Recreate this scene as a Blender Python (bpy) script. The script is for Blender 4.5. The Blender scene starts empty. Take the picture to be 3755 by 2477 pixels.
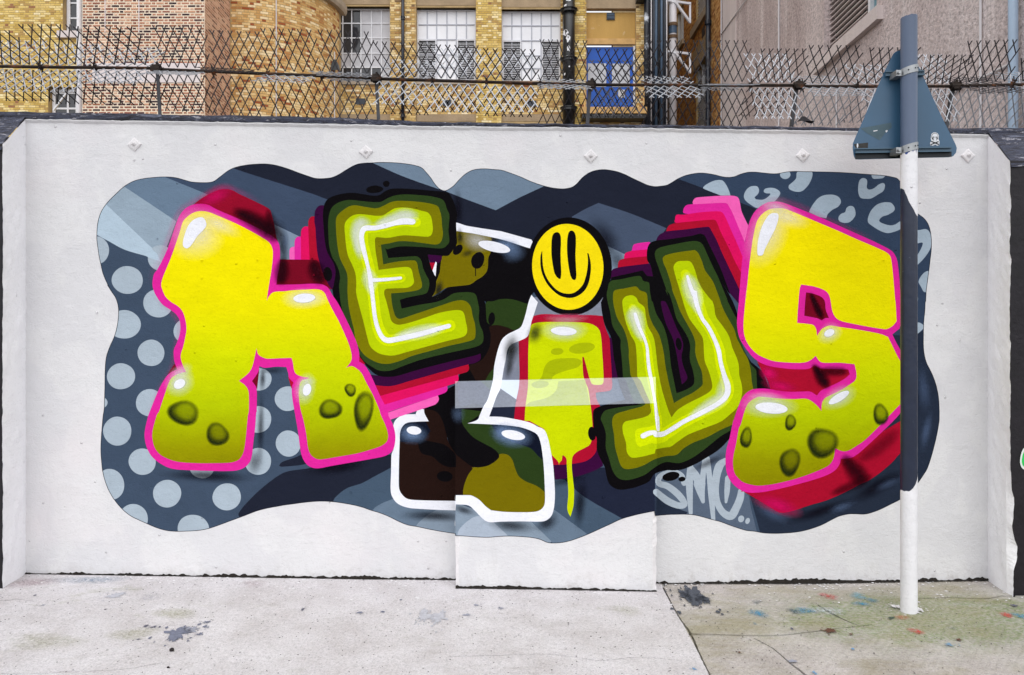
import bpy, bmesh, math, random
import numpy as np
from mathutils import Vector, Matrix
from mathutils.geometry import delaunay_2d_cdt

R = math.radians
random.seed(7)
scene = bpy.context.scene
COL = scene.collection

# ------------------------------------------------------------------ camera
CAM_Y, CAM_Z = -4.88, 1.6
F, CX, CY = 2764.0, 1877.5, 1238.5          # focal length and centre of the 3755 x 2477 photograph, in its pixels
cam_d = bpy.data.cameras.new('camera')
cam_d.sensor_width = 36.0
cam_d.lens = 36.0 * F / 3755.0
cam_d.clip_start = 0.05
cam_d.clip_end = 3000
cam = bpy.data.objects.new('camera', cam_d)
COL.objects.link(cam)
cam.location = (0, CAM_Y, CAM_Z)
cam.rotation_euler = (R(90), 0, 0)
scene.camera = cam

# ------------------------------------------------------------------ sky, sun, exposure
SUN_EL, SUN_AZ = 64.0, 4.0      # azimuth: degrees to the right of straight behind the camera
world = bpy.data.worlds.new('World')
scene.world = world
world.use_nodes = True
wn = world.node_tree
wn.nodes.clear()
w_out = wn.nodes.new('ShaderNodeOutputWorld')
w_bg = wn.nodes.new('ShaderNodeBackground')
w_sky = wn.nodes.new('ShaderNodeTexSky')
w_sky.sky_type = 'NISHITA'
w_sky.sun_disc = False
w_sky.sun_elevation = R(SUN_EL)
w_sky.sun_rotation = R(180 - SUN_AZ)
w_sky.dust_density = 1.0
w_sky.air_density = 1.0
w_hs = wn.nodes.new('ShaderNodeHueSaturation')   # an overcast sky: the blue is veiled by cloud
w_hs.inputs['Saturation'].default_value = 0.10
w_bg.inputs['Strength'].default_value = 0.15
wn.links.new(w_sky.outputs[0], w_hs.inputs['Color'])
wn.links.new(w_hs.outputs[0], w_bg.inputs['Color'])
wn.links.new(w_bg.outputs[0], w_out.inputs['Surface'])

sun_d = bpy.data.lights.new('sun', 'SUN')
sun_d.energy = 0.55
sun_d.angle = R(75)
sun_d.color = (1.0, 0.99, 0.98)
sun = bpy.data.objects.new('sun', sun_d)
COL.objects.link(sun)
_el, _az = R(SUN_EL), R(SUN_AZ)
to_sun = Vector((math.sin(_az) * math.cos(_el), -math.cos(_az) * math.cos(_el), math.sin(_el)))
sun.rotation_euler = to_sun.to_track_quat('Z', 'Y').to_euler()

vs = scene.view_settings
vs.view_transform = 'Standard'
vs.look = 'None'
vs.gamma = 1.0
vs.use_curve_mapping = False
vs.exposure = 0.95
scene.cycles.max_bounces = 6
scene.cycles.diffuse_bounces = 3
scene.cycles.glossy_bounces = 2
scene.cycles.transparent_max_bounces = 12

# ------------------------------------------------------------------ small helpers
def lin(c):
    c = c / 255.0
    return c / 12.92 if c <= 0.04045 else ((c + 0.055) / 1.055) ** 2.4
def col(rgb, k=1.0):
    return tuple(min(0.95, lin(v) * k) for v in rgb) + (1.0,)

def wall_pt(px, py, y):                     # photograph pixel -> point on the plane of depth y
    t = y - CAM_Y
    return Vector(((px - CX) / F * t, y, CAM_Z - (py - CY) / F * t))
def plane_pt(px, py, p, n):
    d = Vector(((px - CX) / F, 1.0, -(py - CY) / F))
    o = Vector((0, CAM_Y, CAM_Z))
    t = (p - o).dot(n) / d.dot(n)
    return o + d * t

def new_obj(name, me, parent=None):
    o = bpy.data.objects.new(name, me)
    COL.objects.link(o)
    if parent is not None:
        o.parent = parent
    return o
def mesh(name, verts, faces, mats, parent=None, fm=None, smooth=False):
    me = bpy.data.meshes.new(name)
    me.from_pydata([tuple(v) for v in verts], [], faces)
    if not isinstance(mats, (list, tuple)):
        mats = [mats]
    for m in mats:
        me.materials.append(m)
    if fm:
        me.polygons.foreach_set('material_index', fm)
    if smooth:
        me.polygons.foreach_set('use_smooth', [True] * len(me.polygons))
    me.update()
    return new_obj(name, me, parent)
def tag(o, label=None, cat=None, group=None, kind=None):
    if label: o['label'] = label
    if cat: o['category'] = cat
    if group: o['group'] = group
    if kind: o['kind'] = kind
    return o
def empty(name, loc=(0, 0, 0)):
    o = bpy.data.objects.new(name, None)
    o.empty_display_size = 0.2
    COL.objects.link(o)
    o.location = loc
    return o

class MB:                                   # a mesh builder
    def __init__(s):
        s.v, s.f, s.m = [], [], []
    def quad(s, a, b, c, d, m=0):
        i = len(s.v)
        s.v += [a, b, c, d]; s.f.append((i, i + 1, i + 2, i + 3)); s.m.append(m)
    def poly(s, pts, m=0):
        i = len(s.v)
        s.v += list(pts); s.f.append(tuple(range(i, i + len(pts)))); s.m.append(m)
    def box(s, x0, x1, y0, y1, z0, z1, m=0):
        i = len(s.v)
        s.v += [(x0, y0, z0), (x1, y0, z0), (x1, y1, z0), (x0, y1, z0), (x0, y0, z1), (x1, y0, z1), (x1, y1, z1), (x0, y1, z1)]
        for f in ((0, 1, 5, 4), (1, 2, 6, 5), (2, 3, 7, 6), (3, 0, 4, 7), (4, 5, 6, 7), (3, 2, 1, 0)):
            s.f.append(tuple(i + k for k in f)); s.m.append(m)
    def bar(s, a, b, w, h, up=(0, 0, 1), m=0):     # a beam from a to b
        a, b = Vector(a), Vector(b)
        d = (b - a).normalized()
        u = Vector(up)
        sx = d.cross(u)
        if sx.length < 1e-4: sx = d.cross(Vector((1, 0, 0)))
        sx.normalize(); u = sx.cross(d).normalized()
        i = len(s.v)
        for p in (a, b):
            for (p1, p2) in ((-1, -1), (1, -1), (1, 1), (-1, 1)):
                s.v.append(tuple(p + sx * (w / 2 * p1) + u * (h / 2 * p2)))
        for f in ((0, 1, 5, 4), (1, 2, 6, 5), (2, 3, 7, 6), (3, 0, 4, 7), (4, 5, 6, 7), (3, 2, 1, 0)):
            s.f.append(tuple(i + k for k in f)); s.m.append(m)
    def tube(s, a, b, r0, r1=None, n=14, m=0, caps=True):
        r1 = r0 if r1 is None else r1
        a, b = Vector(a), Vector(b)
        d = (b - a).normalized()
        sx = d.cross(Vector((0, 0, 1)))
        if sx.length < 1e-4: sx = Vector((1, 0, 0))
        sx.normalize(); sy = d.cross(sx)
        i = len(s.v)
        for p, r in ((a, r0), (b, r1)):
            for k in range(n):
                t = 2 * math.pi * k / n
                s.v.append(tuple(p + sx * (r * math.cos(t)) + sy * (r * math.sin(t))))
        for k in range(n):
            k2 = (k + 1) % n
            s.f.append((i + k, i + k2, i + n + k2, i + n + k)); s.m.append(m)
        if caps:
            s.f.append(tuple(i + k for k in range(n - 1, -1, -1))); s.m.append(m)
            s.f.append(tuple(i + n + k for k in range(n))); s.m.append(m)
    def build(s, name, mats, parent=None, smooth=False):
        return mesh(name, s.v, s.f, mats, parent, s.m, smooth)

# ------------------------------------------------------------------ materials
def nodes_of(m):
    m.use_nodes = True
    t = m.node_tree
    t.nodes.clear()
    out = t.nodes.new('ShaderNodeOutputMaterial')
    b = t.nodes.new('ShaderNodeBsdfPrincipled')
    t.links.new(b.outputs[0], out.inputs[0])
    return t, b, out
def N(t, typ, **kw):
    n = t.nodes.new(typ)
    for k, v in kw.items():
        setattr(n, k, v)
    return n
def noise(t, vec, scale, detail=4.0, rough=0.55, dist=0.0):
    n = N(t, 'ShaderNodeTexNoise')
    n.inputs['Scale'].default_value = scale
    n.inputs['Detail'].default_value = detail
    n.inputs['Roughness'].default_value = rough
    n.inputs['Distortion'].default_value = dist
    t.links.new(vec, n.inputs['Vector'])
    return n
def ramp(t, fac, stops, interp='LINEAR'):
    n = N(t, 'ShaderNodeValToRGB')
    cr = n.color_ramp
    cr.interpolation = interp
    while len(cr.elements) > 1:
        cr.elements.remove(cr.elements[-1])
    cr.elements[0].position = stops[0][0]
    cr.elements[0].color = stops[0][1]
    for p, c in stops[1:]:
        e = cr.elements.new(p)
        e.color = c
    t.links.new(fac, n.inputs[0])
    return n
def g(v):
    return (v, v, v, 1.0)
def mix(t, fac, a, b, blend='MIX'):
    n = N(t, 'ShaderNodeMix', data_type='RGBA', blend_type=blend)
    for sock, val in ((n.inputs[0], fac), (n.inputs[6], a), (n.inputs[7], b)):
        if hasattr(val, 'is_linked') or hasattr(val, 'node'):
            t.links.new(val, sock)
        else:
            sock.default_value = val
    return n.outputs[2]
def mathn(t, op, a, b=None):
    n = N(t, 'ShaderNodeMath', operation=op)
    for i, val in enumerate((a, b)):
        if val is None: continue
        if hasattr(val, 'node'): t.links.new(val, n.inputs[i])
        else: n.inputs[i].default_value = val
    return n.outputs[0]
def mapping(t, vec, scale=(1, 1, 1), rot=(0, 0, 0), loc=(0, 0, 0)):
    n = N(t, 'ShaderNodeMapping')
    n.inputs['Scale'].default_value = scale
    n.inputs['Rotation'].default_value = rot
    n.inputs['Location'].default_value = loc
    t.links.new(vec, n.inputs['Vector'])
    return n.outputs[0]
def bump(t, h, dist, strength=1.0, normal=None):
    n = N(t, 'ShaderNodeBump')
    n.inputs['Distance'].default_value = dist
    n.inputs['Strength'].default_value = strength
    t.links.new(h, n.inputs['Height'])
    if normal is not None: t.links.new(normal, n.inputs['Normal'])
    return n.outputs[0]

# the relief of the old rendered wall, shared by every coat of paint on it
relief = bpy.data.node_groups.new('wall_relief', 'ShaderNodeTree')
relief.interface.new_socket('Normal', in_out='OUTPUT', socket_type='NodeSocketVector')
relief.interface.new_socket('Height', in_out='OUTPUT', socket_type='NodeSocketFloat')
_go = relief.nodes.new('NodeGroupOutput')
_geo = relief.nodes.new('ShaderNodeNewGeometry')
_p = _geo.outputs['Position']
_n1 = noise(relief, mapping(relief, _p, (1, 1, 1.2)), 15, 4, 0.66, 0.4)
_n2 = noise(relief, mapping(relief, _p, (1, 1, 1.6)), 85, 2, 0.6, 0.6)
_n3 = noise(relief, mapping(relief, _p, (1, 1, 1.1)), 2.2, 3, 0.5)
_v = N(relief, 'ShaderNodeTexVoronoi', feature='F1')
_v.inputs['Scale'].default_value = 9
relief.links.new(_p, _v.inputs['Vector'])
_pim = ramp(relief, _v.outputs['Distance'], [(0.0, g(1)), (0.035, g(0.8)), (0.075, g(0))])
_vs = ramp(relief, _v.outputs['Color'], [(0.62, g(0)), (0.7, g(1))])
_pp = mathn(relief, 'MULTIPLY', _pim.outputs[0], _vs.outputs[0])
_h = mathn(relief, 'ADD', mathn(relief, 'MULTIPLY', _n1.outputs[0], 0.55), mathn(relief, 'MULTIPLY', _n2.outputs[0], 0.20))
_h = mathn(relief, 'ADD', _h, mathn(relief, 'MULTIPLY', _pp, 0.9))
_h = mathn(relief, 'ADD', _h, mathn(relief, 'MULTIPLY', _n3.outputs[0], 1.6))
_scr = noise(relief, mapping(relief, _p, (0.8, 1, 2.2), (0, R(14), 0)), 2.4, 5, 0.75, 1.2)
_scl = ramp(relief, _scr.outputs[0], [(0.492, g(0)), (0.5, g(1)), (0.508, g(0))])
_h = mathn(relief, 'ADD', _h, mathn(relief, 'MULTIPLY', _scl.outputs[0], -0.05))
_bn = bump(relief, _h, 0.011, 0.8)
relief.links.new(_bn, _go.inputs['Normal'])
relief.links.new(_h, _go.inputs['Height'])

MATS = {}
DUST_SHEEN = (0.60, 0.66, 0.80, 1)  # pale blue veil: the ledge's sky sheen put into its colour, plus dust
def paint(key, rgb, rough=0.6, dust_sheen=0.0, zramp=None, var=0.07, spec=0.03):
    k = key + ('_dust_sheen' if dust_sheen else '')
    if k in MATS: return MATS[k]
    m = bpy.data.materials.new('paint_' + k)
    t, b, out = nodes_of(m)
    gr = N(t, 'ShaderNodeGroup'); gr.node_tree = relief
    geo = N(t, 'ShaderNodeNewGeometry')
    P = geo.outputs['Position']
    if zramp:
        sep = N(t, 'ShaderNodeSeparateXYZ'); t.links.new(P, sep.inputs[0])
        nz = noise(t, P, 2.5, 3)
        zz = mathn(t, 'ADD', sep.outputs['Z'], mathn(t, 'MULTIPLY', nz.outputs[0], 0.10))
        mr = N(t, 'ShaderNodeMapRange')
        mr.inputs['From Min'].default_value = zramp[0]; mr.inputs['From Max'].default_value = zramp[1]
        t.links.new(zz, mr.inputs['Value'])
        base = ramp(t, mr.outputs[0], [(p, col(c)) for p, c in zramp[2]]).outputs[0]
    else:
        rgbn = N(t, 'ShaderNodeRGB'); rgbn.outputs[0].default_value = col(rgb)
        base = rgbn.outputs[0]
    n1 = noise(t, mapping(t, P, (1, 1, 1.25)), 4.5, 4, 0.62)
    f = ramp(t, n1.outputs[0], [(0.3, g(1.0 - var)), (0.7, g(1.0 + var * 0.6))])
    base = mix(t, 1.0, base, f.outputs[0], 'MULTIPLY')
    # thin coats: the pores of the render stay a touch darker, the worn high spots show the undercoat
    n3 = noise(t, P, 46, 2, 0.7)
    f2 = ramp(t, n3.outputs[0], [(0.33, g(0.86)), (0.42, g(1.0))])
    base = mix(t, 0.5, base, mix(t, 1.0, base, f2.outputs[0], 'MULTIPLY'))
    if dust_sheen:
        nd = noise(t, mapping(t, P, (1, 1, 1)), 60, 5, 0.7)
        fd = ramp(t, nd.outputs[0], [(0.3, g(dust_sheen * 0.82)), (0.7, g(min(1, dust_sheen * 1.12)))])
        base = mix(t, fd.outputs[0], base, DUST_SHEEN)
    t.links.new(base, b.inputs['Base Color'])
    b.inputs['Roughness'].default_value = rough if not dust_sheen else 0.4
    b.inputs['Specular IOR Level'].default_value = spec if not dust_sheen else 0.5
    t.links.new(gr.outputs['Normal'], b.inputs['Normal'])
    MATS[k] = m
    return m
def wall_white(key, rgb, rough=0.6):
    m = paint(key, rgb, rough, var=0.035)
    t = m.node_tree
    b = next(n for n in t.nodes if n.type == 'BSDF_PRINCIPLED')
    src = b.inputs['Base Color'].links[0].from_socket
    P = N(t, 'ShaderNodeNewGeometry').outputs['Position']
    n1 = noise(t, mapping(t, P, (1.6, 1, 1.1), (0, 0, 0), (3.3, 0, 7)), 1.3, 3, 0.5)       # roller patches of a slightly different white
    c = mix(t, ramp(t, n1.outputs[0], [(0.46, g(0)), (0.50, g(0.5)), (0.60, g(0.5)), (0.63, g(0))]).outputs[0], src, col((203, 202, 205)))
    n2 = noise(t, mapping(t, P, (1, 1, 1.4), (0, 0, 0), (1, 0, 4)), 0.8, 4, 0.6)
    c = mix(t, ramp(t, n2.outputs[0], [(0.52, g(0)), (0.72, g(0.4))]).outputs[0], c, col((220, 210, 212)))
    sep = N(t, 'ShaderNodeSeparateXYZ'); t.links.new(P, sep.inputs[0])
    n3 = noise(t, P, 16, 5, 0.75)
    hz = mathn(t, 'MULTIPLY', mathn(t, 'SUBTRACT', 0.16, sep.outputs['Z']), 6.0)
    hz.node.use_clamp = True
    low = mathn(t, 'MULTIPLY', hz, ramp(t, n3.outputs[0], [(0.5, g(0)), (0.66, g(0.5))]).outputs[0])   # specks of splash-back just above the pavement
    c = mix(t, low, c, col((150, 142, 134)))
    n4 = noise(t, mapping(t, P, (5, 1, 0.35), (0, 0, 0), (8, 0, 2)), 1.6, 5, 0.7)           # thin rain streaks
    c = mix(t, ramp(t, n4.outputs[0], [(0.62, g(0)), (0.75, g(0.22))]).outputs[0], c, col((176, 172, 172)))
    t.links.new(c, b.inputs['Base Color'])
    return m
def spray(key, rgb, broken=False):                         # a soft-edged mist of paint: the 'a' attribute is how densely it was sprayed
    k = 'spray_' + key
    if k in MATS: return MATS[k]
    m = bpy.data.materials.new(k)
    t, b, out = nodes_of(m)
    gr = N(t, 'ShaderNodeGroup'); gr.node_tree = relief
    geo = N(t, 'ShaderNodeNewGeometry')
    at = N(t, 'ShaderNodeAttribute', attribute_name='a')
    nz = noise(t, geo.outputs['Position'], 150, 2, 0.6)
    nf = ramp(t, nz.outputs[0], [(0.3, g(0.82)), (0.7, g(1.12))])
    if broken:
        nz = noise(t, geo.outputs['Position'], 55, 5, 0.8)
        nf = ramp(t, nz.outputs[0], [(0.42, g(0.08)), (0.60, g(1.15))])
    a = mathn(t, 'MULTIPLY', at.outputs['Fac'], nf.outputs[0])
    a.node.use_clamp = True
    tr = N(t, 'ShaderNodeBsdfTransparent')
    ms = N(t, 'ShaderNodeMixShader')
    b.inputs['Base Color'].default_value = col(rgb)
    b.inputs['Roughness'].default_value = 0.6
    b.inputs['Specular IOR Level'].default_value = 0.03
    t.links.new(gr.outputs['Normal'], b.inputs['Normal'])
    t.links.new(a, ms.inputs[0]); t.links.new(tr.outputs[0], ms.inputs[1]); t.links.new(b.outputs[0], ms.inputs[2])
    t.links.new(ms.outputs[0], out.inputs[0])
    MATS[k] = m
    return m
def plain(key, rgb, rough=0.6, metal=0.0, var=0.12, nscale=8.0, bumpd=0.0, bscale=60.0, spec=0.35, rust=None, streak=False):
    if key in MATS: return MATS[key]
    m = bpy.data.materials.new(key)
    t, b, out = nodes_of(m)
    geo = N(t, 'ShaderNodeNewGeometry')
    P = geo.outputs['Position']
    if streak: P2 = mapping(t, P, (1, 1, 0.12))
    else: P2 = P
    n1 = noise(t, P2, nscale, 6, 0.65)
    f = ramp(t, n1.outputs[0], [(0.28, g(1.0 - var)), (0.72, g(1.0 + var * 0.7))])
    base = mix(t, 1.0, col(rgb), f.outputs[0], 'MULTIPLY')
    if rust:
        nr = noise(t, P, rust[1], 5, 0.7)
        fr = ramp(t, nr.outputs[0], [(rust[2], g(0)), (rust[2] + 0.12, g(1))])
        base = mix(t, fr.outputs[0], base, col(rust[0]))
    t.links.new(base, b.inputs['Base Color'])
    b.inputs['Roughness'].default_value = rough
    b.inputs['Metallic'].default_value = metal
    b.inputs['Specular IOR Level'].default_value = spec
    if bumpd:
        n2 = noise(t, P, bscale, 5, 0.6)
        t.links.new(bump(t, n2.outputs[0], bumpd), b.inputs['Normal'])
    MATS[key] = m
    return m

M_WHITE = wall_white('wall_white', (213, 212, 213))

# ------------------------------------------------------------------ the ground
def zg(x):                                   # the pavement rises and falls a little along the wall
    pts = [(-60, 0.12), (-6, 0.10), (-3.1, 0.072), (-1.0, 0.04), (0.3, 0.026), (1.0, 0.01), (2.0, 0.014), (3.1, 0.032), (6, 0.05), (60, 0.05)]
    for (a, za), (b_, zb) in zip(pts, pts[1:]):
        if a <= x <= b_:
            return za + (zb - za) * (x - a) / (b_ - a)
    return 0.05
def ground_pt(px, py):
    z = 0.03
    for _ in range(8):
        t = (CAM_Z - z) / ((py - CY) / F)
        x = (px - CX) / F * t
        z = zg(x)
    return Vector((x, CAM_Y + t, z))

def concrete(key, base_rgb, dark_rgb, moss=None, brushed=False, hatch=False):
    m = bpy.data.materials.new(key)
    t, b, out = nodes_of(m)
    geo = N(t, 'ShaderNodeNewGeometry')
    P = geo.outputs['Position']
    n1 = noise(t, P, 3.0, 6, 0.65)
    c = mix(t, ramp(t, n1.outputs[0], [(0.35, g(0)), (0.72, g(1))]).outputs[0], col(base_rgb), col(dark_rgb))
    # fine aggregate
    n2 = noise(t, P, 120, 4, 0.78)
    sp = ramp(t, n2.outputs[0], [(0.28, g(0.42)), (0.40, g(0.85)), (0.52, g(1.0)), (0.70, g(1.18))])
    c = mix(t, 1.0, c, sp.outputs[0], 'MULTIPLY')
    n7 = noise(t, P, 52, 4, 0.8)
    c = mix(t, 1.0, c, ramp(t, n7.outputs[0], [(0.30, g(0.72)), (0.44, g(0.98)), (0.60, g(1.04)), (0.75, g(1.15))]).outputs[0], 'MULTIPLY')
    v = N(t, 'ShaderNodeTexVoronoi', feature='F1'); v.inputs['Scale'].default_value = 75
    t.links.new(P, v.inputs['Vector'])
    pit = ramp(t, v.outputs['Distance'], [(0.05, g(1)), (0.16, g(0))])
    psel = ramp(t, v.outputs['Color'], [(0.70, g(0)), (0.74, g(1))])
    pf = mathn(t, 'MULTIPLY', pit.outputs[0], psel.outputs[0])
    c = mix(t, mathn(t, 'MULTIPLY', pf, 0.8), c, col((52, 46, 48)))
    # larger grime blotches
    n4 = noise(t, mapping(t, P, (0.7, 2.0, 1)), 2.6, 7, 0.72)
    c = mix(t, ramp(t, n4.outputs[0], [(0.57, g(0)), (0.78, g(0.36))]).outputs[0], c, col((126, 117, 106)))
    n5 = noise(t, mapping(t, P, (1, 1.6, 1), (0, 0, 0.3), (3, 1, 0)), 1.8, 6, 0.7)
    grn = ramp(t, n5.outputs[0], [(0.60, g(0)), (0.74, g(0.45))])
    c = mix(t, grn.outputs[0], c, col((128, 130, 84)))
    if moss:
        (mx, my, rx, ry) = moss
        mp = N(t, 'ShaderNodeVectorMath', operation='MULTIPLY_ADD')
        t.links.new(P, mp.inputs[0]); mp.inputs[1].default_value = (1 / rx, 1 / ry, 0); mp.inputs[2].default_value = (-mx / rx, -my / ry, 0)
        ln = N(t, 'ShaderNodeVectorMath', operation='LENGTH'); t.links.new(mp.outputs[0], ln.inputs[0])
        nm = noise(t, P, 5.5, 7, 0.75)
        d = mathn(t, 'ADD', ln.outputs['Value'], mathn(t, 'MULTIPLY', nm.outputs[0], -1.5))
        mf = ramp(t, d, [(0.0, g(0.75)), (0.15, g(0.38)), (0.45, g(0.16)), (0.95, g(0))])
        nf = noise(t, P, 60, 5, 0.8)
        fz = mathn(t, 'MULTIPLY', mf.outputs[0], ramp(t, nf.outputs[0], [(0.40, g(0.12)), (0.62, g(1.0))]).outputs[0])
        c = mix(t, fz, c, col((92, 124, 22)))
        nb = noise(t, mapping(t, P, (0.8, 1.5, 1), (0, 0, 0), (7, 2, 0)), 1.6, 6, 0.7)
        c = mix(t, ramp(t, nb.outputs[0], [(0.46, g(0)), (0.66, g(0.55))]).outputs[0], c, col((138, 130, 88)))
    t.links.new(c, b.inputs['Base Color'])
    b.inputs['Roughness'].default_value = 0.9
    b.inputs['Specular IOR Level'].default_value = 0.2
    h = mathn(t, 'ADD', mathn(t, 'MULTIPLY', n2.outputs[0], 0.8), mathn(t, 'MULTIPLY', pf, -1.2))
    n6 = noise(t, P, 34, 5, 0.6)
    h = mathn(t, 'ADD', h, n6.outputs[0])
    if brushed:
        nb2 = noise(t, mapping(t, P, (60, 2.0, 1), (0, 0, R(4))), 1.6, 3, 0.6)
        h = mathn(t, 'ADD', h, mathn(t, 'MULTIPLY', nb2.outputs[0], 0.6))
    if hatch:
        w1 = N(t, 'ShaderNodeTexWave', wave_type='BANDS'); w1.inputs['Scale'].default_value = 9; w1.inputs['Distortion'].default_value = 0.6
        t.links.new(mapping(t, P, (1, 1, 1), (0, 0, R(40))), w1.inputs['Vector'])
        w2 = N(t, 'ShaderNodeTexWave', wave_type='BANDS'); w2.inputs['Scale'].default_value = 9; w2.inputs['Distortion'].default_value = 0.6
        t.links.new(mapping(t, P, (1, 1, 1), (0, 0, R(-40))), w2.inputs['Vector'])
        h = mathn(t, 'ADD', h, mathn(t, 'MULTIPLY', mathn(t, 'MULTIPLY', w1.outputs[1], w2.outputs[1]), 0.45))
    t.links.new(bump(t, h, 0.009, 0.9), b.inputs['Normal'])
    MATS[key] = m
    return m

def hgrid(name, x0, x1, y0, y1, dz, mat, parent=None, nx=40):
    mb = MB()
    for i in range(nx):
        a = x0 + (x1 - x0) * i / nx; b_ = x0 + (x1 - x0) * (i + 1) / nx
        mb.quad((a, y0, zg(a) + dz), (b_, y0, zg(b_) + dz), (b_, y1, zg(b_) + dz), (a, y1, zg(a) + dz))
    return mb.build(name, mat, parent)

M_SOIL = plain('dark_soil', (58, 52, 46), 0.95, var=0.3, nscale=20, bumpd=0.01)
M_ASPH = plain('asphalt', (70, 70, 72), 0.95, var=0.2, nscale=30, bumpd=0.004, bscale=150)
gr = mesh('ground', [(-900, -900, -0.10), (900, -900, -0.10), (900, 900, -0.10), (-900, 900, -0.10)], [(0, 1, 2, 3)], M_ASPH)
tag(gr, 'dark ground of the street and the yard behind the wall', 'ground', kind='structure')

# ------------------------------------------------------------------ splines and polygons in photograph pixels
CROP = {}
for r_, y0 in (('ABCDE', 580), ('FGHIJ', 1040), ('KLMNO', 1480)):
    for c_, x0 in zip(r_, (340, 1040, 1740, 2440, 2700)):
        CROP[c_] = (x0, y0, 800 / 2376.0)
CROP['P'] = (0, 0, 1.0)
CROP['W'] = (0, 0, 3755 / 2377.0)
CROP['X'] = (2400, 1800, 1355 / 2377.0)
CROP['Y'] = (0, 1800, 1300 / 2377.0)
CROP['Z'] = (1200, 1800, 1300 / 2377.0)
CROP['V'] = (2800, 0, 955 / 2377.0)
def parse(s):
    pts = []; cur = None
    for tok in s.split():
        if tok in CROP:
            cur = CROP[tok]; continue
        sharp = tok.endswith('!')
        tok = tok.rstrip('!')
        q = tok.split(',')
        x, y = float(q[0]), float(q[1])
        w = float(q[2]) * cur[2] if len(q) > 2 else None
        pts.append((cur[0] + x * cur[2], cur[1] + y * cur[2], sharp, w))
    return pts
def cr(p0, p1, p2, p3, t):
    t2, t3 = t * t, t * t * t
    return tuple(0.5 * ((2 * b) + (-a + c) * t + (2 * a - 5 * b + 4 * c - d) * t2 + (-a + 3 * b - 3 * c + d) * t3) for a, b, c, d in zip(p0, p1, p2, p3))
STEP = 6.0
def spline(pts, closed=True, step=STEP):
    n = len(pts); out = []
    xy = [(p[0], p[1]) + ((p[3],) if p[3] is not None else ()) for p in pts]
    for i in range(n if closed else n - 1):
        a, b = xy[i], xy[(i + 1) % n]
        sa, sb = pts[i][2], pts[(i + 1) % n][2]
        if closed:
            pr, nx = xy[i - 1], xy[(i + 2) % n]
        else:
            pr, nx = xy[max(0, i - 1)], xy[min(n - 1, i + 2)]
        L = math.dist(a[:2], b[:2])
        # keep tangents tame when neighbours are far apart
        def lim(o, ref):
            d = math.dist(o[:2], ref[:2])
            if d > 1.6 * L and d > 0:
                k = 1.6 * L / d
                return tuple(r + (x - r) * k for x, r in zip(o, ref))
            return o
        pr = tuple(2 * x - y for x, y in zip(a, b)) if sa else lim(pr, a)
        nx = tuple(2 * x - y for x, y in zip(b, a)) if sb else lim(nx, b)
        k = max(1, int(L / step + 0.5))
        for j in range(k):
            out.append(cr(pr, a, b, nx, j / k))
    if not closed:
        out.append(xy[-1])
    return out
def poly(s, step=STEP):
    return [p[:2] for p in spline(parse(s), True, step)]
def ell(c, x, y, rx, ry, rot=0, n=None, wob=0.0, seed=1):
    x0, y0, k = CROP[c]
    rnd = random.Random(seed)
    ph = [rnd.uniform(0, 6.28) for _ in range(3)]
    X, Y, A, B = x0 + x * k, y0 + y * k, rx * k, ry * k
    n = n or max(12, int(2 * math.pi * max(A, B) / STEP))
    o = []
    for i in range(n):
        t = 2 * math.pi * i / n
        w = 1 + wob * (math.sin(2 * t + ph[0]) + 0.6 * math.sin(3 * t + ph[1]) + 0.4 * math.sin(5 * t + ph[2]))
        u, v = A * w * math.cos(t), B * w * math.sin(t)
        o.append((X + u * math.cos(R(rot)) - v * math.sin(R(rot)), Y + u * math.sin(R(rot)) + v * math.cos(R(rot))))
    return o
def stroke(s, w=None, caps=True, step=STEP):
    c = spline(parse(s), False, step)
    k0 = CROP[s.split()[0]][2]
    L, Rr = [], []
    n = len(c)
    for i, p in enumerate(c):
        a, b = c[max(0, i - 1)], c[min(n - 1, i + 1)]
        dx, dy = b[0] - a[0], b[1] - a[1]
        d = math.hypot(dx, dy) or 1
        hw = (p[2] if len(p) > 2 else w * k0) / 2
        L.append((p[0] - dy / d * hw, p[1] + dx / d * hw)); Rr.append((p[0] + dy / d * hw, p[1] - dx / d * hw))
    if caps:
        return L + arc_cap(L[-1], Rr[-1]) + Rr[::-1] + arc_cap(Rr[0], L[0])
    return L + Rr[::-1]
def arc_cap(l, r):                           # half circle from l to r, bulging away from the stroke
    mx, my = (l[0] + r[0]) / 2, (l[1] + r[1]) / 2
    ux, uy = l[0] - mx, l[1] - my
    return [(mx + ux * math.cos(t) + uy * math.sin(t), my - ux * math.sin(t) + uy * math.cos(t)) for t in (math.pi * k / 6 for k in range(1, 6))]

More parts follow.
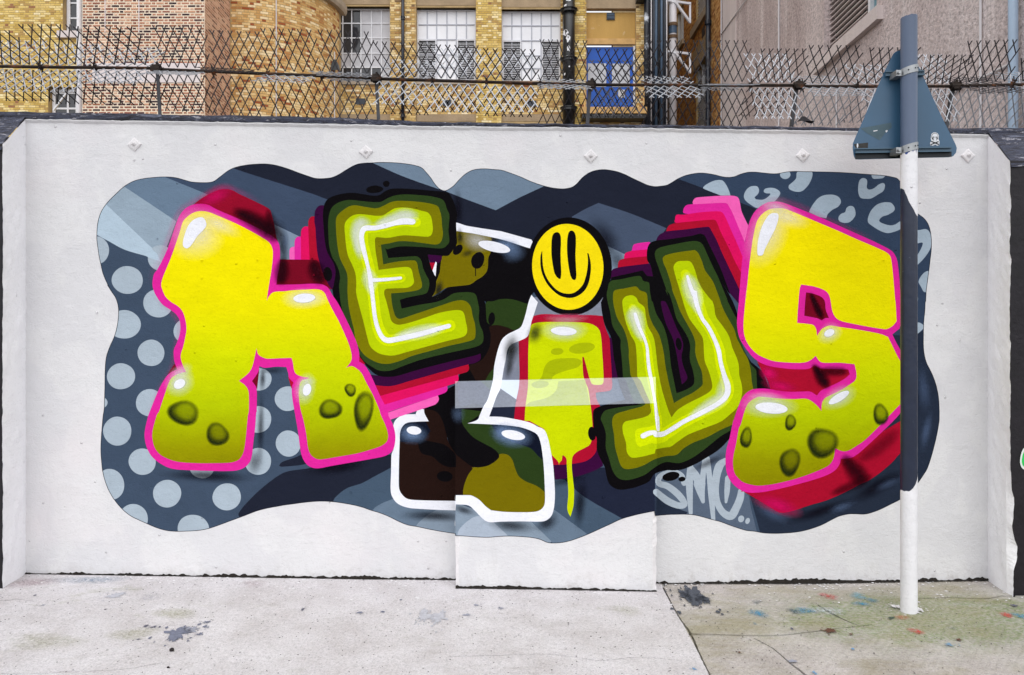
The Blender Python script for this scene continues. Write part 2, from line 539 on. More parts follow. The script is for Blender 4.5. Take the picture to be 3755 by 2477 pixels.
def arrange(polys, key=None):
    """planar arrangement of overlapping outlines: triangles with the outlines that cover each of them"""
    vs_, es, fs = [], [], []
    for p in polys:
        p = list(p)
        if poly_area(p) < 0: p = p[::-1]      # outlines run counter-clockwise
        i = len(vs_)
        vs_ += [Vector((a, b)) for a, b in p]
        fs.append(list(range(i, i + len(p))))
    v, e, f, ov, oe, of = delaunay_2d_cdt(vs_, es, fs, 0, 1e-4, False)
    # which outlines cover which triangle, by winding number at its centre
    va = np.array([tuple(q) for q in v])
    tri = np.array([tuple(q[:3]) for q in f])
    c = va[tri].mean(axis=1)
    of = [[] for _ in f]
    for k, p in enumerate(polys):
        p = np.array([q[:2] for q in p])
        q = np.roll(p, -1, axis=0)
        lo, hi = p.min(axis=0), p.max(axis=0)
        idx = np.nonzero((c[:, 0] > lo[0]) & (c[:, 0] < hi[0]) & (c[:, 1] > lo[1]) & (c[:, 1] < hi[1]))[0]
        if len(idx) == 0: continue
        X, Y = c[idx, 0][:, None], c[idx, 1][:, None]
        cross = (q[:, 0] - p[:, 0])[None] * (Y - p[:, 1][None]) - (X - p[:, 0][None]) * (q[:, 1] - p[:, 1])[None]
        up = (p[:, 1][None] <= Y) & (q[:, 1][None] > Y) & (cross > 0)
        dn = (p[:, 1][None] > Y) & (q[:, 1][None] <= Y) & (cross < 0)
        wnum = up.sum(axis=1) - dn.sum(axis=1)
        for i in idx[wnum != 0]: of[i].append(k)
    return v, f, of
def poly_area(p):
    return 0.5 * sum(a[0] * b[1] - b[0] * a[1] for a, b in zip(p, p[1:] + p[:1]))
def inside(p, x, y):
    c = False
    j = len(p) - 1
    for i in range(len(p)):
        if (p[i][1] > y) != (p[j][1] > y) and x < (p[j][0] - p[i][0]) * (y - p[i][1]) / (p[j][1] - p[i][1]) + p[i][0]:
            c = not c
        j = i
    return c

# ------------------------------------------------------------------ the pavement
pav = empty('pavement', (0, 0, 0))
tag(pav, 'worn concrete pavement in front of the painted wall', 'pavement', kind='structure')
hgrid('joint_bed', -9, 9, -3.6, 0.10, -0.03, M_SOIL, pav)
M_PALE = concrete('pale_concrete', (217, 213, 216), (195, 189, 190), brushed=True)
M_OLD = concrete('old_concrete', (198, 191, 188), (170, 162, 157), moss=(2.42, -0.62, 0.95, 0.42), hatch=True)
def gxy(s, w=None):
    return [ground_pt(p[0], p[1]) for p in (stroke(s, w, step=14) if w else [(q[0], q[1]) for q in parse(s)])]
gp = lambda x, y: tuple(ground_pt(x, y)[:2])
jt, jb = ground_pt(2430, 2150), ground_pt(2605, 2477)
ext = lambda a, b, y: (a[0] + (b[0] - a[0]) * (y - a[1]) / (b[1] - a[1]), y)
j0, j1 = ext(jt, jb, 0.05), ext(jt, jb, -3.5)
outer_l = [(-9, 0.05), j0, j1, (-9, -3.5)]
outer_r = [j0, (9, 0.05), (9, -3.5), j1]
cracks = [stroke('P 2430,2150,7 2443,2176,7 2490,2262,6 2534,2324,8 2560,2385,7 2605,2477,7 2700,2655,7 3000,3200,7'),
          stroke('X 225,918,16 420,922,10 760,928,8 1000,905,9 1130,888,5 1400,858,4', step=14),
          stroke('X 1050,730,6 1130,780,12 1230,830,6 1310,862,4', step=14),
          stroke('X 640,945,5 760,1010,7 880,1110,10 980,1188,12 1100,1300,9', step=14),
          stroke('X 1690,692,7 1900,684,6 2130,690,8 2260,672,10 2420,690,6', step=14),
          stroke('Y -60,738,6 60,735,5 110,728,4 230,742,3', step=14),
          stroke('Z 820,1112,4 1100,1106,3 1500,1098,3 1840,1140,4 2000,1122,3 2160,1118,3 2380,1142,4', step=14),
          stroke('Y 0,1228,5 200,1226,3 420,1216,4 800,1200,3 1080,1155,4', step=14)]
def ragged_world(p, amp, seed):
    rnd = random.Random(seed)
    return [(q[0] + rnd.uniform(-amp, amp), q[1] + rnd.uniform(-amp, amp) * 0.6) for q in p]
def ground_slabs():
    polys = [outer_l, outer_r] + [ragged_world([gp(*q) for q in c], 0.0015, i) for i, c in enumerate(cracks)]
    # break the big sheets along x so that they follow the fall of the ground
    cuts = [-8 + i for i in range(17)]
    strips = []
    for a in cuts:
        strips.append([(a, -3.6), (a + 1, -3.6), (a + 1, 0.2), (a, 0.2)])
    v, f, of = arrange(polys + strips)
    out = ([], [])
    for tri, o in zip(f, of):
        o = set(o)
        if any(k >= 2 and k < len(polys) for k in o): continue
        if 0 in o: out[0].append(tri)
        elif 1 in o: out[1].append(tri)
    for tris, nm, mt, dz in ((out[0], 'concrete_slab', M_PALE, 0.0), (out[1], 'concrete_slab', M_OLD, -0.004)):
        use = {}
        vv, ff = [], []
        for tr in tris:
            q = []
            for i in tr:
                if i not in use:
                    use[i] = len(vv); x, y = v[i]
                    vv.append((x, y, zg(x) + dz))
                q.append(use[i])
            ff.append(tuple(q))
        # sides of the joints
        ed = {}
        for q in ff:
            for a, b_ in zip(q, q[1:] + q[:1]):
                ed[(a, b_)] = 1
        base = len(vv)
        vv2 = [(x, y, z - 0.03) for x, y, z in vv]
        fs_ = [(a, b_, b_ + base, a + base) for (a, b_) in ed if (b_, a) not in ed]
        o = mesh(nm, vv + vv2, ff + fs_, mt, pav)
ground_slabs()

# ------------------------------------------------------------------ the painted wall
def lerp_pts(pts, x):
    if x <= pts[0][0]: return pts[0][1]
    for (a, za), (b_, zb) in zip(pts, pts[1:]):
        if x <= b_: return za + (zb - za) * (x - a) / (b_ - a)
    return pts[-1][1]
def wz(d_pts, y=0.0):
    return [(wall_pt(a * 3755 / 2377, b_ * 3755 / 2377, y)[0], wall_pt(a * 3755 / 2377, b_ * 3755 / 2377, y)[2]) for a, b_ in d_pts]
TOP_WHITE = wz([(-200, 274), (60, 277), (480, 283), (1000, 293), (1500, 298), (1900, 303), (2060, 308), (2293, 313), (2600, 316)])
TOP_COPE = wz([(-200, 256), (0, 259), (150, 262), (500, 268), (800, 274), (1000, 284), (1500, 291), (1800, 296), (2100, 299), (2377, 297), (2600, 297)])
M_RETURN_LIT = paint('return_lit_white', (240, 239, 242), 0.6, var=0.03)     # side light on the returns, painted in as a brighter white
def vnoise(x, y, s, seed=0):
    from mathutils import noise as mn
    return mn.noise(Vector((x * s + seed * 13.7, y * s - seed * 5.1, seed * 3.3)))

wall = empty('boundary_wall', (0, 0, 0))
tag(wall, 'long white rendered wall with a colourful letter mural, black end piers and a dark coping', 'wall', kind='thing')
XL, XR = wall_pt(60 * 1.5797, 1300, 0)[0], wall_pt(2293 * 1.5797, 1300, 0)[0]
PY = -0.29
XLO, XRO = wall_pt(6 * 1.5797, 1300, PY)[0], wall_pt(2345 * 1.5797, 1300, PY)[0]
M_BLACK = plain('pier_black', (22, 18, 24), 0.5, var=0.5, nscale=9, bumpd=0.004, bscale=30, spec=0.3)
M_REND = plain('bare_render', (205, 200, 196), 0.85, var=0.16, nscale=16, bumpd=0.006, bscale=45)
def cope_mat():
    m = bpy.data.materials.new('coping_dark')
    t, b, out = nodes_of(m)
    P = N(t, 'ShaderNodeNewGeometry').outputs['Position']
    n1 = noise(t, mapping(t, P, (1, 1, 4.5), (0, R(10), 0)), 5.5, 8, 0.72, 0.8)
    c = ramp(t, n1.outputs[0], [(0.25, col((14, 12, 16))), (0.40, col((40, 38, 46))), (0.50, col((70, 74, 92))), (0.56, col((34, 30, 36))), (0.63, col((112, 116, 134))), (0.70, col((44, 42, 52)))]).outputs[0]
    n2 = noise(t, mapping(t, P, (1, 1, 3), (0, 0, 0), (4, 0, 1)), 9, 6, 0.7)
    c = mix(t, ramp(t, n2.outputs[0], [(0.58, g(0)), (0.64, g(0.8))]).outputs[0], c, col((176, 174, 182)))
    n3 = noise(t, mapping(t, P, (1, 1, 5), (0, 0, 0), (9, 3, 2)), 2.3, 4, 0.6)
    c = mix(t, ramp(t, n3.outputs[0], [(0.68, g(0)), (0.72, g(0.6))]).outputs[0], c, col((96, 140, 178)))
    t.links.new(c, b.inputs['Base Color'])
    b.inputs['Roughness'].default_value = 0.6
    b.inputs['Specular IOR Level'].default_value = 0.3
    n4 = noise(t, P, 28, 6, 0.65)
    t.links.new(bump(t, mathn(t, 'ADD', n4.outputs[0], mathn(t, 'MULTIPLY', n1.outputs[0], 1.5)), 0.02, 0.9), b.inputs['Normal'])
    return m
M_COPE = cope_mat()

# the recessed panel
mb = MB()
nx = 90
for i in range(nx):
    a = XL + (XR - XL) * i / nx; b_ = XL + (XR - XL) * (i + 1) / nx
    za, zb = lerp_pts(TOP_WHITE, a) + 0.01, lerp_pts(TOP_WHITE, b_) + 0.01
    mb.quad((a, 0, -0.1), (b_, 0, -0.1), (b_, 0, zb), (a, 0, za))
mb.quad((6, 0.30, -0.1), (-6, 0.30, -0.1), (-6, 0.30, 3.0), (6, 0.30, 2.9))
mb.build('panel', M_WHITE, wall)

# the bead of thick white paint left along the top edge
mb = MB()
nx = 420
for i in range(nx + 1):
    x = XL + (XR - XL) * i / nx
    z = lerp_pts(TOP_WHITE, x) - 0.009 + 0.004 * vnoise(x * 6, 2, 2.0, 31) + 0.004 * vnoise(x * 24, 2, 2.0, 32)
    d = 0.014 + 0.004 * vnoise(x * 11, 3, 2, 33)
    mb.v += [(x, 0.0, z - 0.016), (x, -0.006, z - 0.010), (x, -d, z - 0.001), (x, -d, z + 0.004), (x, 0.004, z + 0.010)]
for i in range(nx):
    for k in range(4):
        a = i * 5 + k
        mb.f.append((a, a + 5, a + 6, a + 1)); mb.m.append(0)
mb.build('paint_bead', M_WHITE, wall)

# piers at both ends with weathered slopes on top
def pier(side):
    xi, xo = (XL, XLO) if side < 0 else (XR, XRO)
    zi = lerp_pts(TOP_WHITE, xi)
    zo = wall_pt(100, (335 if side < 0 else 374) * 1.5797, PY)[2]
    xe = side * 6.2
    nz, nsx = 130, 6
    mb = MB()
    rnd = random.Random(5 + side)
    rows = []
    for k in range(nz + 1):
        w = k / nz
        row = []
        # the arris: chipped, on the right broken out near the foot
        j = 0.006 * vnoise(w * 9, 1, 3.0, side) + 0.004 * vnoise(w * 40, 2, 2.0, side)
        if side > 0:
            zz = w * zo
            brk = max(0.0, 1 - abs(zz - 0.42) / 0.44)
            j += -0.035 * brk ** 0.7 - 0.040 * brk * vnoise(zz * 4, 4, 1.6, 2) - 0.012 * brk * vnoise(zz * 13, 4, 1.5, 3)
            if zz > 1.3: j += 0.004 * vnoise(zz * 8, 7, 2, 3)
        for q in range(nsx + 1):
            s = q / nsx
            ztop = zi + (zo - zi) * s
            z = -0.1 + (ztop + 0.1) * w
            x = xi + (xo - xi) * s
            y = PY * s
            if q == nsx:
                x -= side * j * 1.0 * (1 if side > 0 else -1) * side
                x = xo - j * (1 if side > 0 else -1)
            elif 0 < q:
                x += side * 0.006 * vnoise(s * 3, w * 20, 2.0, 5)
            row.append((x, y, z))
        rows.append(row)
    base = len(mb.v)
    for row in rows: mb.v += row
    W = nsx + 1
    for k in range(nz):
        for q in range(nsx):
            f = (base + k * W + q, base + k * W + q + 1, base + (k + 1) * W + q + 1, base + (k + 1) * W + q)
            zz = rows[k][q][2]
            m = 0
            mb.f.append(f if side < 0 else f[::-1]); mb.m.append(m)
    mb.build('pier_reveal', [M_RETURN_LIT], wall)
    # black front of the pier
    mb = MB()
    for k in range(nz):
        a, b_ = rows[k][-1], rows[k + 1][-1]
        mb.quad((xe, PY, a[2]), a, b_, (xe, PY, b_[2]))
    mb.build('pier_front', [M_BLACK], wall)
    # weathered slope above
    mb = MB()
    n = 16
    m2 = 14
    gridp = []
    for i in range(m2 + 1):
        s = i / m2
        xa = xo + (xi - xo) * s
        row = []
        for k in range(n + 1):
            w = (k / n) ** 1.6
            x = xa + (xe - xa) * w
            y = PY - 0.012 + (0.012 - PY) * s
            z = zo - 0.012 + (zi + 0.035 - zo) * s + 0.014 * vnoise(x * 4, s * 3, 1.6, 9)
            if i == 0: z -= 0.02 + 0.008 * vnoise(x * 7, 1, 2, 4)
            row.append((x, y, z))
        gridp.append(row)
    b0 = len(mb.v)
    for row in gridp: mb.v += row
    for i in range(m2):
        for k in range(n):
            mb.f.append((b0 + i * (n + 1) + k, b0 + i * (n + 1) + k + 1, b0 + (i + 1) * (n + 1) + k + 1, b0 + (i + 1) * (n + 1) + k)); mb.m.append(0)
    mb.build('pier_slope', [M_COPE], wall, smooth=True)
pier(-1); pier(1)

# the coping: lumpy mortar, painted dark
mb = MB()
nx, prof = 260, 5
for i in range(nx + 1):
    x = -6.2 + 12.4 * i / nx
    z0 = lerp_pts(TOP_WHITE, x) + 0.006 * vnoise(x * 5, 0, 2.0, 1) + 0.004 * vnoise(x * 19, 0, 2, 2)
    z1 = max(z0 + 0.022, lerp_pts(TOP_COPE, x) + 0.006 * vnoise(x * 4, 3, 1.5, 6) + 0.004 * vnoise(x * 22, 3, 1.5, 6))
    mb.v += [(x, 0.004, z0), (x, -0.010 + 0.006 * vnoise(x * 9, 4, 2, 3), z0 + 0.003), (x, -0.012 + 0.008 * vnoise(x * 7, 5, 2, 3), (z0 + z1) / 2),
             (x, 0.0, z1), (x, 0.15, z1 + 0.01), (x, 0.34, z1 - 0.01)]
for i in range(nx):
    for k in range(prof):
        a = i * (prof + 1) + k
        mb.f.append((a, a + prof + 1, a + prof + 2, a + 1)); mb.m.append(0)
mb.build('coping', [M_COPE], wall)

# the low buttress in the middle, with a sloping ledge
BY = -0.16
LP = wall_pt(1671, 1399, 0); LQ = wall_pt(2402, 1383, 0); LS = wall_pt(1671, 1498, BY)
LN = (LQ - LP).cross(LS - LP).normalized()
BXL, BXR = wall_pt(1671, 1800, BY)[0], wall_pt(2407, 1800, BY)[0]
def ledge_z(x, y):
    return LP[2] - ((x - LP[0]) * LN[0] + (y - LP[1]) * LN[1]) / LN[2]
mb = MB()
nz = 60
def b_edge(side, z, dep):
    a = 0.005 * vnoise(z * 12, dep, 2.0, 11 + side) + 0.003 * vnoise(z * 40, dep, 2.0, 15 + side)
    if z < 0.62: a += -0.010 * max(0, vnoise(z * 20, 3, 1.5, 21 + side))
    return a
for k in range(nz):
    for (za, zb) in ((k / nz, (k + 1) / nz),):
        def P_(xs, w, y):
            x = BXL if xs == 0 else BXR
            zt = ledge_z(x, y)
            z = -0.1 + (zt + 0.1) * w
            return x, z
        xl0, z0l = P_(0, za, BY); xl1, z1l = P_(0, zb, BY)
        xr0, z0r = P_(1, za, BY); xr1, z1r = P_(1, zb, BY)
        el0, el1 = b_edge(0, z0l, 0), b_edge(0, z1l, 0)
        er0, er1 = b_edge(1, z0r, 0), b_edge(1, z1r, 0)
        cw = 0.018 if z0l < 0.62 else 0.004
        cl0, cl1 = cw + abs(el0) * 2, cw + abs(el1) * 2
        if z0l > 0.62: el0, el1, er0, er1 = abs(el0), abs(el1), abs(er0), abs(er1)
        A0 = (xl0 + el0, BY + 0.010, z0l); A1 = (xl1 + el1, BY + 0.010, z1l)
        B0 = (xl0 + cl0, BY, z0l); B1 = (xl1 + cl1, BY, z1l)
        C0 = (xr0 - cw - abs(er0) * 2, BY, z0r); C1 = (xr1 - cw - abs(er1) * 2, BY, z1r)
        D0 = (xr0 - er0, BY + 0.010, z0r); D1 = (xr1 - er1, BY + 0.010, z1r)
        mb.quad(A0, B0, B1, A1, 1 if z0l < 0.6 else 0); mb.quad(B0, C0, C1, B1, 0); mb.quad(C0, D0, D1, C1, 1 if z0r < 0.7 else 0)
        Lb0, Lb1 = P_(0, za, 0)[1], P_(0, zb, 0)[1]
        Rb0, Rb1 = P_(1, za, 0)[1], P_(1, zb, 0)[1]
        mb.quad((BXL, 0.01, Lb0), A0, A1, (BXL, 0.01, Lb1)); mb.quad(D0, (BXR, 0.01, Rb0), (BXR, 0.01, Rb1), D1)
mb.quad((BXL, BY, ledge_z(BXL, BY)), (BXR, BY, ledge_z(BXR, BY)), (BXR, 0.01, ledge_z(BXR, 0.01)), (BXL, 0.01, ledge_z(BXL, 0.01)))
M_CHIP = paint('chipped_white', (222, 219, 220), 0.7, var=0.12)
mb.build('buttress', [M_WHITE, M_CHIP], wall)

# tie plates: square washers turned on their points, painted over with the wall
for k, (dx, dy) in enumerate(((313, 336), (850, 353), (1371, 363), (1863, 361), (2246, 362))):
    c = wall_pt(dx * 1.5797, dy * 1.5797, 0)
    h = 0.044
    mb = MB()
    a = R(random.uniform(-6, 6))
    def pt(r, t, y): return (c[0] + r * math.sin(t + a), y, c[2] + r * math.cos(t + a))
    o4 = [pt(h, R(90 * i), -0.008) for i in range(4)]; w4 = [pt(h + 0.002, R(90 * i), 0.001) for i in range(4)]; i4 = [pt(h * 0.78, R(90 * i), -0.012) for i in range(4)]
    for i in range(4):
        j = (i + 1) % 4
        mb.quad(w4[i], w4[j], o4[j], o4[i]); mb.quad(o4[i], o4[j], i4[j], i4[i])
    mb.poly(i4)
    pl = mb.build('tie_plate', M_CHIP, wall)
    nb = MB()
    nb.tube((c[0], -0.010, c[2]), (c[0], -0.026, c[2]), 0.014, 0.011, 6)
    nb.tube((c[0], -0.026, c[2]), (c[0] + 0.001, -0.038, c[2] - 0.002), 0.007, 0.006, 8)
    nb.build('bolt', M_CHIP, pl)

# ------------------------------------------------------------------ the mural
PINK, HOT, CRIM, PURP, LPINK = (213, 36, 146), (212, 14, 88), (164, 12, 42), (52, 6, 52), (232, 92, 172)
BLK, DGRN, OLV, LIME, YEL, WHT = (9, 7, 10), (42, 62, 26), (116, 112, 2), (174, 194, 2), (200, 217, 0), (226, 227, 234)
NAVY, SLATE, DOT, CAMO, BROWN = (29, 33, 47), (60, 74, 93), (161, 174, 185), (110, 99, 2), (32, 17, 13)
MUR_COL = dict(pink=PINK, hot=HOT, crimson=CRIM, purple=PURP, light_pink=LPINK, black=BLK, dark_green=DGRN, olive=OLV, lime=LIME, yellow=YEL, white=WHT,
    navy=NAVY, slate=SLATE, dot=DOT, camo_olive=CAMO, brown=BROWN, camo_green=(38, 56, 22), pale_wedge=(170, 188, 202), wedge_grey=(140, 160, 177), wedge_blue=(97, 120, 144),
    deep_slate=(56, 72, 98), mist=(122, 138, 157), slate_light=(103, 124, 146), slate_mid=(64, 78, 103), leopard_ground=(47, 64, 90), leopard=(152, 170, 186),
    night=(34, 44, 63), bay_slate=(62, 82, 104), bay_grey=(94, 114, 135), bay_mist=(127, 142, 157), bay_pale=(160, 171, 185), tag_ground=(82, 97, 119), tag=(163, 176, 189),
    red=(140, 8, 38), dark_red=(112, 6, 30), smile=(234, 210, 10), lime_spot=(160, 172, 4), lime_fill=(190, 204, 0), grey=(122, 127, 142), pale_grey=(196, 206, 222), ink_blue=(28, 34, 56), gloss_navy=(13, 18, 34),
    line=(24, 26, 34))
for k_ in ('deep_slate', 'wedge_blue', 'wedge_grey', 'slate_light', 'slate_mid', 'leopard_ground', 'night', 'bay_slate', 'bay_grey', 'tag_ground', 'tag', 'leopard', 'ink_blue'):
    c_ = MUR_COL[k_]; l_ = 0.3 * c_[0] + 0.59 * c_[1] + 0.11 * c_[2]
    MUR_COL[k_] = tuple(v + (l_ - v) * 0.16 for v in c_)       # the greys of the backdrop are nearly neutral
ZR_N = (wall_pt(1000, 1730, 0)[2], wall_pt(1000, 760, 0)[2], [(0.0, (124, 116, 0)), (0.12, (142, 142, 0)), (0.28, (172, 188, 0)), (0.46, (198, 208, 0)), (0.64, (224, 216, 0)), (1.0, (238, 218, 0))])
def mural_mat(c, dust_sheen=0.0):
    if c == 'n_fill': return paint('n_fill', (0, 0, 0), zramp=ZR_N, var=0.05)
    if c == 's_fill': return paint('s_fill', (0, 0, 0), zramp=(wall_pt(1000, 1790, 0)[2], wall_pt(1000, 760, 0)[2], ZR_N[2]), var=0.05)
    return paint(c, MUR_COL[c], dust_sheen=dust_sheen, rough=0.6)

SIL = poly('A 48,840 60,700 100,580 170,480 260,390 350,310 450,255 560,228 700,213 800,210 900,218 1000,245 1080,265 1180,272 1270,270 1330,252 1400,200 1480,140 1560,105 1680,80 1800,70 1900,70 2000,85 2120,120 2240,165 2340,200 '
 'B 345,225 430,228 520,218 600,185 680,135 760,90 820,68 900,58 960,57 1050,52 1200,55 1330,68 1430,85 1500,110 1550,160 1600,220 1640,280 1690,335 1740,360 1780,355 1850,310 1920,235 1980,180 2050,140 2120,125 2200,122 2300,130 '
 'C 297,138 400,172 500,210 600,255 680,285 760,310 850,330 940,340 1010,335 1070,318 1120,280 1180,215 1250,165 1320,140 1400,130 1480,138 1560,155 1640,185 1720,225 1800,262 1880,298 1960,315 2030,310 2100,298 2160,265 2220,228 2300,195 '
 'D 297,177 370,168 450,172 540,188 620,208 690,215 760,205 820,180 900,160 980,158 1080,168 1170,176 1240,172 1310,158 1400,150 1500,152 '
 'E 1000,157 1200,165 1400,180 1600,195 1700,212 1760,235 1830,340 1900,470 1945,560 1975,610 2030,650 2070,695 2095,745 2112,810 2122,900 2120,1000 2108,1110 2095,1220 2080,1330 2065,1450 2060,1560 '
 'J 2055,200 2050,300 2038,420 2035,550 2035,680 2045,780 2070,870 2110,950 2150,1040 2180,1140 2200,1250 2207,1380 2207,1480 '
 'O 2205,200 2185,320 2155,450 2120,580 2080,700 2040,770 1985,850 1945,900 1860,990 1770,1050 1680,1095 1580,1145 1490,1180 1400,1203 1300,1200 1220,1202 1120,1225 1030,1268 940,1315 850,1350 750,1380 640,1400 520,1410 420,1413 300,1408 200,1390 '
 'N 880,1380 780,1350 680,1315 600,1285 520,1265 430,1240 330,1215 240,1205 120,1205 0,1210 '
 'M 1972,1220! 1964,1168! 1850,1190 1740,1215 1600,1255 1480,1310 1360,1365 1250,1415 1150,1455 1050,1490 950,1512 850,1518 790,1510 720,1480 640,1460 540,1450 400,1442 280,1445 150,1455 0,1450 '
 'L 1950,1440 1876,1438! 1870,1415! 1740,1395 1600,1370 1460,1340 1350,1320 1250,1280 1150,1230 1050,1190 950,1160 850,1125 720,1095 560,1070 440,1062 330,1065 200,1078 100,1092 0,1105 '
 'K 2000,1120 1900,1138 1780,1170 1650,1220 1500,1275 1380,1320 1260,1360 1150,1380 1020,1388 900,1390 800,1380 700,1352 600,1310 500,1265 420,1225 330,1155 240,1050 180,950 140,850 112,740 100,640 92,520 95,400 102,300 115,150 128,60 '
 'F 130,1300 135,1150 137,1000 142,880 155,790 190,690 235,590 262,500 280,400 285,300 275,220 250,150 210,90 160,10 '
 'A 230,1480 180,1400 140,1320 110,1240 95,1170 75,1080 60,980 50,900')
BG = []            # (outline, colour, part)
def bg(c, s, part='backdrop'):
    if part in ('dot', 'leopard_spot'): part += '#%d' % len(BG)
    BG.append((poly(s) if isinstance(s, str) else s, c, part))
bg('slate', SIL)
bg('leopard_ground', 'P 2470,560! 3500,560! 3500,1500! 2900,1500! 2640,760! D 150,235! 100,200!')
bg('pale_wedge', 'A 0,400! 150,510! 760,1090! 740,1130! 600,1075 350,1000 180,910 40,835! 0,800!')
bg('wedge_grey', 'A 100,460! 150,510! 760,1090! 910,690! 340,310! 250,300!')
bg('wedge_blue', 'A 340,310! 910,690! 1300,420! 1270,405! 780,205! 500,100!')
bg('deep_slate', 'A 780,205! 1270,405! 1500,800! 1990,730! 2260,860! B 500,900! 470,450! 297,385! A 1545,118! 1500,60! 1200,100! 900,150!')
bg('mist', 'A 1960,715! 1990,730! 2260,860! 2376,920! B 400,1200! A 2000,1200!')
bg('navy', 'A 1520,60! 1545,118! 1700,170 2376,385! B 470,450! 1000,800! 1900,800! C 900,1000! 1500,1200! 2200,1000! 2376,800 D 600,410! 150,235! 60,200! C 2240,100! 1400,60! 700,200! B 1800,-50! 1000,0! 400,120! A 2000,0!')
bg('slate_light', 'B 960,50! 1300,200 1690,340! 1750,300! 1500,0!')
bg('slate_light', 'B 1770,365! 2000,455 2310,570! C 231,570! 490,432 752,310! 700,200! 200,50! B 1900,100!')
bg('slate_mid', 'C 1060,640! 1200,560 1350,490! 1700,605 2090,765! 2000,900! 1640,1050! 1460,965! 1200,1100!')
bg('mist', 'C 1400,930! 1460,965! 1640,1050! 1700,1300! 1400,1300!')
bg('navy', 'D 150,232! 400,325 600,410! 800,480 990,555! 900,760! 700,600! 300,480! 0,500! C 2240,230!')
bg('night', 'J 1700,560! 1940,578! 2045,500! 2300,500! P 3600,1500! 3600,2000! 2800,2000! N 920,1000! 940,600! P 3250,1500!')
bg('navy', 'K 1590,1225 1620,1150 1700,1060 1800,960 1920,860 2050,770 2150,735 2376,700 L 400,640! 1100,560! 1250,560! 1250,1300! 400,1300! K 1700,1300!')
bg('navy', 'K 2030,680 2060,640 2200,590 2320,550 2376,640! 2300,665 2200,680 2050,690')
bg('bay_slate', 'L 540,1075 600,990 700,920 850,870 1000,790 1180,695! 1300,900! 1300,1400! 600,1300!')
bg('bay_grey', 'L 970,1175 1050,1100 1190,1040! 1300,1000! 1800,1100! 1874,1150! 1874,1600! 1000,1400!')
bg('bay_mist', 'L 1440,1350 1550,1230 1650,1170 1750,1130! 1874,1130! 1874,1600! 1500,1500!')
bg('bay_mist', 'L 1876,1080! 2200,1200! M 620,1290! 840,1505! 700,1600! L 1876,1600!')
bg('bay_grey', 'M 600,1270! 840,1505! 900,1600! 1300,1500! 1210,1410! 870,1160! 800,1200!')
bg('bay_slate', 'M 870,1160! 1210,1410! 1300,1500! 1700,1300! 1600,1250 1200,1020 980,830! 860,820!')
bg('ink_blue', 'M 860,820! 980,830! 1200,1020 1600,1250! 1700,1300! 1966,1250! 1966,700! 1300,700!')
bg('bay_pale', 'L 1890,1440 1930,1350 2050,1250 2150,1230 M 200,1290! 360,1435! 300,1600! L 1876,1600!')
bg('tag_ground', 'M 1968,760! N 400,500! 700,400! 800,900! 910,1010! 930,1130 995,1395! 900,1500! M 1968,1500!')
bg('night', 'M 1968,1000! N -60,1030! 150,1150 245,1185! 200,1230! M 1968,1300!')
for i, (c, x, y, rx, ry) in enumerate([('A', 35, 1005, 145, 150), ('A', 377, 1330, 168, 153), ('A', 738, 1090, 138, 140), ('F', 715, 215, 163, 157), ('F', 345, 447, 176, 157), ('F', 1012, 520, 132, 135), ('F', 635, 757, 148, 142),
      ('F', 308, 1012, 152, 143), ('F', 620, 1300, 148, 150), ('F', 85, 1300, 76, 66), ('F', 1810, 1045, 138, 122), ('F', 2125, 1255, 142, 135), ('K', 1800, 175, 145, 146), ('K', 268, 302, 152, 160), ('K', 540, 635, 147, 145),
      ('K', 188, 885, 156, 170), ('K', 810, 983, 152, 152), ('K', 1460, 1018, 155, 147), ('K', 1190, 690, 135, 128), ('K', 1800, 632, 145, 145), ('K', 2130, 437, 137, 142), ('K', 442, 1260, 158, 166), ('K', 1095, 1360, 172, 146)]):
    bg('dot', ell(c, x, y, rx, ry, 0, wob=0.012, seed=i), 'dot')
bg('pale_wedge', 'A 45,760! 600,1080! 740,1130! 700,1040! 300,700!')
for s in ('D 410,330 430,300 500,260 560,242 620,245 660,290 690,350 710,408! 600,408!',
          'D 965,305 1000,310 1020,345 1010,390 970,430 985,450 1060,455 1110,430 1145,390 1100,385 1072,370 1080,340 1130,325 1190,330 1240,360 1250,390 1220,440 1160,500 1100,540 1000,545 930,510 870,460 855,410 880,350 920,315',
          'D 1440,150 1590,145 1600,200 1560,290 1490,360 1420,368 1350,340 1345,300 1390,260 1425,220',
          'E 980,402 1060,402 1120,430 1140,480 1110,530 1040,570 990,620 980,655 900,640! 790,590! 820,530 870,460 920,420',
          'E 1240,522 1280,535 1298,590 1290,640 1240,695 1180,708 1125,690 1112,650 1140,610 1185,590 1200,545',
          'E 1380,218 1420,235 1425,280 1420,320 1445,345 1500,330 1550,290 1600,272 1620,300 1600,360 1540,400 1470,440 1400,445 1350,430 1328,370 1330,290 1345,240',
          'E 1475,180 1620,190 1600,218 1500,228 1478,210',
          'E 1640,482 1690,492 1725,540 1715,580 1650,620 1590,640 1555,685 1600,715 1680,735 1740,720 1790,690 1830,740 1780,780 1700,810 1640,818 1560,790 1480,740 1435,700 1438,640 1470,570 1530,510 1590,487',
          'E 1900,800 2000,785 2060,775 2100,800 2125,880 2115,980 2070,1060 2000,1140 1940,1185 1900,1180 1900,1080 1940,1080 1990,1030 2030,925 1940,940 1900,930',
          'E 2100,1235 2060,1240 2010,1290 1985,1350 2010,1400 2040,1455 2070,1460 2090,1400', 'J 1940,100 1960,110 1978,160 1970,220 1945,285 1900,290 1900,100', 'J 1940,450 1980,425 2020,440 2045,470 2020,510 1960,560 1940,580 1900,560 1900,470'):
    bg('leopard', s, 'leopard_spot')
bg('leopard', ell('D', 1305, 180, 57, 50), 'leopard_spot')
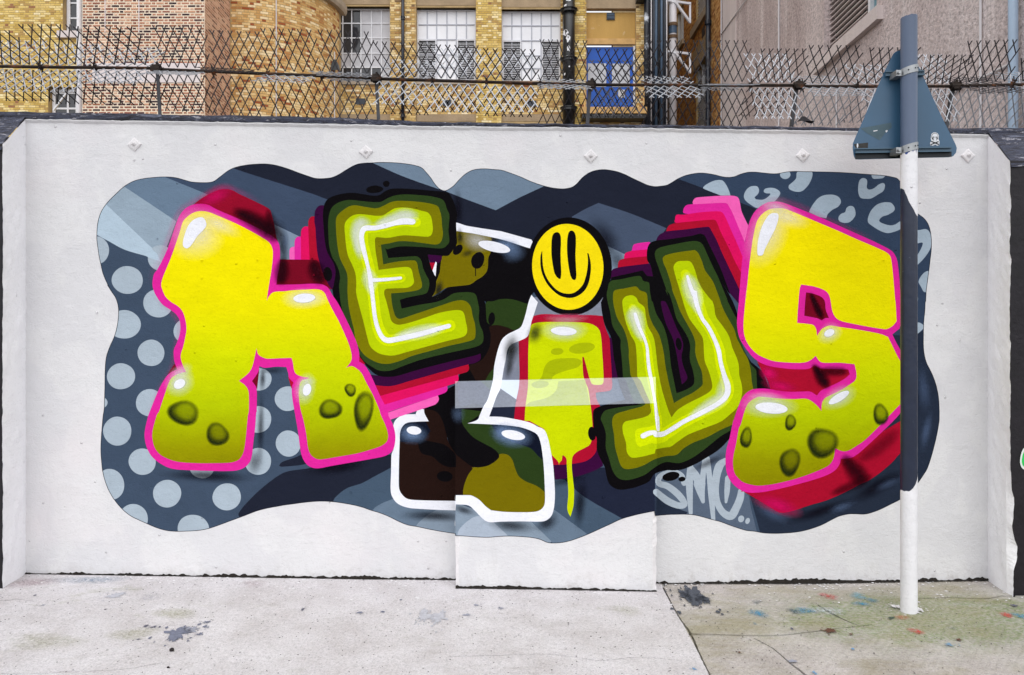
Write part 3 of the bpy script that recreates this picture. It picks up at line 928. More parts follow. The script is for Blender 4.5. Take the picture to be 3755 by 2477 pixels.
for s in ('N 205,868,62 178,792,60 120,752,50 30,752,50 -62,800,60 -70,870,66 20,900,70 110,965,75 180,1040,72 210,1105,60 140,1112,70 20,1060,76 -100,965,70',
          'N 272,660,60 262,900,76 276,1195,42', 'N 275,690,50 330,790,90 380,878,80', 'N 438,600,70 415,740,60 398,870,70', 'N 455,605,60 480,800,60 500,1000,66 522,1265,44', 'N 372,875,130 385,960,90 410,1070,40',
          'N 650,625,60 590,680,90 555,800,84 548,960,70 570,1090,70 630,1190,76 715,1225,90 775,1130,84 815,1030,80 825,960,70', 'N 680,815,60 672,950,60 660,1075,28'):
    bg('tag', stroke(s), 'tag_lettering')
bg('tag', ell('N', 825, 1258, 33, 38, 20), 'tag_lettering')
bg('tag', ell('N', 895, 1280, 24, 35, 20), 'tag_lettering')
bg('black', ell('N', 60, 795, 95, 48, -12), 'tag_lettering')
bg('black', ell('N', 180, 825, 40, 27, -8), 'tag_lettering')
bg('black', ell('B', 990, 342, 88, 43, -4, wob=0.05, seed=4))
bg('black', ell('B', 1118, 282, 38, 34, 20, wob=0.05, seed=5))

FG = []
SHINE = []
def fg(c, s, part, dest=None):
    (FG if dest is None else dest).append((poly(s) if isinstance(s, str) else s, c, part))
# stripes thrown back from the letter U
U = 'letter_u'
fg('light_pink', 'D 300,500 300,470 330,435 400,425 600,412 740,412 790,430 810,480 830,580 870,670 905,740! 860,930! 700,900! 400,600!', U)
fg('pink', 'D 195,600 195,570 205,540 240,510 400,500 660,492 700,540 740,620 790,740 850,880 870,930! 845,1090! 500,900! 300,620!', U)
fg('hot', 'D 100,700 105,670 120,620 200,618 400,590 600,583 640,620 700,750 780,930 845,1085! 835,1260! 500,1000! 150,720!', U)
fg('crimson', 'D 10,800 15,775 40,735 100,712 300,690 530,672 560,700 600,800 680,960 760,1130 835,1270! 810,1470! 400,1000! 40,820!', U)
fg('purple', 'C 1980,900 1985,880 2010,840 2060,810 D 0,800 200,780 470,750 500,790 560,900 620,1040 720,1250 810,1440! 810,1600! 300,1000! -60,950!', U)
fg('pink', 'C 1705,1020 1715,1000 1740,940 1900,915 1925,930! 1900,1040! 1720,1060!', U)
fg('hot', 'C 1628,1105 1630,1085 1640,1040 1700,1015 1890,995! 1890,1100! 1640,1140!', U)
fg('crimson', 'C 1560,1195 1562,1170 1575,1120 1640,1095 1885,1070! 1900,1180! 1570,1210!', U)
fg('purple', 'C 1480,1300 1500,1220 1580,1190 1900,1150! 1960,1200! 1960,1320! 1500,1340!', U)
# the letter i
I_ = 'letter_i'
fg('grey', 'H 600,150! 1400,150! 1400,360! 640,360!', I_)
fg('grey', 'H 400,640! 500,620! 500,1060! 280,1060! 340,830!', I_)
fg('pale_grey', 'H 280,1050! 500,1050! 480,1150! 455,1265! 260,1130!', I_)
fg('ink_blue', 'H 270,1135! 458,1265! 440,1480! 120,1470! 200,1230!', I_)
fg('purple', 'H 1470,590 1515,630 1540,800 1560,1040! 1480,1040!', I_)
fg('purple', 'M 845,640! 1060,640! 1300,480! 1345,480! 1375,560 1400,680! 1300,735 1100,800 880,832! 860,800!', I_)
fg('crimson', 'H 640,355! 740,335 900,340 1100,345 1280,345 1395,355! 1410,430 1440,520 1470,600 1480,750 1490,900 1497,1040 1500,1110 1480,1165 1320,1190! 1330,1260 1370,1340! M 1300,80! 1290,150 1320,250 1352,350 1335,480 1310,550 1220,625 1060,660 850,672! 830,560! 690,240! H 430,1480! 450,1300 480,1150 490,1000 485,800 480,620!', I_)
fg('lime_fill', 'H 600,520 615,460 650,435 740,422 900,420 1100,422 1230,432 1310,460 1360,510 1380,600 1390,750 1400,900 1405,1070 1385,1102 1290,1100 1258,1050 1225,930 1192,805! 1175,800! 1175,850 1185,1000 1210,1080 1240,1160 1260,1300 1275,1420 1285,1540! '
   'M 1285,250 1275,400 1255,450 1200,485 1130,520 1090,550 1065,590 1060,700 1075,850 1085,950 1080,1100 1065,1170 1045,1235! 1020,1190 1010,1130 1020,1000 1015,850 1005,680 1000,600 960,565 950,620 925,645 921,672! 914,640 890,610 860,580 840,560! 760,280! 600,190! 540,190! H 545,1500 555,1340 580,1150 585,1000 585,800 590,620', I_)
fg('lime_spot', ell('H', 900, 742, 69, 37, -4), I_)
fg('lime_spot', ell('H', 1170, 705, 142, 58, -8), I_)
fg('lime_spot', 'H 700,1055! 735,1010 760,920 800,860 880,825 1000,815 1100,815 1160,840 1165,870 1120,915 1000,950 900,985 850,1020 840,1050! ', I_)
fg('lime_spot', 'H 560,1335! 600,1295 800,1240 890,1160 915,1065! 1205,1050! 1260,1330!', I_)
fg('lime_spot', ell('H', 715, 1100, 95, 40, -4), I_)
# the camouflaged figure behind the E, outlined in white
CH = 'camouflage_figure'
fg('black', 'B 1700,830! 1880,790! C 0,815! 300,880! 620,970! 760,1300! H 625,125! 590,200 560,320 530,420 500,480 440,515 360,555 300,610 265,690 240,780 215,900 205,1020 190,1100 140,1270 90,1400 30,1480 -20,1530! L 1950,400! 1400,300! 1520,60! 1560,-40! G 1880,1100! 1920,980! 2200,700! 2200,200! 1900,35! 1700,60! B 1600,1500! 1600,1000!', CH)
fg('camo_olive', 'B 1850,790! C 0,818! 170,850 B 2260,1000 2230,1090 2225,1180 2210,1240 2160,1295 2100,1330 2030,1378 1900,1395 1780,1412 1700,1460 1610,1515! 1640,1400! 1700,1250! 1720,1080! 1800,1000!', CH)
fg('purple', 'B 1560,1052! 1725,1065! 1720,1110 1690,1143! 1600,1145!', CH)
fg('crimson', 'B 1585,1140! 1650,1140! 1640,1220! 1612,1240!', CH)
fg('white', 'B 1655,1128! 1668,1140! 1655,1290! 1618,1240!', CH)
fg('black', ell('B', 1897, 1000, 66, 42, -48), CH)
fg('black', ell('B', 2115, 1115, 68, 96, 22, wob=0.03), CH)
fg('black', stroke('B 2090,1190 2091,1284', 10), CH)
fg('camo_green', 'H 125,208 200,195 280,172 380,170 460,185 530,210 600,230! 560,330! 500,480! 430,508 360,480 270,460 180,455 125,400', CH)
fg('black', ell('H', 187, 385, 36, 70, 6), CH)
fg('brown', 'H 165,470 280,458 440,515! 330,590! 260,720! 230,880! 205,1020! 120,1065! 0,1072! G 2100,1072! 2040,960 2005,900 2150,840 2240,700 2255,560', CH)
fg('camo_green', 'H 225,905! 200,1060! 115,1060! 160,980!', CH)
fg('camo_green', 'H 60,1060! 210,1050! 170,1160! 100,1100!', CH)
fg('ink_blue', 'H -180,1070! 70,1068! 150,1140! 170,1180! 110,1340! 0,1310 -80,1330 -180,1350!', CH)
fg('brown', 'L 1530,60! 1640,80 1700,130 1745,230 1770,330 1800,430 1880,560! 1880,1075! 1600,1070! 1400,1065 1320,1045 1258,960! 1258,600 1262,350 1300,235 1380,195 1540,195!', CH)
fg('gloss_navy', 'L 1350,195! 1545,195! 1600,300! 1500,420 1400,420 1262,420! 1270,280', CH)
fg('black', 'L 1465,430 1500,400 1600,415 1750,450 1850,530 1880,570! 1876,695! 1780,690 1700,650 1620,580 1500,540', CH)
fg('black', ell('L', 1755, 795, 86, 58, 5), CH)
fg('camo_green', 'L 1935,60! H 100,1395! 60,1430! L 2000,215! M 100,225! 500,260! 640,310! 700,360! 745,560! 760,700! 770,980! 600,1000! 300,800! 200,500! L 2000,350! 1940,200!', CH)
fg('gloss_navy', 'M 180,225! 500,262! 640,310 690,350! 725,460 745,620! 690,570 620,495 540,462 420,420 260,330', CH)
fg('brown', 'L 1878,555! 2000,640! 2080,700! 2010,790 1970,880 1955,960 1955,1005! 1878,1008!', CH)
fg('camo_olive', 'M -30,700! 100,680 200,640 265,560 300,548 360,560 410,610 440,700 480,790 560,850 680,900 765,965! 772,1050 755,1125 700,1175 600,1188! 350,1190! 180,1178! 100,1110 20,1030 L 2040,1010 1955,1005! 1955,950 1970,880 2010,780 2060,710', CH)
fg('black', 'L 1560,-40! 1900,-40! 1938,50! 1940,200 2000,300 2080,380 2280,490 2335,540 2345,590 2270,655 2180,690 2050,685 1880,560! 1800,430 1770,300 1720,150 1640,70 1540,62!', CH)
fg('white', 'B 1860,700! 1900,708 2000,740 2376,800! C 620,890! 680,1000! 580,978 300,890 0,825! B 1885,795! 1860,795!', CH)
fg('white', 'H 620,125! 690,205! 650,330 620,420 600,520 570,585 480,630 410,660 360,720 340,830 320,920 300,1050 280,1150 240,1230 190,1370 160,1450! 300,1455 450,1480 600,1515 690,1560 M 760,290 800,380 830,520 855,660 870,850 876,1000 866,1130 840,1220 780,1275 700,1288 500,1285 300,1288 170,1295 100,1265 0,1165 '
   'L 2030,1120 1980,1105 1876,1100! 1872,1165! 1700,1160 1500,1150 1350,1135 1240,1090 1180,1010 1165,930 1170,750 1175,560 1200,490 1215,330 1195,240 1230,170 1310,125 1440,118! 1450,85 1480,60 1530,65! 1535,110 1580,195! 1450,200 1350,210 1300,245 1270,310 1265,400 1258,600 1255,900 1275,970 1330,1030 1400,1050 1600,1058 1872,1062! 1876,1000! 2000,1000 2050,1005 2130,1050 2200,1120 2260,1165! '
   'M 350,1183 600,1185 700,1170 755,1120 768,1050 765,900 755,700 740,550 720,430 690,350 640,310 500,260 300,235 100,225 -75,218! 30,180 60,120 100,30 H 140,1270 190,1100 205,1020 215,900 240,780 265,690 300,610 360,555 440,515 500,480 530,420 560,320 590,200', CH)
fg('white', ell('C', 215, 968, 177, 55, 13), CH, SHINE)
fg('white', ell('M', 422, 345, 130, 50, 11), CH, SHINE)
fg('white', ell('L', 1420, 295, 80, 45, 6), CH, SHINE)
fg('black', ell('M', 1280, 330, 43, 76, -6), I_)
# the letter E
E_ = 'letter_e'
fg('light_pink', 'B 65,1150! 65,1000 90,970 140,975 240,1150!', E_)
fg('pink', 'B 120,1150! 120,910 135,870 170,855 215,870 300,1150!', E_)
fg('hot', 'B 190,1150! 190,800 215,755 250,745 300,770 380,1150!', E_)
fg('crimson', 'B 285,1150! 270,800 270,690 290,650 320,635 360,650 480,1150! 420,1220!', E_)
fg('dark_red', 'A 2030,1105! B 320,1108! 380,1125 420,1200! 560,1300! 560,1440! 400,1400! A 1990,1400!', 'letter_n')
fg('light_pink', 'G 1100,1420! 1680,1220! 1692,1260 1680,1290 1650,1320 1130,1495!', E_)
fg('pink', 'G 1050,1330! 1780,1108! 1784,1160 1750,1195 1100,1415!', E_)
fg('hot', 'G 1000,1235! 1900,990! 1905,1050 1880,1085 1050,1335!', E_)
fg('crimson', 'G 950,1095! 1150,1105 1400,1050 2010,875! 2020,930 1995,965 1000,1240!', E_)
fg('purple', 'G 900,990! 1150,1010 1400,950 2145,760! 2142,830 2080,868 2010,882 1400,1055 1170,1118 960,1105!', E_)
fg('purple', 'B 335,700 337,620 345,570 380,525 420,515 500,530! 700,1200! 640,1500! 540,1440! 500,1400 430,1260 400,1170 370,1050 355,900 345,750', E_)
fg('black', ell('B', 480, 1265, 48, 78, -6), E_)
fg('black', 'B 640,390 750,380 870,395 960,410 1040,405 1110,360 1180,335 1300,333 1450,342 1600,355 1750,368 1800,385 1840,450 1870,530 1890,620 1880,720 1885,850 1885,940 1840,1010 1800,1060 1770,1068 1570,1052! 1580,1100 1610,1200 1650,1290 1662,1360 1650,1450 1615,1515! G 1700,110 1780,50 1900,35 2060,40 2130,90 2180,180 2200,230 2205,330 2215,420 2240,520 2248,620 2235,690 2190,740 2100,780 1900,830 1600,905 1400,960 1250,1005 1150,1018 1030,1005 940,940 870,860 800,740 720,560 640,340 560,200 530,60 B 540,1410 560,1300 565,1230 545,1150 505,1080 470,1010 448,900 435,750 428,620 440,520 470,460 530,420', E_)
fg('dark_green', 'B 740,458 850,470 960,480 1060,478 1130,440 1210,410 1320,397 1450,403 1580,415 1700,440 1750,475 1780,560 1805,620 1800,720 1795,800 1805,910 1780,950 1740,980 1680,985 1500,970 1300,962 1200,975 1125,995 1105,975! 1140,1090! 1280,1080 1400,1072 1460,1075 1500,1120 1520,1200 1550,1270 1585,1340 1580,1420 1550,1475 1450,1500 1350,1520 1265,1545! '
   'G 1285,275! 1400,250 1500,230 1650,205 1750,170 1850,110 1950,97 2030,97 2090,120 2115,200 2130,290 2125,380 2140,460 2170,530 2175,620 2140,670 2060,700 1900,735 1700,780 1500,830 1300,900 1200,940 1120,955 1030,945 950,900 880,850 820,760 780,640 740,560 690,440 650,330 620,200 605,50 B 605,1380 615,1300 600,1220 570,1150 530,1080 500,980 490,880 485,750 490,650 510,570 545,520 600,485 670,463', E_)
fg('olive', 'B 780,515 900,535 1010,548 1090,520 1160,485 1240,468 1400,472 1560,490 1670,520 1700,570 1718,640 1725,730 1735,830 1720,900 1690,935 1640,943 1500,925 1350,908 1250,908 1150,930 1060,945! 1085,1160! 1200,1135 1320,1120 1430,1118 1455,1150 1470,1230 1490,1300 1508,1380 1495,1420 1440,1445 1300,1465 1170,1475! '
   'G 1180,220 1210,340 1240,380 1280,385 1400,345 1550,295 1700,245 1850,195 1940,183 2000,205 2040,260 2060,360 2085,450 2090,560 2070,610 1980,640 1800,680 1600,735 1400,790 1280,840 1150,875 1050,870 950,830 870,770 810,680 780,600 765,500 740,400 710,260 695,100 697,0 B 695,1290 680,1230 640,1150 610,1080 590,980 580,900 570,760 572,660 600,610 660,560 720,525', E_)
fg('lime', 'B 830,612 920,620 1000,630 1080,625 1140,590 1210,550 1300,540 1400,550 1500,575 1570,595 1605,640 1618,700 1625,780 1610,835 1570,858 1450,850 1330,842 1250,850 1130,870 1010,862 995,880 1000,1000 1020,1130 1035,1220! 1150,1205 1280,1190 1360,1190 1395,1220 1410,1290 1420,1350 1390,1395 1330,1415 1200,1420 1110,1430 1095,1480 '
   'G 1120,200 1150,320 1170,400 1210,440 1270,450 1400,420 1550,370 1700,320 1850,293 1930,295 1965,330 1985,420 2000,500 1985,560 1930,590 1750,635 1550,690 1350,745 1200,785 1080,775 1000,740 940,680 915,600 890,500 860,380 820,230 790,100 792,0 B 780,1250 740,1150 700,1060 680,950 670,850 663,750 680,690 730,640 780,618', E_)
fg('yellow', stroke('B 1440,700,111 1300,695,94 1200,715,103 1100,740,103 1000,762,94 880,778,103 858,850,120 870,960,120 900,1080,120 930,1200,120 955,1320,120 960,1390,120 G 965,50,120 985,200,120 1000,350,120 1030,480,129 1075,575,137 1140,620,129 1250,605,120 1500,545,120 1700,490,120 1810,460,129'), E_)
fg('yellow', stroke('B 960,1330,94 1100,1325,94 1280,1308,99'), E_)
fg('white', stroke('B 1405,694,63 1300,690,70 1200,712,53 1100,740,52 1000,762,50 880,770,60 848,850,53 862,960,53 892,1080,43 922,1200,38 945,1320,50 952,1400,48 G 958,50,45 975,200,43 992,350,43 1022,480,45 1070,580,50 1130,620,58 1250,605,57 1500,548,55 1700,490,48 1800,464,47'), E_, SHINE)
fg('white', stroke('B 950,1332,43 1100,1325,36 1275,1308,31'), E_, SHINE)
# the smiling face
SM = 'smiling_face'
fg('black', ell('C', 1035, 1182, 460, 534, -4), SM)
fg('smile', ell('C', 1016, 1186, 388, 468, -4), SM)
fg('black', 'C 890,808 920,815 938,850 942,920 938,1020 940,1130 945,1250 935,1318 900,1300 870,1250 850,1150 838,1050 838,930 845,860 860,825', SM)
fg('black', 'C 1055,790 1085,805 1102,850 1105,930 1100,1050 1105,1180 1110,1280 1100,1325 1070,1325 1045,1280 1025,1180 1010,1050 1008,930 1015,850 1030,805', SM)
fg('black', 'C 733,1015! 718,1080 720,1180 740,1270 790,1370 860,1450 940,1505 1030,1525 1110,1510 1190,1455 1240,1370 1262,1270 1268,1180 1258,1100 1240,1040 1228,1035! 1235,1110 1230,1200 1210,1300 1180,1380 1120,1445 1060,1475 980,1475 900,1440 830,1370 780,1290 750,1200 740,1100 738,1020!', SM)
# the letter U
fg('black', 'C 1495,1300! 1830,1225! 1880,1285! 1945,1290! 1915,1165 1880,1110 1880,1000 1910,930 1980,900 2150,880 2376,845 D 380,825 430,850 470,930 530,1050 600,1200 650,1330 700,1480 I 620,0 700,130 760,260 790,380 800,560 830,650 880,770 950,880 995,960 1000,1050 1020,1150! 850,1250! 780,1400! 740,1520! N 730,200! 700,380! 640,450 560,520 450,590 330,660 200,715 100,730 0,730 M 1960,770 1900,850 1780,905 1680,930 1590,940 1530,925 1470,880 1440,800 1420,700 1390,640 1350,560 1330,480 1330,380 1300,280 1290,150 1300,70 H 1365,1340 1460,1310! 1640,1265! 1590,1140 1560,1030 1530,880 1515,800 1500,650 1480,570 1420,450 1390,330 1375,210!', U)
fg('dark_green', 'C 1480,1345 1600,1320 1800,1285 1840,1340 1900,1360 1910,1450 1930,1560 H 1940,200 1980,330 2050,450 2090,560 2120,720 2140,900 2170,1050 2200,1197! I 220,1160 300,1110 315,1050 300,950 270,850 265,780 270,680 240,580 180,480 120,380 80,230 40,110 0,70 C 2110,1500 2060,1350 2000,1180 1970,1090 1965,1030 2000,985 2100,955 2376,905 D 380,920 420,970 460,1060 520,1190 570,1290 620,1410 680,1560 I 640,130 680,200 740,320 780,400 820,600 840,680 890,790 930,880 990,950 1000,1060 1010,1150! 850,1250! N 740,220! 710,295! 600,360 500,440 400,520 280,600 150,650 0,640 M 1960,700 1850,780 1700,830 1600,830 1540,790 1500,720 1470,620 1430,480 1430,330 1400,230 1375,170 1390,120 1430,75 1600,40 1820,15! H 1740,1300! 1700,1200 1650,1060 1620,1020 1610,900 1600,780 1590,680 1590,610 1540,530 1500,450 1480,330 1450,200 1440,130 C 1450,1430', U)
fg('olive', 'C 1510,1480 1530,1440 1640,1420 1760,1400 1800,1440 1870,1470 1885,1540 H 1885,200 1900,330 1940,440 2000,540 2030,620 2060,750 2080,900 2120,1100 2172,1303! I 200,1240 300,1190 400,1110 405,1050 395,960 350,850 325,750 325,640 290,540 230,430 160,300 120,190 80,90 60,0 D 20,1240 0,1190 C 2060,1150 2050,1090 2080,1060 2200,1030 2376,1005 D 320,1003 360,1040 400,1130 430,1220 480,1290 520,1350 560,1450 600,1560 I 600,200 640,300 700,410 750,500 780,600 810,660 850,740 900,830 930,950 940,1060 960,1160! 850,1230! N 760,120! 730,233! 600,290 450,370 300,430 200,490 120,560 0,575 M 1960,610 1850,670 1750,705 1640,715 1590,670 1560,580 1530,470 1520,350 1500,230 1505,160 1540,115 1650,80 1820,35! H 1862,1318! 1800,1200 1730,1050 1700,1000 1690,900 1680,800 1680,720 1660,600 1620,490 1560,390 1530,300 1510,200', U)
fg('lime', 'H 1610,200 1620,170 1650,140 1720,130 1765,160 1790,210 1850,260 1865,350 1890,470 1940,560 1965,650 1980,780 2000,950 2040,1150 2100,1350 2145,1460! I 130,1380 240,1310 380,1240 480,1180 510,1130 500,1050 470,950 430,850 420,750 415,650 400,580 330,480 260,380 215,270 170,120 140,20 D 100,1250 90,1180 130,1130 200,1122 270,1128 310,1190 340,1280 360,1350 420,1450 510,1560 I 500,160 530,250 550,360 620,460 690,570 730,700 780,820 800,900 805,1000 830,1100 835,1200 790,1340 700,1430 N 600,200 450,260 250,340 130,420 60,470 0,480 M 1972,500! 1964,545! 1850,575 1750,592 1700,585 1660,530 1650,430 1620,330 1612,250 1640,200 1720,180 1850,150 1920,100 1912,20! H 1910,1290! 1870,1200 1810,1060 1775,1020 1770,900 1765,780 1750,650 1700,560 1650,430 1620,300', U)
fg('yellow', stroke('H 1720,260,77 1750,340,94 1790,480,94 1845,600,94 1880,700,94 1895,830,94 1910,950,94 1930,1050,94 1955,1180,86 1970,1300,77 1990,1450,77 M 1995,120,77 2010,300,77'), U)
fg('yellow', stroke('D 215,1260,94 255,1380,111 300,1500,129 I 330,80,129 360,230,129 415,380,120 480,480,111 550,620,111 590,740,120 605,860,120 645,1000,129 680,1120,129 668,1220,129 580,1310,129 400,1410,120 200,1510,120 N 100,268,129 0,330,129 M 2050,350,146 1970,370,146'), U)
fg('yellow', 'M 1750,330 1760,290 1800,270 1900,255 1968,235! 1968,420! 1880,450 1800,472 1765,440 1755,400', U)
fg('white', stroke('H 1750,335,36 1765,390,42 1800,490,36 1850,600,30 1880,700,30 1890,830,35 1905,950,38 1925,1050,36 1945,1180,28 1968,1300,30 1985,1450,38 M 1988,150,45 2000,290,33'), U, SHINE)
fg('white', stroke('D 240,1290,28 270,1390,40 312,1500,42 I 312,80,53 342,230,47 400,380,40 470,480,43 540,620,42 582,740,48 602,860,43 640,1000,50 678,1120,63 665,1220,60 580,1305,52 400,1405,52 200,1505,48 N 100,262,50 0,322,48 M 2045,335,55 1975,340,55'), U, SHINE)
fg('white', stroke('M 1835,355,55 1900,325,52 1966,316,43'), U, SHINE)
fg('purple', 'I 0,200 60,330 120,480 160,560 192,650 190,720 175,800 195,900 240,1020 225,1060 180,1100! 150,940 120,760 80,600 0,420 -50,200', U)
fg('black', ell('I', 145, 660, 32, 68, -8), U)
# the letter S
S_ = 'letter_s'
fg('black', 'I 940,860! 1060,960! 1140,1160! 1000,1170! 990,950!', S_)
fg('purple', 'I 1000,880! 1060,950 1110,1050 1140,1160! 1200,1180! 1100,900!', S_)
fg('crimson', 'I 1000,850! 1130,900 1250,910 1400,925 1560,920 1620,880! 1690,910 2000,920! 2030,990! 1850,1110 1700,1180 1650,1240! 1500,1200 1150,1190! 1120,1060 1050,950', S_)
fg('crimson', 'N 820,960! 1000,960 1200,935 1450,875 1650,815 1780,755 1850,705 1900,640 1905,590! 2000,585 2080,560 2200,455 2376,300! O 1860,150! 1880,470! 1770,560 1700,640 1560,760 1440,840 1350,880 1200,960 1000,1050 800,1110 650,1160 520,1190 450,1180 350,1120 200,1030 60,950!', S_)
fg('pink', 'E 395,477 450,475 520,490 600,520 750,580 900,640 1100,730 1300,820 1500,910 1640,980 1700,1020 1735,1070 1755,1130 1775,1300 1790,1540 J 1800,400 1775,490! 1700,555! 1740,640 1790,730 1840,830 1870,950 1870,1150 1840,1330 1772,1430 1650,1560 O 1600,300 1450,440 1350,530 1270,585 1200,600 1140,603! 1125,660 1080,725 1000,775 850,830 650,885 450,935 250,970 100,965 N 770,910 700,830 665,740 655,620 665,500 700,370 740,180 I 740,1500 780,1380 830,1260 880,1195 950,1155 1040,1145 1130,1150 1220,1165 1350,1180 1500,1178 1580,1180 1650,1222! 1700,1165 1850,1095 1950,1040 2008,990! 1992,938! 1900,935 1760,930 1690,925 1620,890! 1560,930 1400,935 1250,920 1130,900 1030,860 950,800 870,700 810,600 785,500 780,400 800,200 D 800,1540 820,1300 840,1080 870,900 900,750 930,660 970,590 1030,530 1110,485', S_)
fg('s_fill', 'E 470,548 530,555 650,600 850,685 1100,790 1300,880 1500,965 1620,1020 1670,1060 1690,1120 1710,1300 1730,1540 J 1735,200 1745,380! 1750,500! 1640,560! 1700,680 1770,820 1840,920 1850,1150 1820,1280 1772,1330 1560,1550 O 1400,400 1300,470 1220,515 1150,520 1075,488! 1068,560 1050,620 1000,680 850,750 650,820 450,870 300,893 200,893 N 850,860 790,810 750,750 735,650 745,550 770,440 800,270 I 820,1540 860,1400 900,1310 960,1260 1020,1235 1100,1240 1250,1255 1400,1260 1520,1255 1580,1275 1650,1330 1700,1390! 1705,1310 1740,1250 1900,1170 2010,1100 2070,1050 2080,980 2060,880! 1900,865 1700,860 1635,790! 1590,830 1520,860 1400,865 1200,850 1100,820 1000,770 920,690 870,600 850,480 860,300 890,20 D 880,1540 900,1300 920,1120 950,900 985,730 1020,650 1080,590 1150,555', S_)
fg('pink', 'J 1130,405 1200,425 1400,465 1580,495 1640,497 1700,465 1740,420 1765,370! 1780,490! 1700,555! 1640,580! 1600,560 1500,535 1300,500 1130,475 1020,460 960,480 920,510 880,572! 870,500 840,455 770,440 663,430! 670,300 690,60 708,12! 850,35 950,70 1000,110 1025,180 1045,300 1080,370', S_)
fg('dark_red', 'J 760,98! 850,115 930,150 965,200 975,290 1010,378! 970,378 930,402! 880,380 740,352! 750,200', S_)
# the letter n
n_ = 'letter_n'
fg('red', 'A 1080,520! 1200,430 1330,365 1400,342 1500,345 1600,395 1750,465 1880,530 1930,565 1950,620 1975,720 2000,860 2025,930! 1800,1000! 1200,800!', n_)
fg('dark_red', 'F 890,875! 815,990! 940,950!', n_)
fg('dark_red', 'F 1815,930! 1725,1065! 1790,1150!', n_)
fg('crimson', 'F 2128,1020! 2200,1080! 2165,1145!', n_)
fg('crimson', 'G 815,780! 890,880! 810,870!', n_)
fg('pink', 'A 1190,500 1260,512 1350,560 1500,625 1650,690 1800,765 1930,835 2000,890 2030,940 2040,1010 2038,1150 2010,1300 2000,1380! 2200,1378 B 297,1370 400,1373 450,1390 490,1420 530,1490 G 600,230 690,410 760,560 800,660 820,740 825,800 822,850! 870,880 905,920 960,1020 1040,1200 1100,1320 1140,1410 L 1140,130 1190,230 1215,330 1215,420 1195,500 1150,550 1080,580 900,615 700,650 500,685 400,705 330,705 270,680 225,630 195,560 175,450 160,330 130,150 G 95,1250 90,1130 108,1080! 60,1030 50,980 30,912! F 2000,908 1870,920 1815,900! 1800,970 1735,1065! 1780,1130 1788,1200 1785,1400 K 1780,100 1770,250 1750,420 1735,560 1710,640 1650,700 1570,730 1450,738 1250,735 1050,728 900,718 800,690 700,630 630,560 585,470 565,370 570,280 600,150 F 600,1450 700,1200 760,1080 830,985 920,935! 890,850 882,730 915,650 945,560 955,480 945,400 910,340 850,290 760,230 700,150 665,80 A 650,1370 665,1270 700,1220 760,1110 830,950 890,770 930,660 980,580 1040,530 1110,505', n_)
fg('n_fill', 'A 1200,580 1270,592 1400,645 1550,710 1700,785 1850,870 1920,920 1955,980 1963,1050 1950,1200 1925,1350 1905,1480 1896,1556! F 1920,140 1970,95 2100,85 G 100,75 297,65 350,63 410,75 450,110 480,180 540,300 600,410 660,540 710,660 738,760 740,830 710,885 678,920! 740,900 800,930 850,980 900,1080 970,1210 1040,1370 L 1060,130 1100,215 1130,300 1138,370 1120,420 1060,465 960,500 800,545 600,580 450,605 380,610 330,590 290,550 265,480 245,330 215,180 G 180,1350 165,1200 175,1100 200,1060 285,1030! 200,1015 140,990 115,950 100,860 86,812! F 2050,815 1900,820 1840,800 1800,770 1783,708! 1765,800 1740,900 1710,960 1660,1010 1593,1062! 1660,1110 1695,1170 1702,1250 1700,1400 K 1690,130 1670,350 1650,500 1625,570 1580,620 1500,645 1300,652 1100,650 920,635 800,595 720,545 670,470 648,370 655,280 700,120 F 720,1400 780,1220 830,1080 870,1020 960,975 1017,965! 985,900 962,830 960,770 985,690 1005,600 1020,500 1010,400 980,310 930,250 850,200 790,140 755,60 A 745,1380 760,1310 800,1210 850,1090 900,950 950,800 980,700 1020,650 1080,605 1140,583', n_)
# hard white shines on the letters
for part, s in ((n_, 'A 1150,650 1200,650 1230,690 1235,740 1200,790 1140,850 1100,910 1060,965 1020,985 985,960 985,900 1010,810 1040,740 1090,680'),
                (n_, ell('G', 225, 160, 118, 49, -4)), (n_, ell('F', 945, 1095, 66, 48, -32)), (n_, ell('G', 255, 1158, 44, 66, 15)),
                (S_, 'D 1180,600 1225,610 1230,660 1200,760 1140,880 1080,1000 1060,1055 1010,1060 1000,1010 1010,900 1040,780 1080,690 1130,620'),
                (S_, ell('I', 1785, 540, 58, 38, -25)), (S_, ell('I', 1155, 1358, 175, 60, 5)), (S_, ell('I', 1890, 1243, 127, 40, -31)), (I_, ell('H', 972, 520, 140, 46, 3))):
    fg('white', s, part, SHINE)

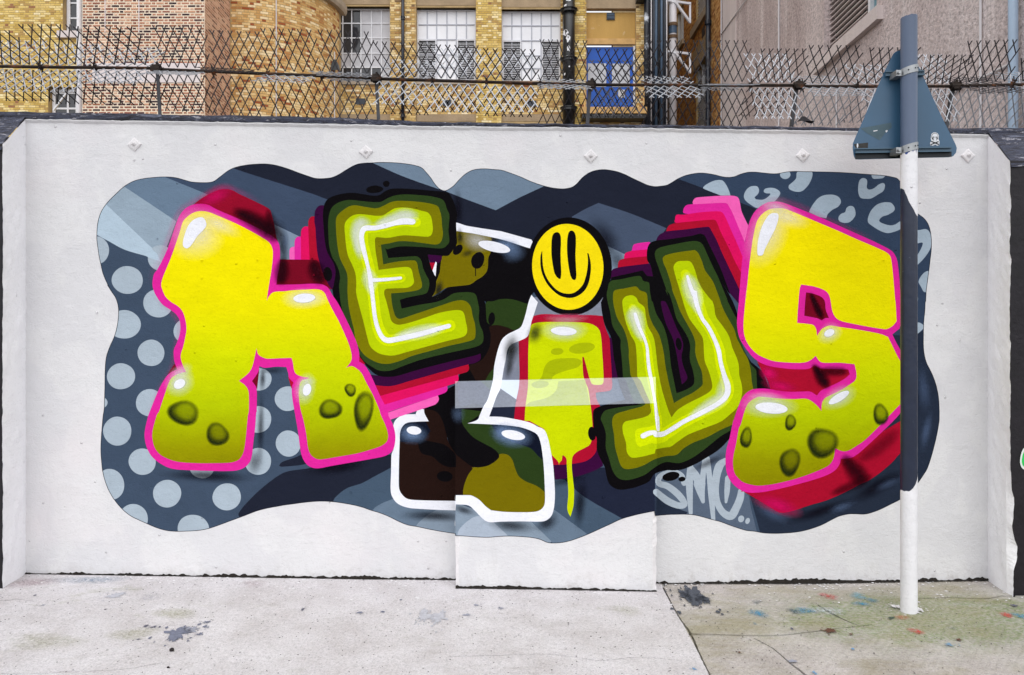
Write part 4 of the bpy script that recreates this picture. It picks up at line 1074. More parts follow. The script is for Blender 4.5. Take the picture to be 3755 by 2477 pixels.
LEDGE_CLIP = [(1669, 1399), (2404, 1383), (2406, 1479), (1669, 1498)]
FRONT_CLIP = [(1669, 1498), (2408.5, 1479), (2408.5, 2300), (1669, 2300)]
NAMES = dict(backdrop='mural_backdrop', dot='painted_dot', leopard_spot='leopard_spot', tag_lettering='tag_lettering')
def build_mural(shapes, off, clip_sil):
    groups = {}
    surf = [('wall', None, lambda x, y: wall_pt(x, y, -off), 0.0),
            ('ledge', LEDGE_CLIP, lambda x, y: plane_pt(x, y, LP + Vector((0, -off, 0)) + Vector((0, 0, off)), LN), 0.27),
            ('front', FRONT_CLIP, lambda x, y: wall_pt(x, y, BY - off), 0.0)]
    for nm, clip, to3d, dust_sheen in surf:
        sh = shapes
        polys = [s[0] for s in sh]
        extra = [SIL] + ([clip] if clip else [])
        if clip:
            x0, x1 = min(p[0] for p in clip), max(p[0] for p in clip)
            y0, y1 = min(p[1] for p in clip), max(p[1] for p in clip)
            keep = [i for i, p in enumerate(polys) if max(q[0] for q in p) > x0 and min(q[0] for q in p) < x1 and max(q[1] for q in p) > y0 and min(q[1] for q in p) < y1]
        else:
            keep = list(range(len(polys)))
        polys2 = [polys[i] for i in keep]
        v, f, of = arrange(polys2 + extra)
        npol = len(polys2)
        for tri, o in zip(f, of):
            if clip_sil and npol not in o: continue
            if clip and (npol + 1) not in o: continue
            o = [k for k in o if k < npol]
            if not o: continue
            _, c, part = sh[keep[max(o)]]
            gmb, mats, cache = groups.setdefault(part, (MB(), [], {}))
            mat = mural_mat(c, dust_sheen)
            if mat not in mats: mats.append(mat)
            idx = []
            for i in tri:
                key = (nm, i)
                if key not in cache:
                    cache[key] = len(gmb.v)
                    gmb.v.append(tuple(to3d(v[i][0], v[i][1])))
                idx.append(cache[key])
            gmb.f.append(tuple(idx)[::-1]); gmb.m.append(mats.index(mat))
    for part, (gmb, mats, cache) in groups.items():
        nm = part.split('#')[0]
        if nm.endswith('_shine'): nm = 'figure_shine' if nm.startswith('camo') else 'letter_shine'
        gmb.build(NAMES.get(nm, nm), mats, wall)
# dark outline of the whole piece, where the wall was cut back in white
OUT = [(a[0], a[1]) for a in SIL]
line = []
cxm = 0
for i, p in enumerate(OUT):
    a, b_ = OUT[i - 1], OUT[(i + 1) % len(OUT)]
    dx, dy = b_[0] - a[0], b_[1] - a[1]
    d = math.hypot(dx, dy) or 1
    line.append((p[0] + dy / d * 2.2, p[1] - dx / d * 2.2))
build_mural([(line, 'line', 'backdrop')], 0.0005, False)
build_mural(BG, 0.0010, True)
build_mural(FG, 0.0018, False)
build_mural([(p, c, q + '_shine#%d' % i) for i, (p, c, q) in enumerate(SHINE)], 0.0034, False)

# ------------------------------------------------------------------ soft sprayed tones
def surf_of(px, py):
    if inside(FRONT_CLIP, px, py): return lambda x, y, off: wall_pt(x, y, BY - off)
    if inside(LEDGE_CLIP, px, py): return lambda x, y, off: plane_pt(x, y, LP + Vector((0, -off, off)), LN)
    return lambda x, y, off: wall_pt(x, y, -off)
SPN = [0]
def soft(c, x, y, rx, ry, rot, key, rgb, amax, prof='gauss', level='fg', clip=None, n=36, rings=9):
    x0, y0, k = CROP[c]
    X, Y, A, B = x0 + x * k, y0 + y * k, rx * k, ry * k
    to = surf_of(X, Y)
    SPN[0] += 1
    off = (0.0013 if level == 'bg' else 0.0023) + 0.000004 * SPN[0]
    vv, al, ff = [], [], []
    cr_, sr_ = math.cos(R(rot)), math.sin(R(rot))
    rnd = random.Random(SPN[0]); ph = [rnd.uniform(0, 6.28) for _ in range(3)]
    def put(r, t):
        w = 1 + (0.06 * math.sin(2 * t + ph[0]) + 0.05 * math.sin(3 * t + ph[1])) * (1 if prof != 'gauss' else 0.6)
        u, v_ = A * r * w * math.cos(t), B * r * w * math.sin(t)
        px, py = X + u * cr_ - v_ * sr_, Y + u * sr_ + v_ * cr_
        if prof == 'gauss': a = amax * max(0, math.exp(-2.6 * r * r) - math.exp(-2.6)) / (1 - math.exp(-2.6))
        elif prof == 'halo': a = amax * (1 if r < 0.55 else max(0, 1 - (r - 0.55) / 0.45) ** 1.5)
        else:                                # a pitted spot: dark rim, lighter middle, heavier underneath
            low = 0.5 + 0.5 * math.sin(t - 0.4)
            rim = max(0, 1 - abs(r - 0.82) / (0.24 + 0.30 * low)) if r < 0.82 else max(0, 1 - (r - 0.82) / 0.18)
            a = amax * (0.30 + 0.25 * low * r + 0.70 * rim * (0.45 + 0.55 * low)) if r < 0.82 else amax * rim * (0.55 + 0.45 * low)
        vv.append(tuple(to(px, py, off))); al.append(a)
    put(0, 0)
    for i in range(1, rings + 1):
        for j in range(n): put(i / rings, 2 * math.pi * j / n)
    for j in range(n): ff.append((0, 1 + j, 1 + (j + 1) % n))
    for i in range(rings - 1):
        for j in range(n):
            a, b_ = 1 + i * n + j, 1 + i * n + (j + 1) % n
            ff.append((a, a + n, b_ + n, b_))
    o = mesh(SPRAY_NAME.get(key, 'sprayed_tone'), vv, ff, spray(key, rgb), wall)
    at = o.data.attributes.new('a', 'FLOAT', 'POINT')
    at.data.foreach_set('value', al)
SPRAY_NAME = dict(shadow='sprayed_shadow_tone', haze_blue='sprayed_blue_tone', mist_white='sprayed_white_tone', mist_blue='sprayed_blue_tone', pit_green='painted_pit', deep_red='sprayed_dark_red_tone', hot_mist='sprayed_pink_tone', soot='sprayed_dark_tone')
def soft_stroke(path, key, rgb, amax, level='fg'):
    """a pass of the can: widths per point, dense in the middle, fading to the sides and ends"""
    c = spline(parse(path), False, 9.0)
    n = len(c)
    to = surf_of(c[n // 2][0], c[n // 2][1])
    SPN[0] += 1
    off = (0.0013 if level == 'bg' else 0.0023) + 0.000004 * SPN[0]
    K = 10
    vv, al, ff = [], [], []
    for i, p in enumerate(c):
        q, r_ = c[max(0, i - 1)], c[min(n - 1, i + 1)]
        dx, dy = r_[0] - q[0], r_[1] - q[1]
        d = math.hypot(dx, dy) or 1
        e = min(1.0, i / (n - 1) * 4.0, (1 - i / (n - 1)) * 4.0)
        e = e * e * (3 - 2 * e)
        for k in range(K + 1):
            t = k / K * 2 - 1
            w = p[2] / 2 * t
            vv.append(tuple(to(p[0] - dy / d * w, p[1] + dx / d * w, off)))
            al.append(amax * e * (1 - t * t) ** 1.7)
    for i in range(n - 1):
        for k in range(K):
            a = i * (K + 1) + k
            ff.append((a, a + 1, a + K + 2, a + K + 1))
    o = mesh(SPRAY_NAME.get(key, 'sprayed_tone'), vv, ff, spray(key, rgb), wall)
    at = o.data.attributes.new('a', 'FLOAT', 'POINT')
    at.data.foreach_set('value', al)
# on the backdrop
SH = ('shadow', (14, 10, 22))
for a in (('K', 1250, 790, 560, 90, 2, 0.85), ('K', 1830, 260, 55, 420, 2, 0.7), ('K', 1770, 640, 110, 200, 10, 0.55), ('F', 1850, 1040, 45, 160, 2, 0.75), ('L', 600, 690, 420, 95, -9, 0.8), ('A', 2070, 960, 90, 300, -4, 0.8), ('C', 1420, 900, 180, 330, -28, 0.8),
          ('L', 1640, 1225, 430, 85, 2, 0.85), ('L', 1960, 1160, 160, 60, 20, 0.7), ('M', 400, 1330, 330, 95, 8, 0.75), ('M', 790, 1300, 170, 110, -30, 0.8), ('M', 1150, 1090, 90, 330, 4, 0.8), ('M', 1000, 840, 260, 70, -12, 0.6), ('O', 1900, 0, 110, 480, 6, 0.9), ('O', 1550, 900, 420, 110, -30, 0.9), ('O', 900, 1180, 420, 85, -18, 0.85),
          ('B', 1900, 560, 70, 260, -4, 0.75), ('N', 480, 640, 260, 60, -26, 0.6), ('F', 1960, 950, 200, 50, 0, 0.5), ('C', 1560, 1130, 110, 150, 0, 0.5)):
    soft(a[0], a[1], a[2], a[3], a[4], a[5], SH[0], SH[1], a[6] * 0.8, level='bg')
for a in (('O', 400, 1190, 240, 110, 25, 0.35), ('O', 1150, 1130, 180, 60, -20, 0.35), ('O', 1650, 880, 200, 60, -25, 0.28), ('O', 2070, 300, 70, 250, 12, 0.4), ('J', 2040, 1150, 90, 300, -8, 0.3), ('A', 2100, 900, 60, 160, 0, 0.25)):
    soft(a[0], a[1], a[2], a[3], a[4], a[5], 'haze_blue', (92, 112, 148), a[6], level='bg')
for p_, am in (('A 640,1400,120 665,1250,120 760,1080,120 880,750,120 960,590,130 1090,500,140 1250,420,150 1400,335,140 1600,385,130 1900,540,120', 0.5), ('F 640,60,100 700,170,100 850,300,100 950,460,100 910,680,100 860,930,100 700,1220,110 590,1480,110', 0.3), ('D 960,640,100 1040,520,110 1180,468,120 1400,510,120 1800,700,120 2300,920,110', 0.4)):
    soft_stroke(p_, 'overspray_pink', (206, 40, 140), am * 0.35, 'bg')
# on the letters
for a in (('A', 1120, 820, 330, 330, 35, 0.62), ('A', 1380, 720, 270, 110, 25, 0.5), ('G', 230, 165, 270, 125, -3, 0.8), ('F', 945, 1075, 190, 160, -30, 0.85), ('F', 960, 960, 150, 90, -20, 0.5), ('G', 230, 1150, 130, 190, 10, 0.8), ('G', 250, 1060, 120, 60, 0, 0.4),
          ('D', 1110, 800, 250, 430, 18, 0.62), ('D', 1330, 640, 280, 120, 22, 0.55), ('D', 1200, 530, 220, 80, 10, 0.45), ('I', 1790, 540, 150, 120, -25, 0.75), ('I', 1120, 1330, 330, 150, 4, 0.8), ('I', 1080, 1230, 240, 60, 4, 0.35), ('I', 1890, 1240, 220, 130, -30, 0.75), ('H', 972, 515, 270, 130, 2, 0.85), ('H', 1000, 380, 260, 60, 0, 0.4),
          ('B', 2110, 900, 200, 130, 10, 0.5)):
    soft(a[0], a[1], a[2], a[3], a[4], a[5], 'mist_white', (236, 238, 246), a[6] * 0.62)
for a in (('C', 340, 960, 170, 110, 10, 0.6), ('C', 430, 1030, 150, 130, 0, 0.3), ('M', 400, 350, 260, 150, 10, 0.75), ('L', 1400, 330, 190, 130, 15, 0.6), ('L', 1900, 120, 90, 120, 0, 0.2), ('L', 2380, 320, 120, 110, 0, 0.5)):
    soft(a[0], a[1], a[2], a[3], a[4], a[5], 'mist_blue', (120, 146, 186), a[6])
for a in (('F', 990, 1410, 190, 140, 20, 1), ('K', 1358, 337, 138, 132, 0, 1), ('G', 508, 1370, 132, 120, -22, 1), ('G', 727, 1160, 68, 76, 0, 1), ('G', 872, 1380, 112, 235, 12, 1), ('N', 1362, 207, 68, 92, 0, 1), ('N', 880, 372, 66, 132, 8, 1), ('N', 1712, 430, 172, 188, 22, 1), ('N', 1356, 640, 122, 165, 2, 1), ('O', 1572, 120, 92, 124, 0, 1)):
    soft(a[0], a[1], a[2], a[3], a[4], a[5], 'pit_green', (34, 42, 10), 0.9, prof='pit')
MW = ('mist_white', (236, 238, 246))
for p_, am in (('B 1480,650,120 1330,630,184 1180,670,152 1050,720,120 960,750,80', 0.75), ('B 980,745,88 850,715,184 800,800,176 805,920,144 830,1040,112 850,1120,72', 0.72), ('B 900,1180,72 930,1290,184 945,1360,192 950,1440,112 G 960,140,56', 0.6),
               ('G 1180,600,72 1350,560,152 1500,530,176 1640,500,152 1780,470,72', 0.7), ('H 1730,230,48 1740,330,208 1770,430,200 1800,540,136 1850,640,64', 0.72), ('D 225,1240,48 255,1340,192 290,1450,224 330,1560,192 I 350,270,120 400,380,56', 0.72), ('I 640,1120,56 620,1240,160 500,1320,176 380,1390,136 240,1470,72', 0.68), ('I 600,980,48 640,1060,128 610,1160,136 560,1250,72', 0.35)):
    soft_stroke(p_, MW[0], MW[1], am * 0.72)
DR = ('deep_red', (30, 2, 12))
for p_, am in (('A 1500,560,120 1700,650,220 1850,740,260 1960,830,260 2010,900,180', 0.9), ('A 1900,540,60 1935,680,180 1975,820,220 2010,940,140', 0.6), ('A 2060,1060,60 2070,1150,170 2060,1260,220 2040,1400,120', 0.8), ('B 300,1100,90 340,1190,230 380,1290,230 430,1390,120', 0.75),
               ('I 1600,870,60 1660,960,150 1720,1060,190 1790,1150,90', 0.95), ('I 1660,950,90 1800,960,150 1930,960,130 2010,970,60', 0.65), ('J 800,90,50 850,200,90 900,310,110 950,410,60', 0.9), ('O 1140,560,100 1230,660,220 1330,780,290 1420,880,170', 0.8), ('O 1300,640,120 1500,520,200 1650,400,220 1790,260,120', 0.35), ('O 1000,1000,60 1200,920,150 1380,850,140 1500,760,60', 0.55)):
    soft_stroke(p_, DR[0], DR[1], am)
for a in (('I', 1130, 980, 130, 100, 30, 0.9), ('I', 1250, 1120, 220, 90, 10, 0.7), ('A', 1330, 420, 260, 110, -25, 0.6), ('O', 450, 1110, 330, 110, 18, 0.7), ('H', 1000, 360, 330, 40, 0, 0.5)):
    soft(a[0], a[1], a[2], a[3], a[4], a[5], 'hot_mist', (212, 14, 96), a[6])
for a in (('H', 660, 540, 110, 150, 20, 0.7), ('H', 400, 720, 110, 200, 12, 0.8), ('H', 380, 900, 60, 200, 8, 0.6)):
    soft(a[0], a[1], a[2], a[3], a[4], a[5], 'soot', (30, 32, 26), a[6])
for a in (('B', 1690, 1430, 60, 130, 14, 0.8), ('B', 1920, 860, 50, 120, 0, 0.7), ('B', 2000, 1040, 90, 50, -20, 0.5)):
    soft(a[0], a[1], a[2], a[3], a[4], a[5], 'soot', (30, 32, 26), a[6])

# ------------------------------------------------------------------ grime where the wall meets the pavement
M_GRIME = plain('grime', (30, 25, 20), 0.95, var=0.5, nscale=40, bumpd=0.01, bscale=60)
def grime_run(x0, x1, y, amp, seed):
    mb = MB()
    n = int((x1 - x0) / 0.012)
    prev = None
    for i in range(n + 1):
        x = x0 + (x1 - x0) * i / n
        h = max(0.001, 0.008 + 1.35 * amp * (0.7 * vnoise(x * 2, seed, 1.6, seed) + 0.55 * vnoise(x * 11, seed, 2.0, seed) + 0.45 * vnoise(x * 38, seed, 1.7, seed)))
        if x > 1.35 and x < 2.6 and y > -0.05: h += 0.018 * max(0, 1 - abs(x - 1.95) / 0.55)
        q = ((x, y - 0.016 - 0.4 * h, zg(x) + 0.002), (x, y - 0.004, zg(x) + h), (x, y + 0.002, zg(x) + h + 0.001))
        if prev:
            mb.quad(prev[0], q[0], q[1], prev[1]); mb.quad(prev[1], q[1], q[2], prev[2])
        prev = q
    o = mb.build('grime', M_GRIME, wall)
    o['kind'] = 'stuff'
grime_run(XL, BXL, 0, 0.016, 3); grime_run(BXR, XR, 0, 0.020, 5); grime_run(BXL, BXR, BY, 0.012, 8)
# screws and plugs left in the render, painted over with the letters
mb_scr = []
for c, x, y, m_ in (('A', 1187, 1115, 'n_fill'), ('A', 1793, 1108, 'n_fill'), ('A', 1187, 1308, 'n_fill'), ('A', 1795, 1296, 'n_fill'), ('B', 310, 1095, 'dark_red'), ('B', 330, 1275, 'dark_red'), ('A', 703, 872, 'wedge_grey'), ('B', 1105, 722, 'white'), ('E', 1603, 1112, 's_fill'), ('L', 730, 970, 'bay_slate'), ('F', 45, 316, 'wall_white'), ('A', 450, 20, 'wall_white'), ('M', 1402, 1025, 'ink_blue')):
    x0, y0, k = CROP[c]
    px, py = x0 + x * k, y0 + y * k
    p = surf_of(px, py)(px, py, 0.002)
    mb = MB()
    mb.tube((p[0], p[1] + 0.003, p[2]), (p[0], p[1] - 0.007, p[2] - 0.001), 0.0075, 0.005, 8)
    mb.build('screw_head', M_WHITE if m_ == 'wall_white' else mural_mat(m_), wall)

# ------------------------------------------------------------------ paint spilt and sprayed on the pavement
def splat(px, py, rx, ry, rgb, key, seed, spikes=9, lift=0.003, name='paint_splat'):
    rnd = random.Random(seed)
    c = ground_pt(px, py)
    kx = (c[1] - CAM_Y) / F
    ky = kx * (c[1] - CAM_Y) / (CAM_Z - c[2])
    n = 110
    pts = []
    so = seed * 3.7
    for i in range(n):
        t = 2 * math.pi * i / n
        ct, st = math.cos(t), math.sin(t)
        r = 0.60 + 0.42 * vnoise(ct * 1.1 + so, st * 1.1, 1.0, seed) + 0.40 * vnoise(ct * 3 + so, st * 3, 1.0, seed) + 0.34 * vnoise(ct * 8 + so, st * 8, 1.0, seed) + 0.16 * vnoise(ct * 22 + so, st * 22, 1.0, seed)
        r = max(0.10, r)
        x, y = c[0] + rx * kx * r * ct, c[1] - ry * ky * r * st
        pts.append((x, y, zg(x) + lift))
    mb = MB(); mb.poly(pts[::-1])
    if rx > 9:                               # droplets thrown out round it
        for _ in range(9):
            t, d = rnd.uniform(0, 6.28), rnd.uniform(0.75, 1.7)
            x, y, q = c[0] + rx * kx * d * math.cos(t), c[1] - ry * ky * d * math.sin(t), rnd.uniform(0.05, 0.14)
            mb.poly([(x + q * rx * kx * rnd.uniform(0.5, 1.3) * math.cos(-6.283 * k / 7), y + q * ry * ky * rnd.uniform(0.5, 1.3) * math.sin(6.283 * k / 7), zg(x) + lift) for k in range(7)])
    mb.build(name, plain('spill_' + key, rgb, 0.75, var=0.3, nscale=60, bumpd=0.003, bscale=120), pav)
GREY_P, BLUE_P, RED_P = (104, 108, 124), (64, 138, 172), (196, 66, 66)
def Q(c, x, y):
    x0, y0, k = CROP[c]
    return x0 + x * k, y0 + y * k, k
for i, (c, x, y, rx, ry, rgb, key) in enumerate([
    ('Y', 1195, 955, 75, 52, (112, 116, 134), 'grey'), ('Y', 1285, 935, 60, 28, (150, 152, 165), 'pale_grey'), ('Y', 1340, 965, 25, 10, (112, 116, 134), 'grey'), ('Y', 1385, 882, 32, 9, (112, 116, 134), 'grey'), ('Y', 985, 908, 22, 8, (92, 92, 108), 'slate'), ('Y', 1030, 916, 22, 8, (92, 92, 108), 'slate'), ('Y', 1068, 918, 12, 7, (92, 92, 108), 'slate'),
    ('Y', 770, 705, 55, 22, (182, 182, 190), 'faint'), ('Y', 290, 770, 14, 7, (160, 160, 175), 'pale_grey'), ('Y', 2033, 797, 14, 12, (88, 86, 98), 'slate'), ('Y', 707, 798, 8, 5, (60, 56, 60), 'dark'), ('Y', 235, 703, 10, 5, (80, 76, 92), 'slate'), ('Y', 925, 1000, 14, 5, (80, 76, 92), 'slate'), ('Y', 1185, 1000, 8, 12, (112, 116, 134), 'grey'),
    ('Z', 655, 840, 55, 45, (168, 170, 176), 'faint'), ('Z', 745, 855, 60, 50, (170, 172, 178), 'faint'), ('Z', 940, 835, 30, 9, (140, 142, 152), 'pale_grey'), ('Z', 1000, 770, 22, 7, (140, 142, 152), 'pale_grey'), ('Z', 217, 820, 24, 7, (110, 112, 125), 'grey'), ('Z', 375, 815, 18, 6, (130, 132, 140), 'grey'), ('Z', 1165, 790, 22, 6, (150, 152, 160), 'pale_grey'), ('Z', 495, 735, 10, 5, (120, 122, 140), 'grey'),
    ('X', 255, 690, 105, 62, (70, 74, 84), 'charcoal'), ('X', 200, 670, 45, 40, (70, 74, 84), 'charcoal'), ('X', 310, 700, 55, 45, (70, 74, 84), 'charcoal'), ('X', 2310, 740, 20, 10, (92, 92, 108), 'slate'), ('X', 1130, 902, 42, 15, (92, 60, 44), 'rust'), ('X', 1265, 925, 14, 6, (80, 54, 42), 'rust'), ('X', 1900, 995, 30, 14, (110, 140, 165), 'dull_blue'), ('X', 1525, 820, 24, 8, (64, 80, 70), 'moss_dark'), ('X', 885, 890, 12, 8, (80, 84, 110), 'slate'), ('X', 255, 1150, 14, 9, (104, 150, 190), 'sky'), ('X', 1030, 1175, 14, 10, (104, 150, 190), 'sky'), ('X', 890, 1100, 26, 12, (150, 160, 175), 'pale_grey'), ('X', 1275, 1020, 12, 8, (104, 150, 190), 'sky'), ('X', 1960, 962, 22, 7, (100, 62, 50), 'rust'), ('X', 545, 1042, 14, 6, (100, 62, 50), 'rust')]):
    px, py, k = Q(c, x, y)
    splat(px, py, rx * k * 1.25, ry * k * 1.25, rgb, key, i + 3)
def floor_spray(c, x, y, rx, ry, rgb, key, amax):
    px, py, k = Q(c, x, y)
    cc = ground_pt(px, py)
    kx = (cc[1] - CAM_Y) / F * k; ky = kx * (cc[1] - CAM_Y) / (CAM_Z - cc[2])
    vv, al, ff = [], [], []
    n, rings = 26, 6
    rnd = random.Random(int(x)); ph = rnd.uniform(0, 6)
    SPN[0] += 1
    def put(r, t):
        w = 1 + 0.15 * math.sin(2 * t + ph) + 0.1 * math.sin(3 * t + 2 * ph)
        X_, Y_ = cc[0] + rx * kx * r * w * math.cos(t), cc[1] + ry * ky * r * w * math.sin(t)
        vv.append((X_, Y_, zg(X_) + 0.0015 + 0.00001 * (SPN[0] % 40))); al.append(0.85 * amax * max(0, 1 - r ** 1.6))
    put(0, 0)
    for i in range(1, rings + 1):
        for j in range(n): put(i / rings, 2 * math.pi * j / n)
    for j in range(n): ff.append((0, 1 + j, 1 + (j + 1) % n))
    for i in range(rings - 1):
        for j in range(n):
            a, b_ = 1 + i * n + j, 1 + i * n + (j + 1) % n
            ff.append((a, a + n, b_ + n, b_))
    o = mesh('sprayed_mark', vv, ff, spray('floor_' + key, rgb, True), pav)
    at = o.data.attributes.new('a', 'FLOAT', 'POINT'); at.data.foreach_set('value', al)
for a in (('X', 668, 790, 62, 30, BLUE_P, 'blue', 1.0), ('X', 965, 772, 85, 26, BLUE_P, 'blue', 1.0), ('X', 895, 776, 45, 22, (70, 90, 96), 'teal', 0.9), ('X', 1120, 680, 62, 24, RED_P, 'red', 0.9), ('X', 1310, 678, 60, 26, (110, 168, 190), 'pale_blue', 0.9), ('X', 1395, 705, 50, 18, BLUE_P, 'blue', 0.8), ('X', 1330, 728, 62, 20, BLUE_P, 'blue', 0.9), ('X', 1110, 772, 130, 30, (196, 204, 208), 'pale', 0.8),
          ('X', 1685, 905, 52, 22, (206, 46, 52), 'bright_red', 1.0), ('X', 2265, 800, 42, 22, (206, 46, 52), 'bright_red', 1.0), ('X', 2350, 805, 55, 24, (84, 142, 184), 'blue', 0.9), ('X', 1590, 815, 55, 20, (190, 96, 60), 'orange', 0.7), ('X', 660, 716, 40, 16, (90, 100, 104), 'teal', 0.8), ('X', 1915, 885, 30, 12, (90, 140, 140), 'teal', 0.7), ('X', 648, 858, 16, 12, BLUE_P, 'blue', 0.6),
          ('Y', 600, 600, 330, 26, (130, 150, 170), 'dim_blue', 0.6), ('Y', 1700, 625, 90, 30, (150, 110, 120), 'dim_pink', 0.4), ('Y', 200, 620, 180, 40, (206, 176, 184), 'dim_pink', 0.5), ('Y', 1010, 715, 90, 30, (190, 188, 194), 'pale_grey', 0.5), ('Y', 1180, 825, 160, 45, (150, 150, 96), 'moss', 0.55), ('Y', 900, 960, 200, 50, (156, 152, 104), 'moss', 0.45), ('Y', 300, 1010, 330, 60, (176, 164, 130), 'moss', 0.4), ('Z', 2000, 800, 120, 40, (168, 160, 120), 'moss', 0.35)):
    floor_spray(*a)
# the green end of another painting on the black pier
px0 = [(3772, 1636), (3752, 1642), (3741, 1668), (3738, 1700), (3748, 1722), (3772, 1730)]
for k_, (sc, rgb_, nm_, dy_) in enumerate(((0.92, (214, 222, 216), 'graffiti_outline', 0.002), (0.72, (38, 190, 84), 'graffiti_edge', 0.003))):
    cx_, cy_ = 3772, 1684
    pts_ = [p_[:2] for p_ in spline([(cx_ + (x_ - cx_) * sc, cy_ + (y_ - cy_) * sc, False, None) for x_, y_ in px0], True, 6)]
    mb = MB(); mb.poly([tuple(wall_pt(x_, y_, PY - dy_)) for x_, y_ in pts_]); mb.build(nm_, plain(nm_, rgb_, 0.5, var=0.08), wall)
# chips of white paint and grit lying about
M_FLAKE = paint('flake', (226, 224, 226), 0.7)
M_GRIT = plain('grit', (44, 38, 38), 0.9, var=0.4, nscale=90)
def chips(n, mat, area, smin, smax, seed, name, hgt):
    rnd = random.Random(seed)
    mb = MB()
    for _ in range(n):
        x, y = area(rnd)
        z = zg(x) + 0.001
        s = rnd.uniform(smin, smax) ; k = rnd.randint(4, 6); ph = rnd.uniform(0, 6)
        ring = [(x + s * rnd.uniform(0.6, 1.2) * math.cos(ph + 6.283 * i / k), y + s * rnd.uniform(0.6, 1.2) * math.sin(ph + 6.283 * i / k), z) for i in range(k)]
        top = (x + s * 0.1, y, z + hgt * s)
        for i in range(k):
            b0 = len(mb.v); mb.v += [ring[i], ring[(i + 1) % k], top]; mb.f.append((b0, b0 + 1, b0 + 2)); mb.m.append(0)
    o = mb.build(name, mat)
    return o
o = chips(420, M_FLAKE, lambda r: (r.uniform(XL, XR), -0.01 - abs(r.gauss(0, 0.05)) if r.random() < 0.6 else r.uniform(-0.4, -0.02)), 0.003, 0.011, 1, 'paint_chips', 0.25)
tag(o, 'chips of white paint fallen along the foot of the wall', 'debris', kind='stuff')
o = chips(1500, M_GRIT, lambda r: (r.uniform(-3.2, 3.6), -1.5 + 1.5 * r.random()), 0.0014, 0.005, 2, 'grit', 0.5)
tag(o, 'dark grit scattered over the pavement', 'debris', kind='stuff')
def stone(px, py, r, seed, label):
    rnd = random.Random(seed); c = ground_pt(px, py)
    bm = bmesh.new(); bmesh.ops.create_icosphere(bm, subdivisions=2, radius=r)
    for v in bm.verts:
        v.co *= 1 + 0.22 * vnoise(v.co.x * 60, v.co.y * 60 + v.co.z * 40, 1.0, seed)
        v.co.z *= 0.7
    me = bpy.data.meshes.new('pebble'); bm.to_mesh(me); bm.free(); me.materials.append(M_GRIT)
    o = new_obj('pebble', me); o.location = (c[0], c[1], c[2] + r * 0.55)
    tag(o, label, 'pebble')
px, py, k = Q('Y', 1152, 1075); stone(px, py, 0.012, 3, 'black pebble on the pale slab below the grey paint splat')
px, py, k = Q('Y', 1128, 1188); stone(px, py, 0.006, 5, 'smaller black pebble near the bottom edge of the photo, below the larger pebble')

# ------------------------------------------------------------------ the road sign seen from behind
sign = empty('road_sign', (2.296, -0.52, zg(2.3)))
tag(sign, 'back of a triangular road sign on a tall post painted grey, navy and white', 'road sign')
PX, PYY, PZ0 = sign.location
def loc(p): return (p[0] - PX, p[1] - PYY, p[2] - PZ0)
M_POSTG = plain('post_grey', (78, 92, 116), 0.42, var=0.14, nscale=10, spec=0.5, streak=True, bumpd=0.0015, bscale=25)
M_POSTW = paint('post_white', (222, 221, 224), 0.45, var=0.05)
M_POSTN = plain('post_navy', (28, 36, 56), 0.38, var=0.25, nscale=9, spec=0.4, bumpd=0.003, bscale=22, rust=((150, 160, 178), 26, 0.70))
M_POSTB = plain('post_blue_trace', (44, 74, 138), 0.5, var=0.2)
PR = 0.0445
Zp = PYY - CAM_Y
def zpx(py): return CAM_Z + (CY - py) / F * Zp
NP = 48
def ring_fn(yl, yr, amp=0.0, seed=0, curve=0.0):
    def f(th):                               # th: 0 right, pi/2 towards the camera, pi left
        c = math.cos(th); s_ = (1 - c) / 2   # 0 right .. 1 left
        p = yr + (yl - yr) * s_ + curve * math.sin(math.pi * s_)
        p += amp * (vnoise(math.cos(th) * 2.2, math.sin(th) * 2.2, 1.4, seed) + 0.6 * vnoise(math.cos(th) * 6, math.sin(th) * 6, 1.4, seed + 1))
        return zpx(p)
    return f
bands = [ring_fn(66, 62, 2.0, 1), ring_fn(552, 548), ring_fn(562, 566, 22, 5), ring_fn(690, 800, 8, 7, 30), ring_fn(1800, 1730, 5, 9, 20), lambda th: zg(2.3) - 0.02]
bmats = [M_POSTG, M_POSTB, M_POSTW, M_POSTN, M_POSTW]
mb = MB()
for (f0, f1, mi) in zip(bands, bands[1:], range(5)):
    sub = 8
    for j in range(sub):
        b0 = len(mb.v)
        for w in (j / sub, (j + 1) / sub):
            for i in range(NP):
                th = 2 * math.pi * i / NP
                z = f0(th) + (f1(th) - f0(th)) * w
                r = PR + (0.0006 if mi in (2, 4) else 0)
                mb.v.append((r * math.cos(th), -r * math.sin(th), z - PZ0))
        for i in range(NP):
            i2 = (i + 1) % NP
            mb.f.append((b0 + i, b0 + NP + i, b0 + NP + i2, b0 + i2)); mb.m.append(mi)
# open top: wall thickness and dark inside
b0 = len(mb.v)
for r, dz in ((PR, 0), (PR - 0.004, 0), (PR - 0.004, -0.25)):
    for i in range(NP):
        th = 2 * math.pi * i / NP
        mb.v.append((r * math.cos(th), -r * math.sin(th), bands[0](th) - PZ0 + dz))
for k in range(2):
    for i in range(NP):
        i2 = (i + 1) % NP
        mb.f.append((b0 + k * NP + i, b0 + (k + 1) * NP + i, b0 + (k + 1) * NP + i2, b0 + k * NP + i2)); mb.m.append(0)
mb.build('post', bmats, sign, smooth=True)
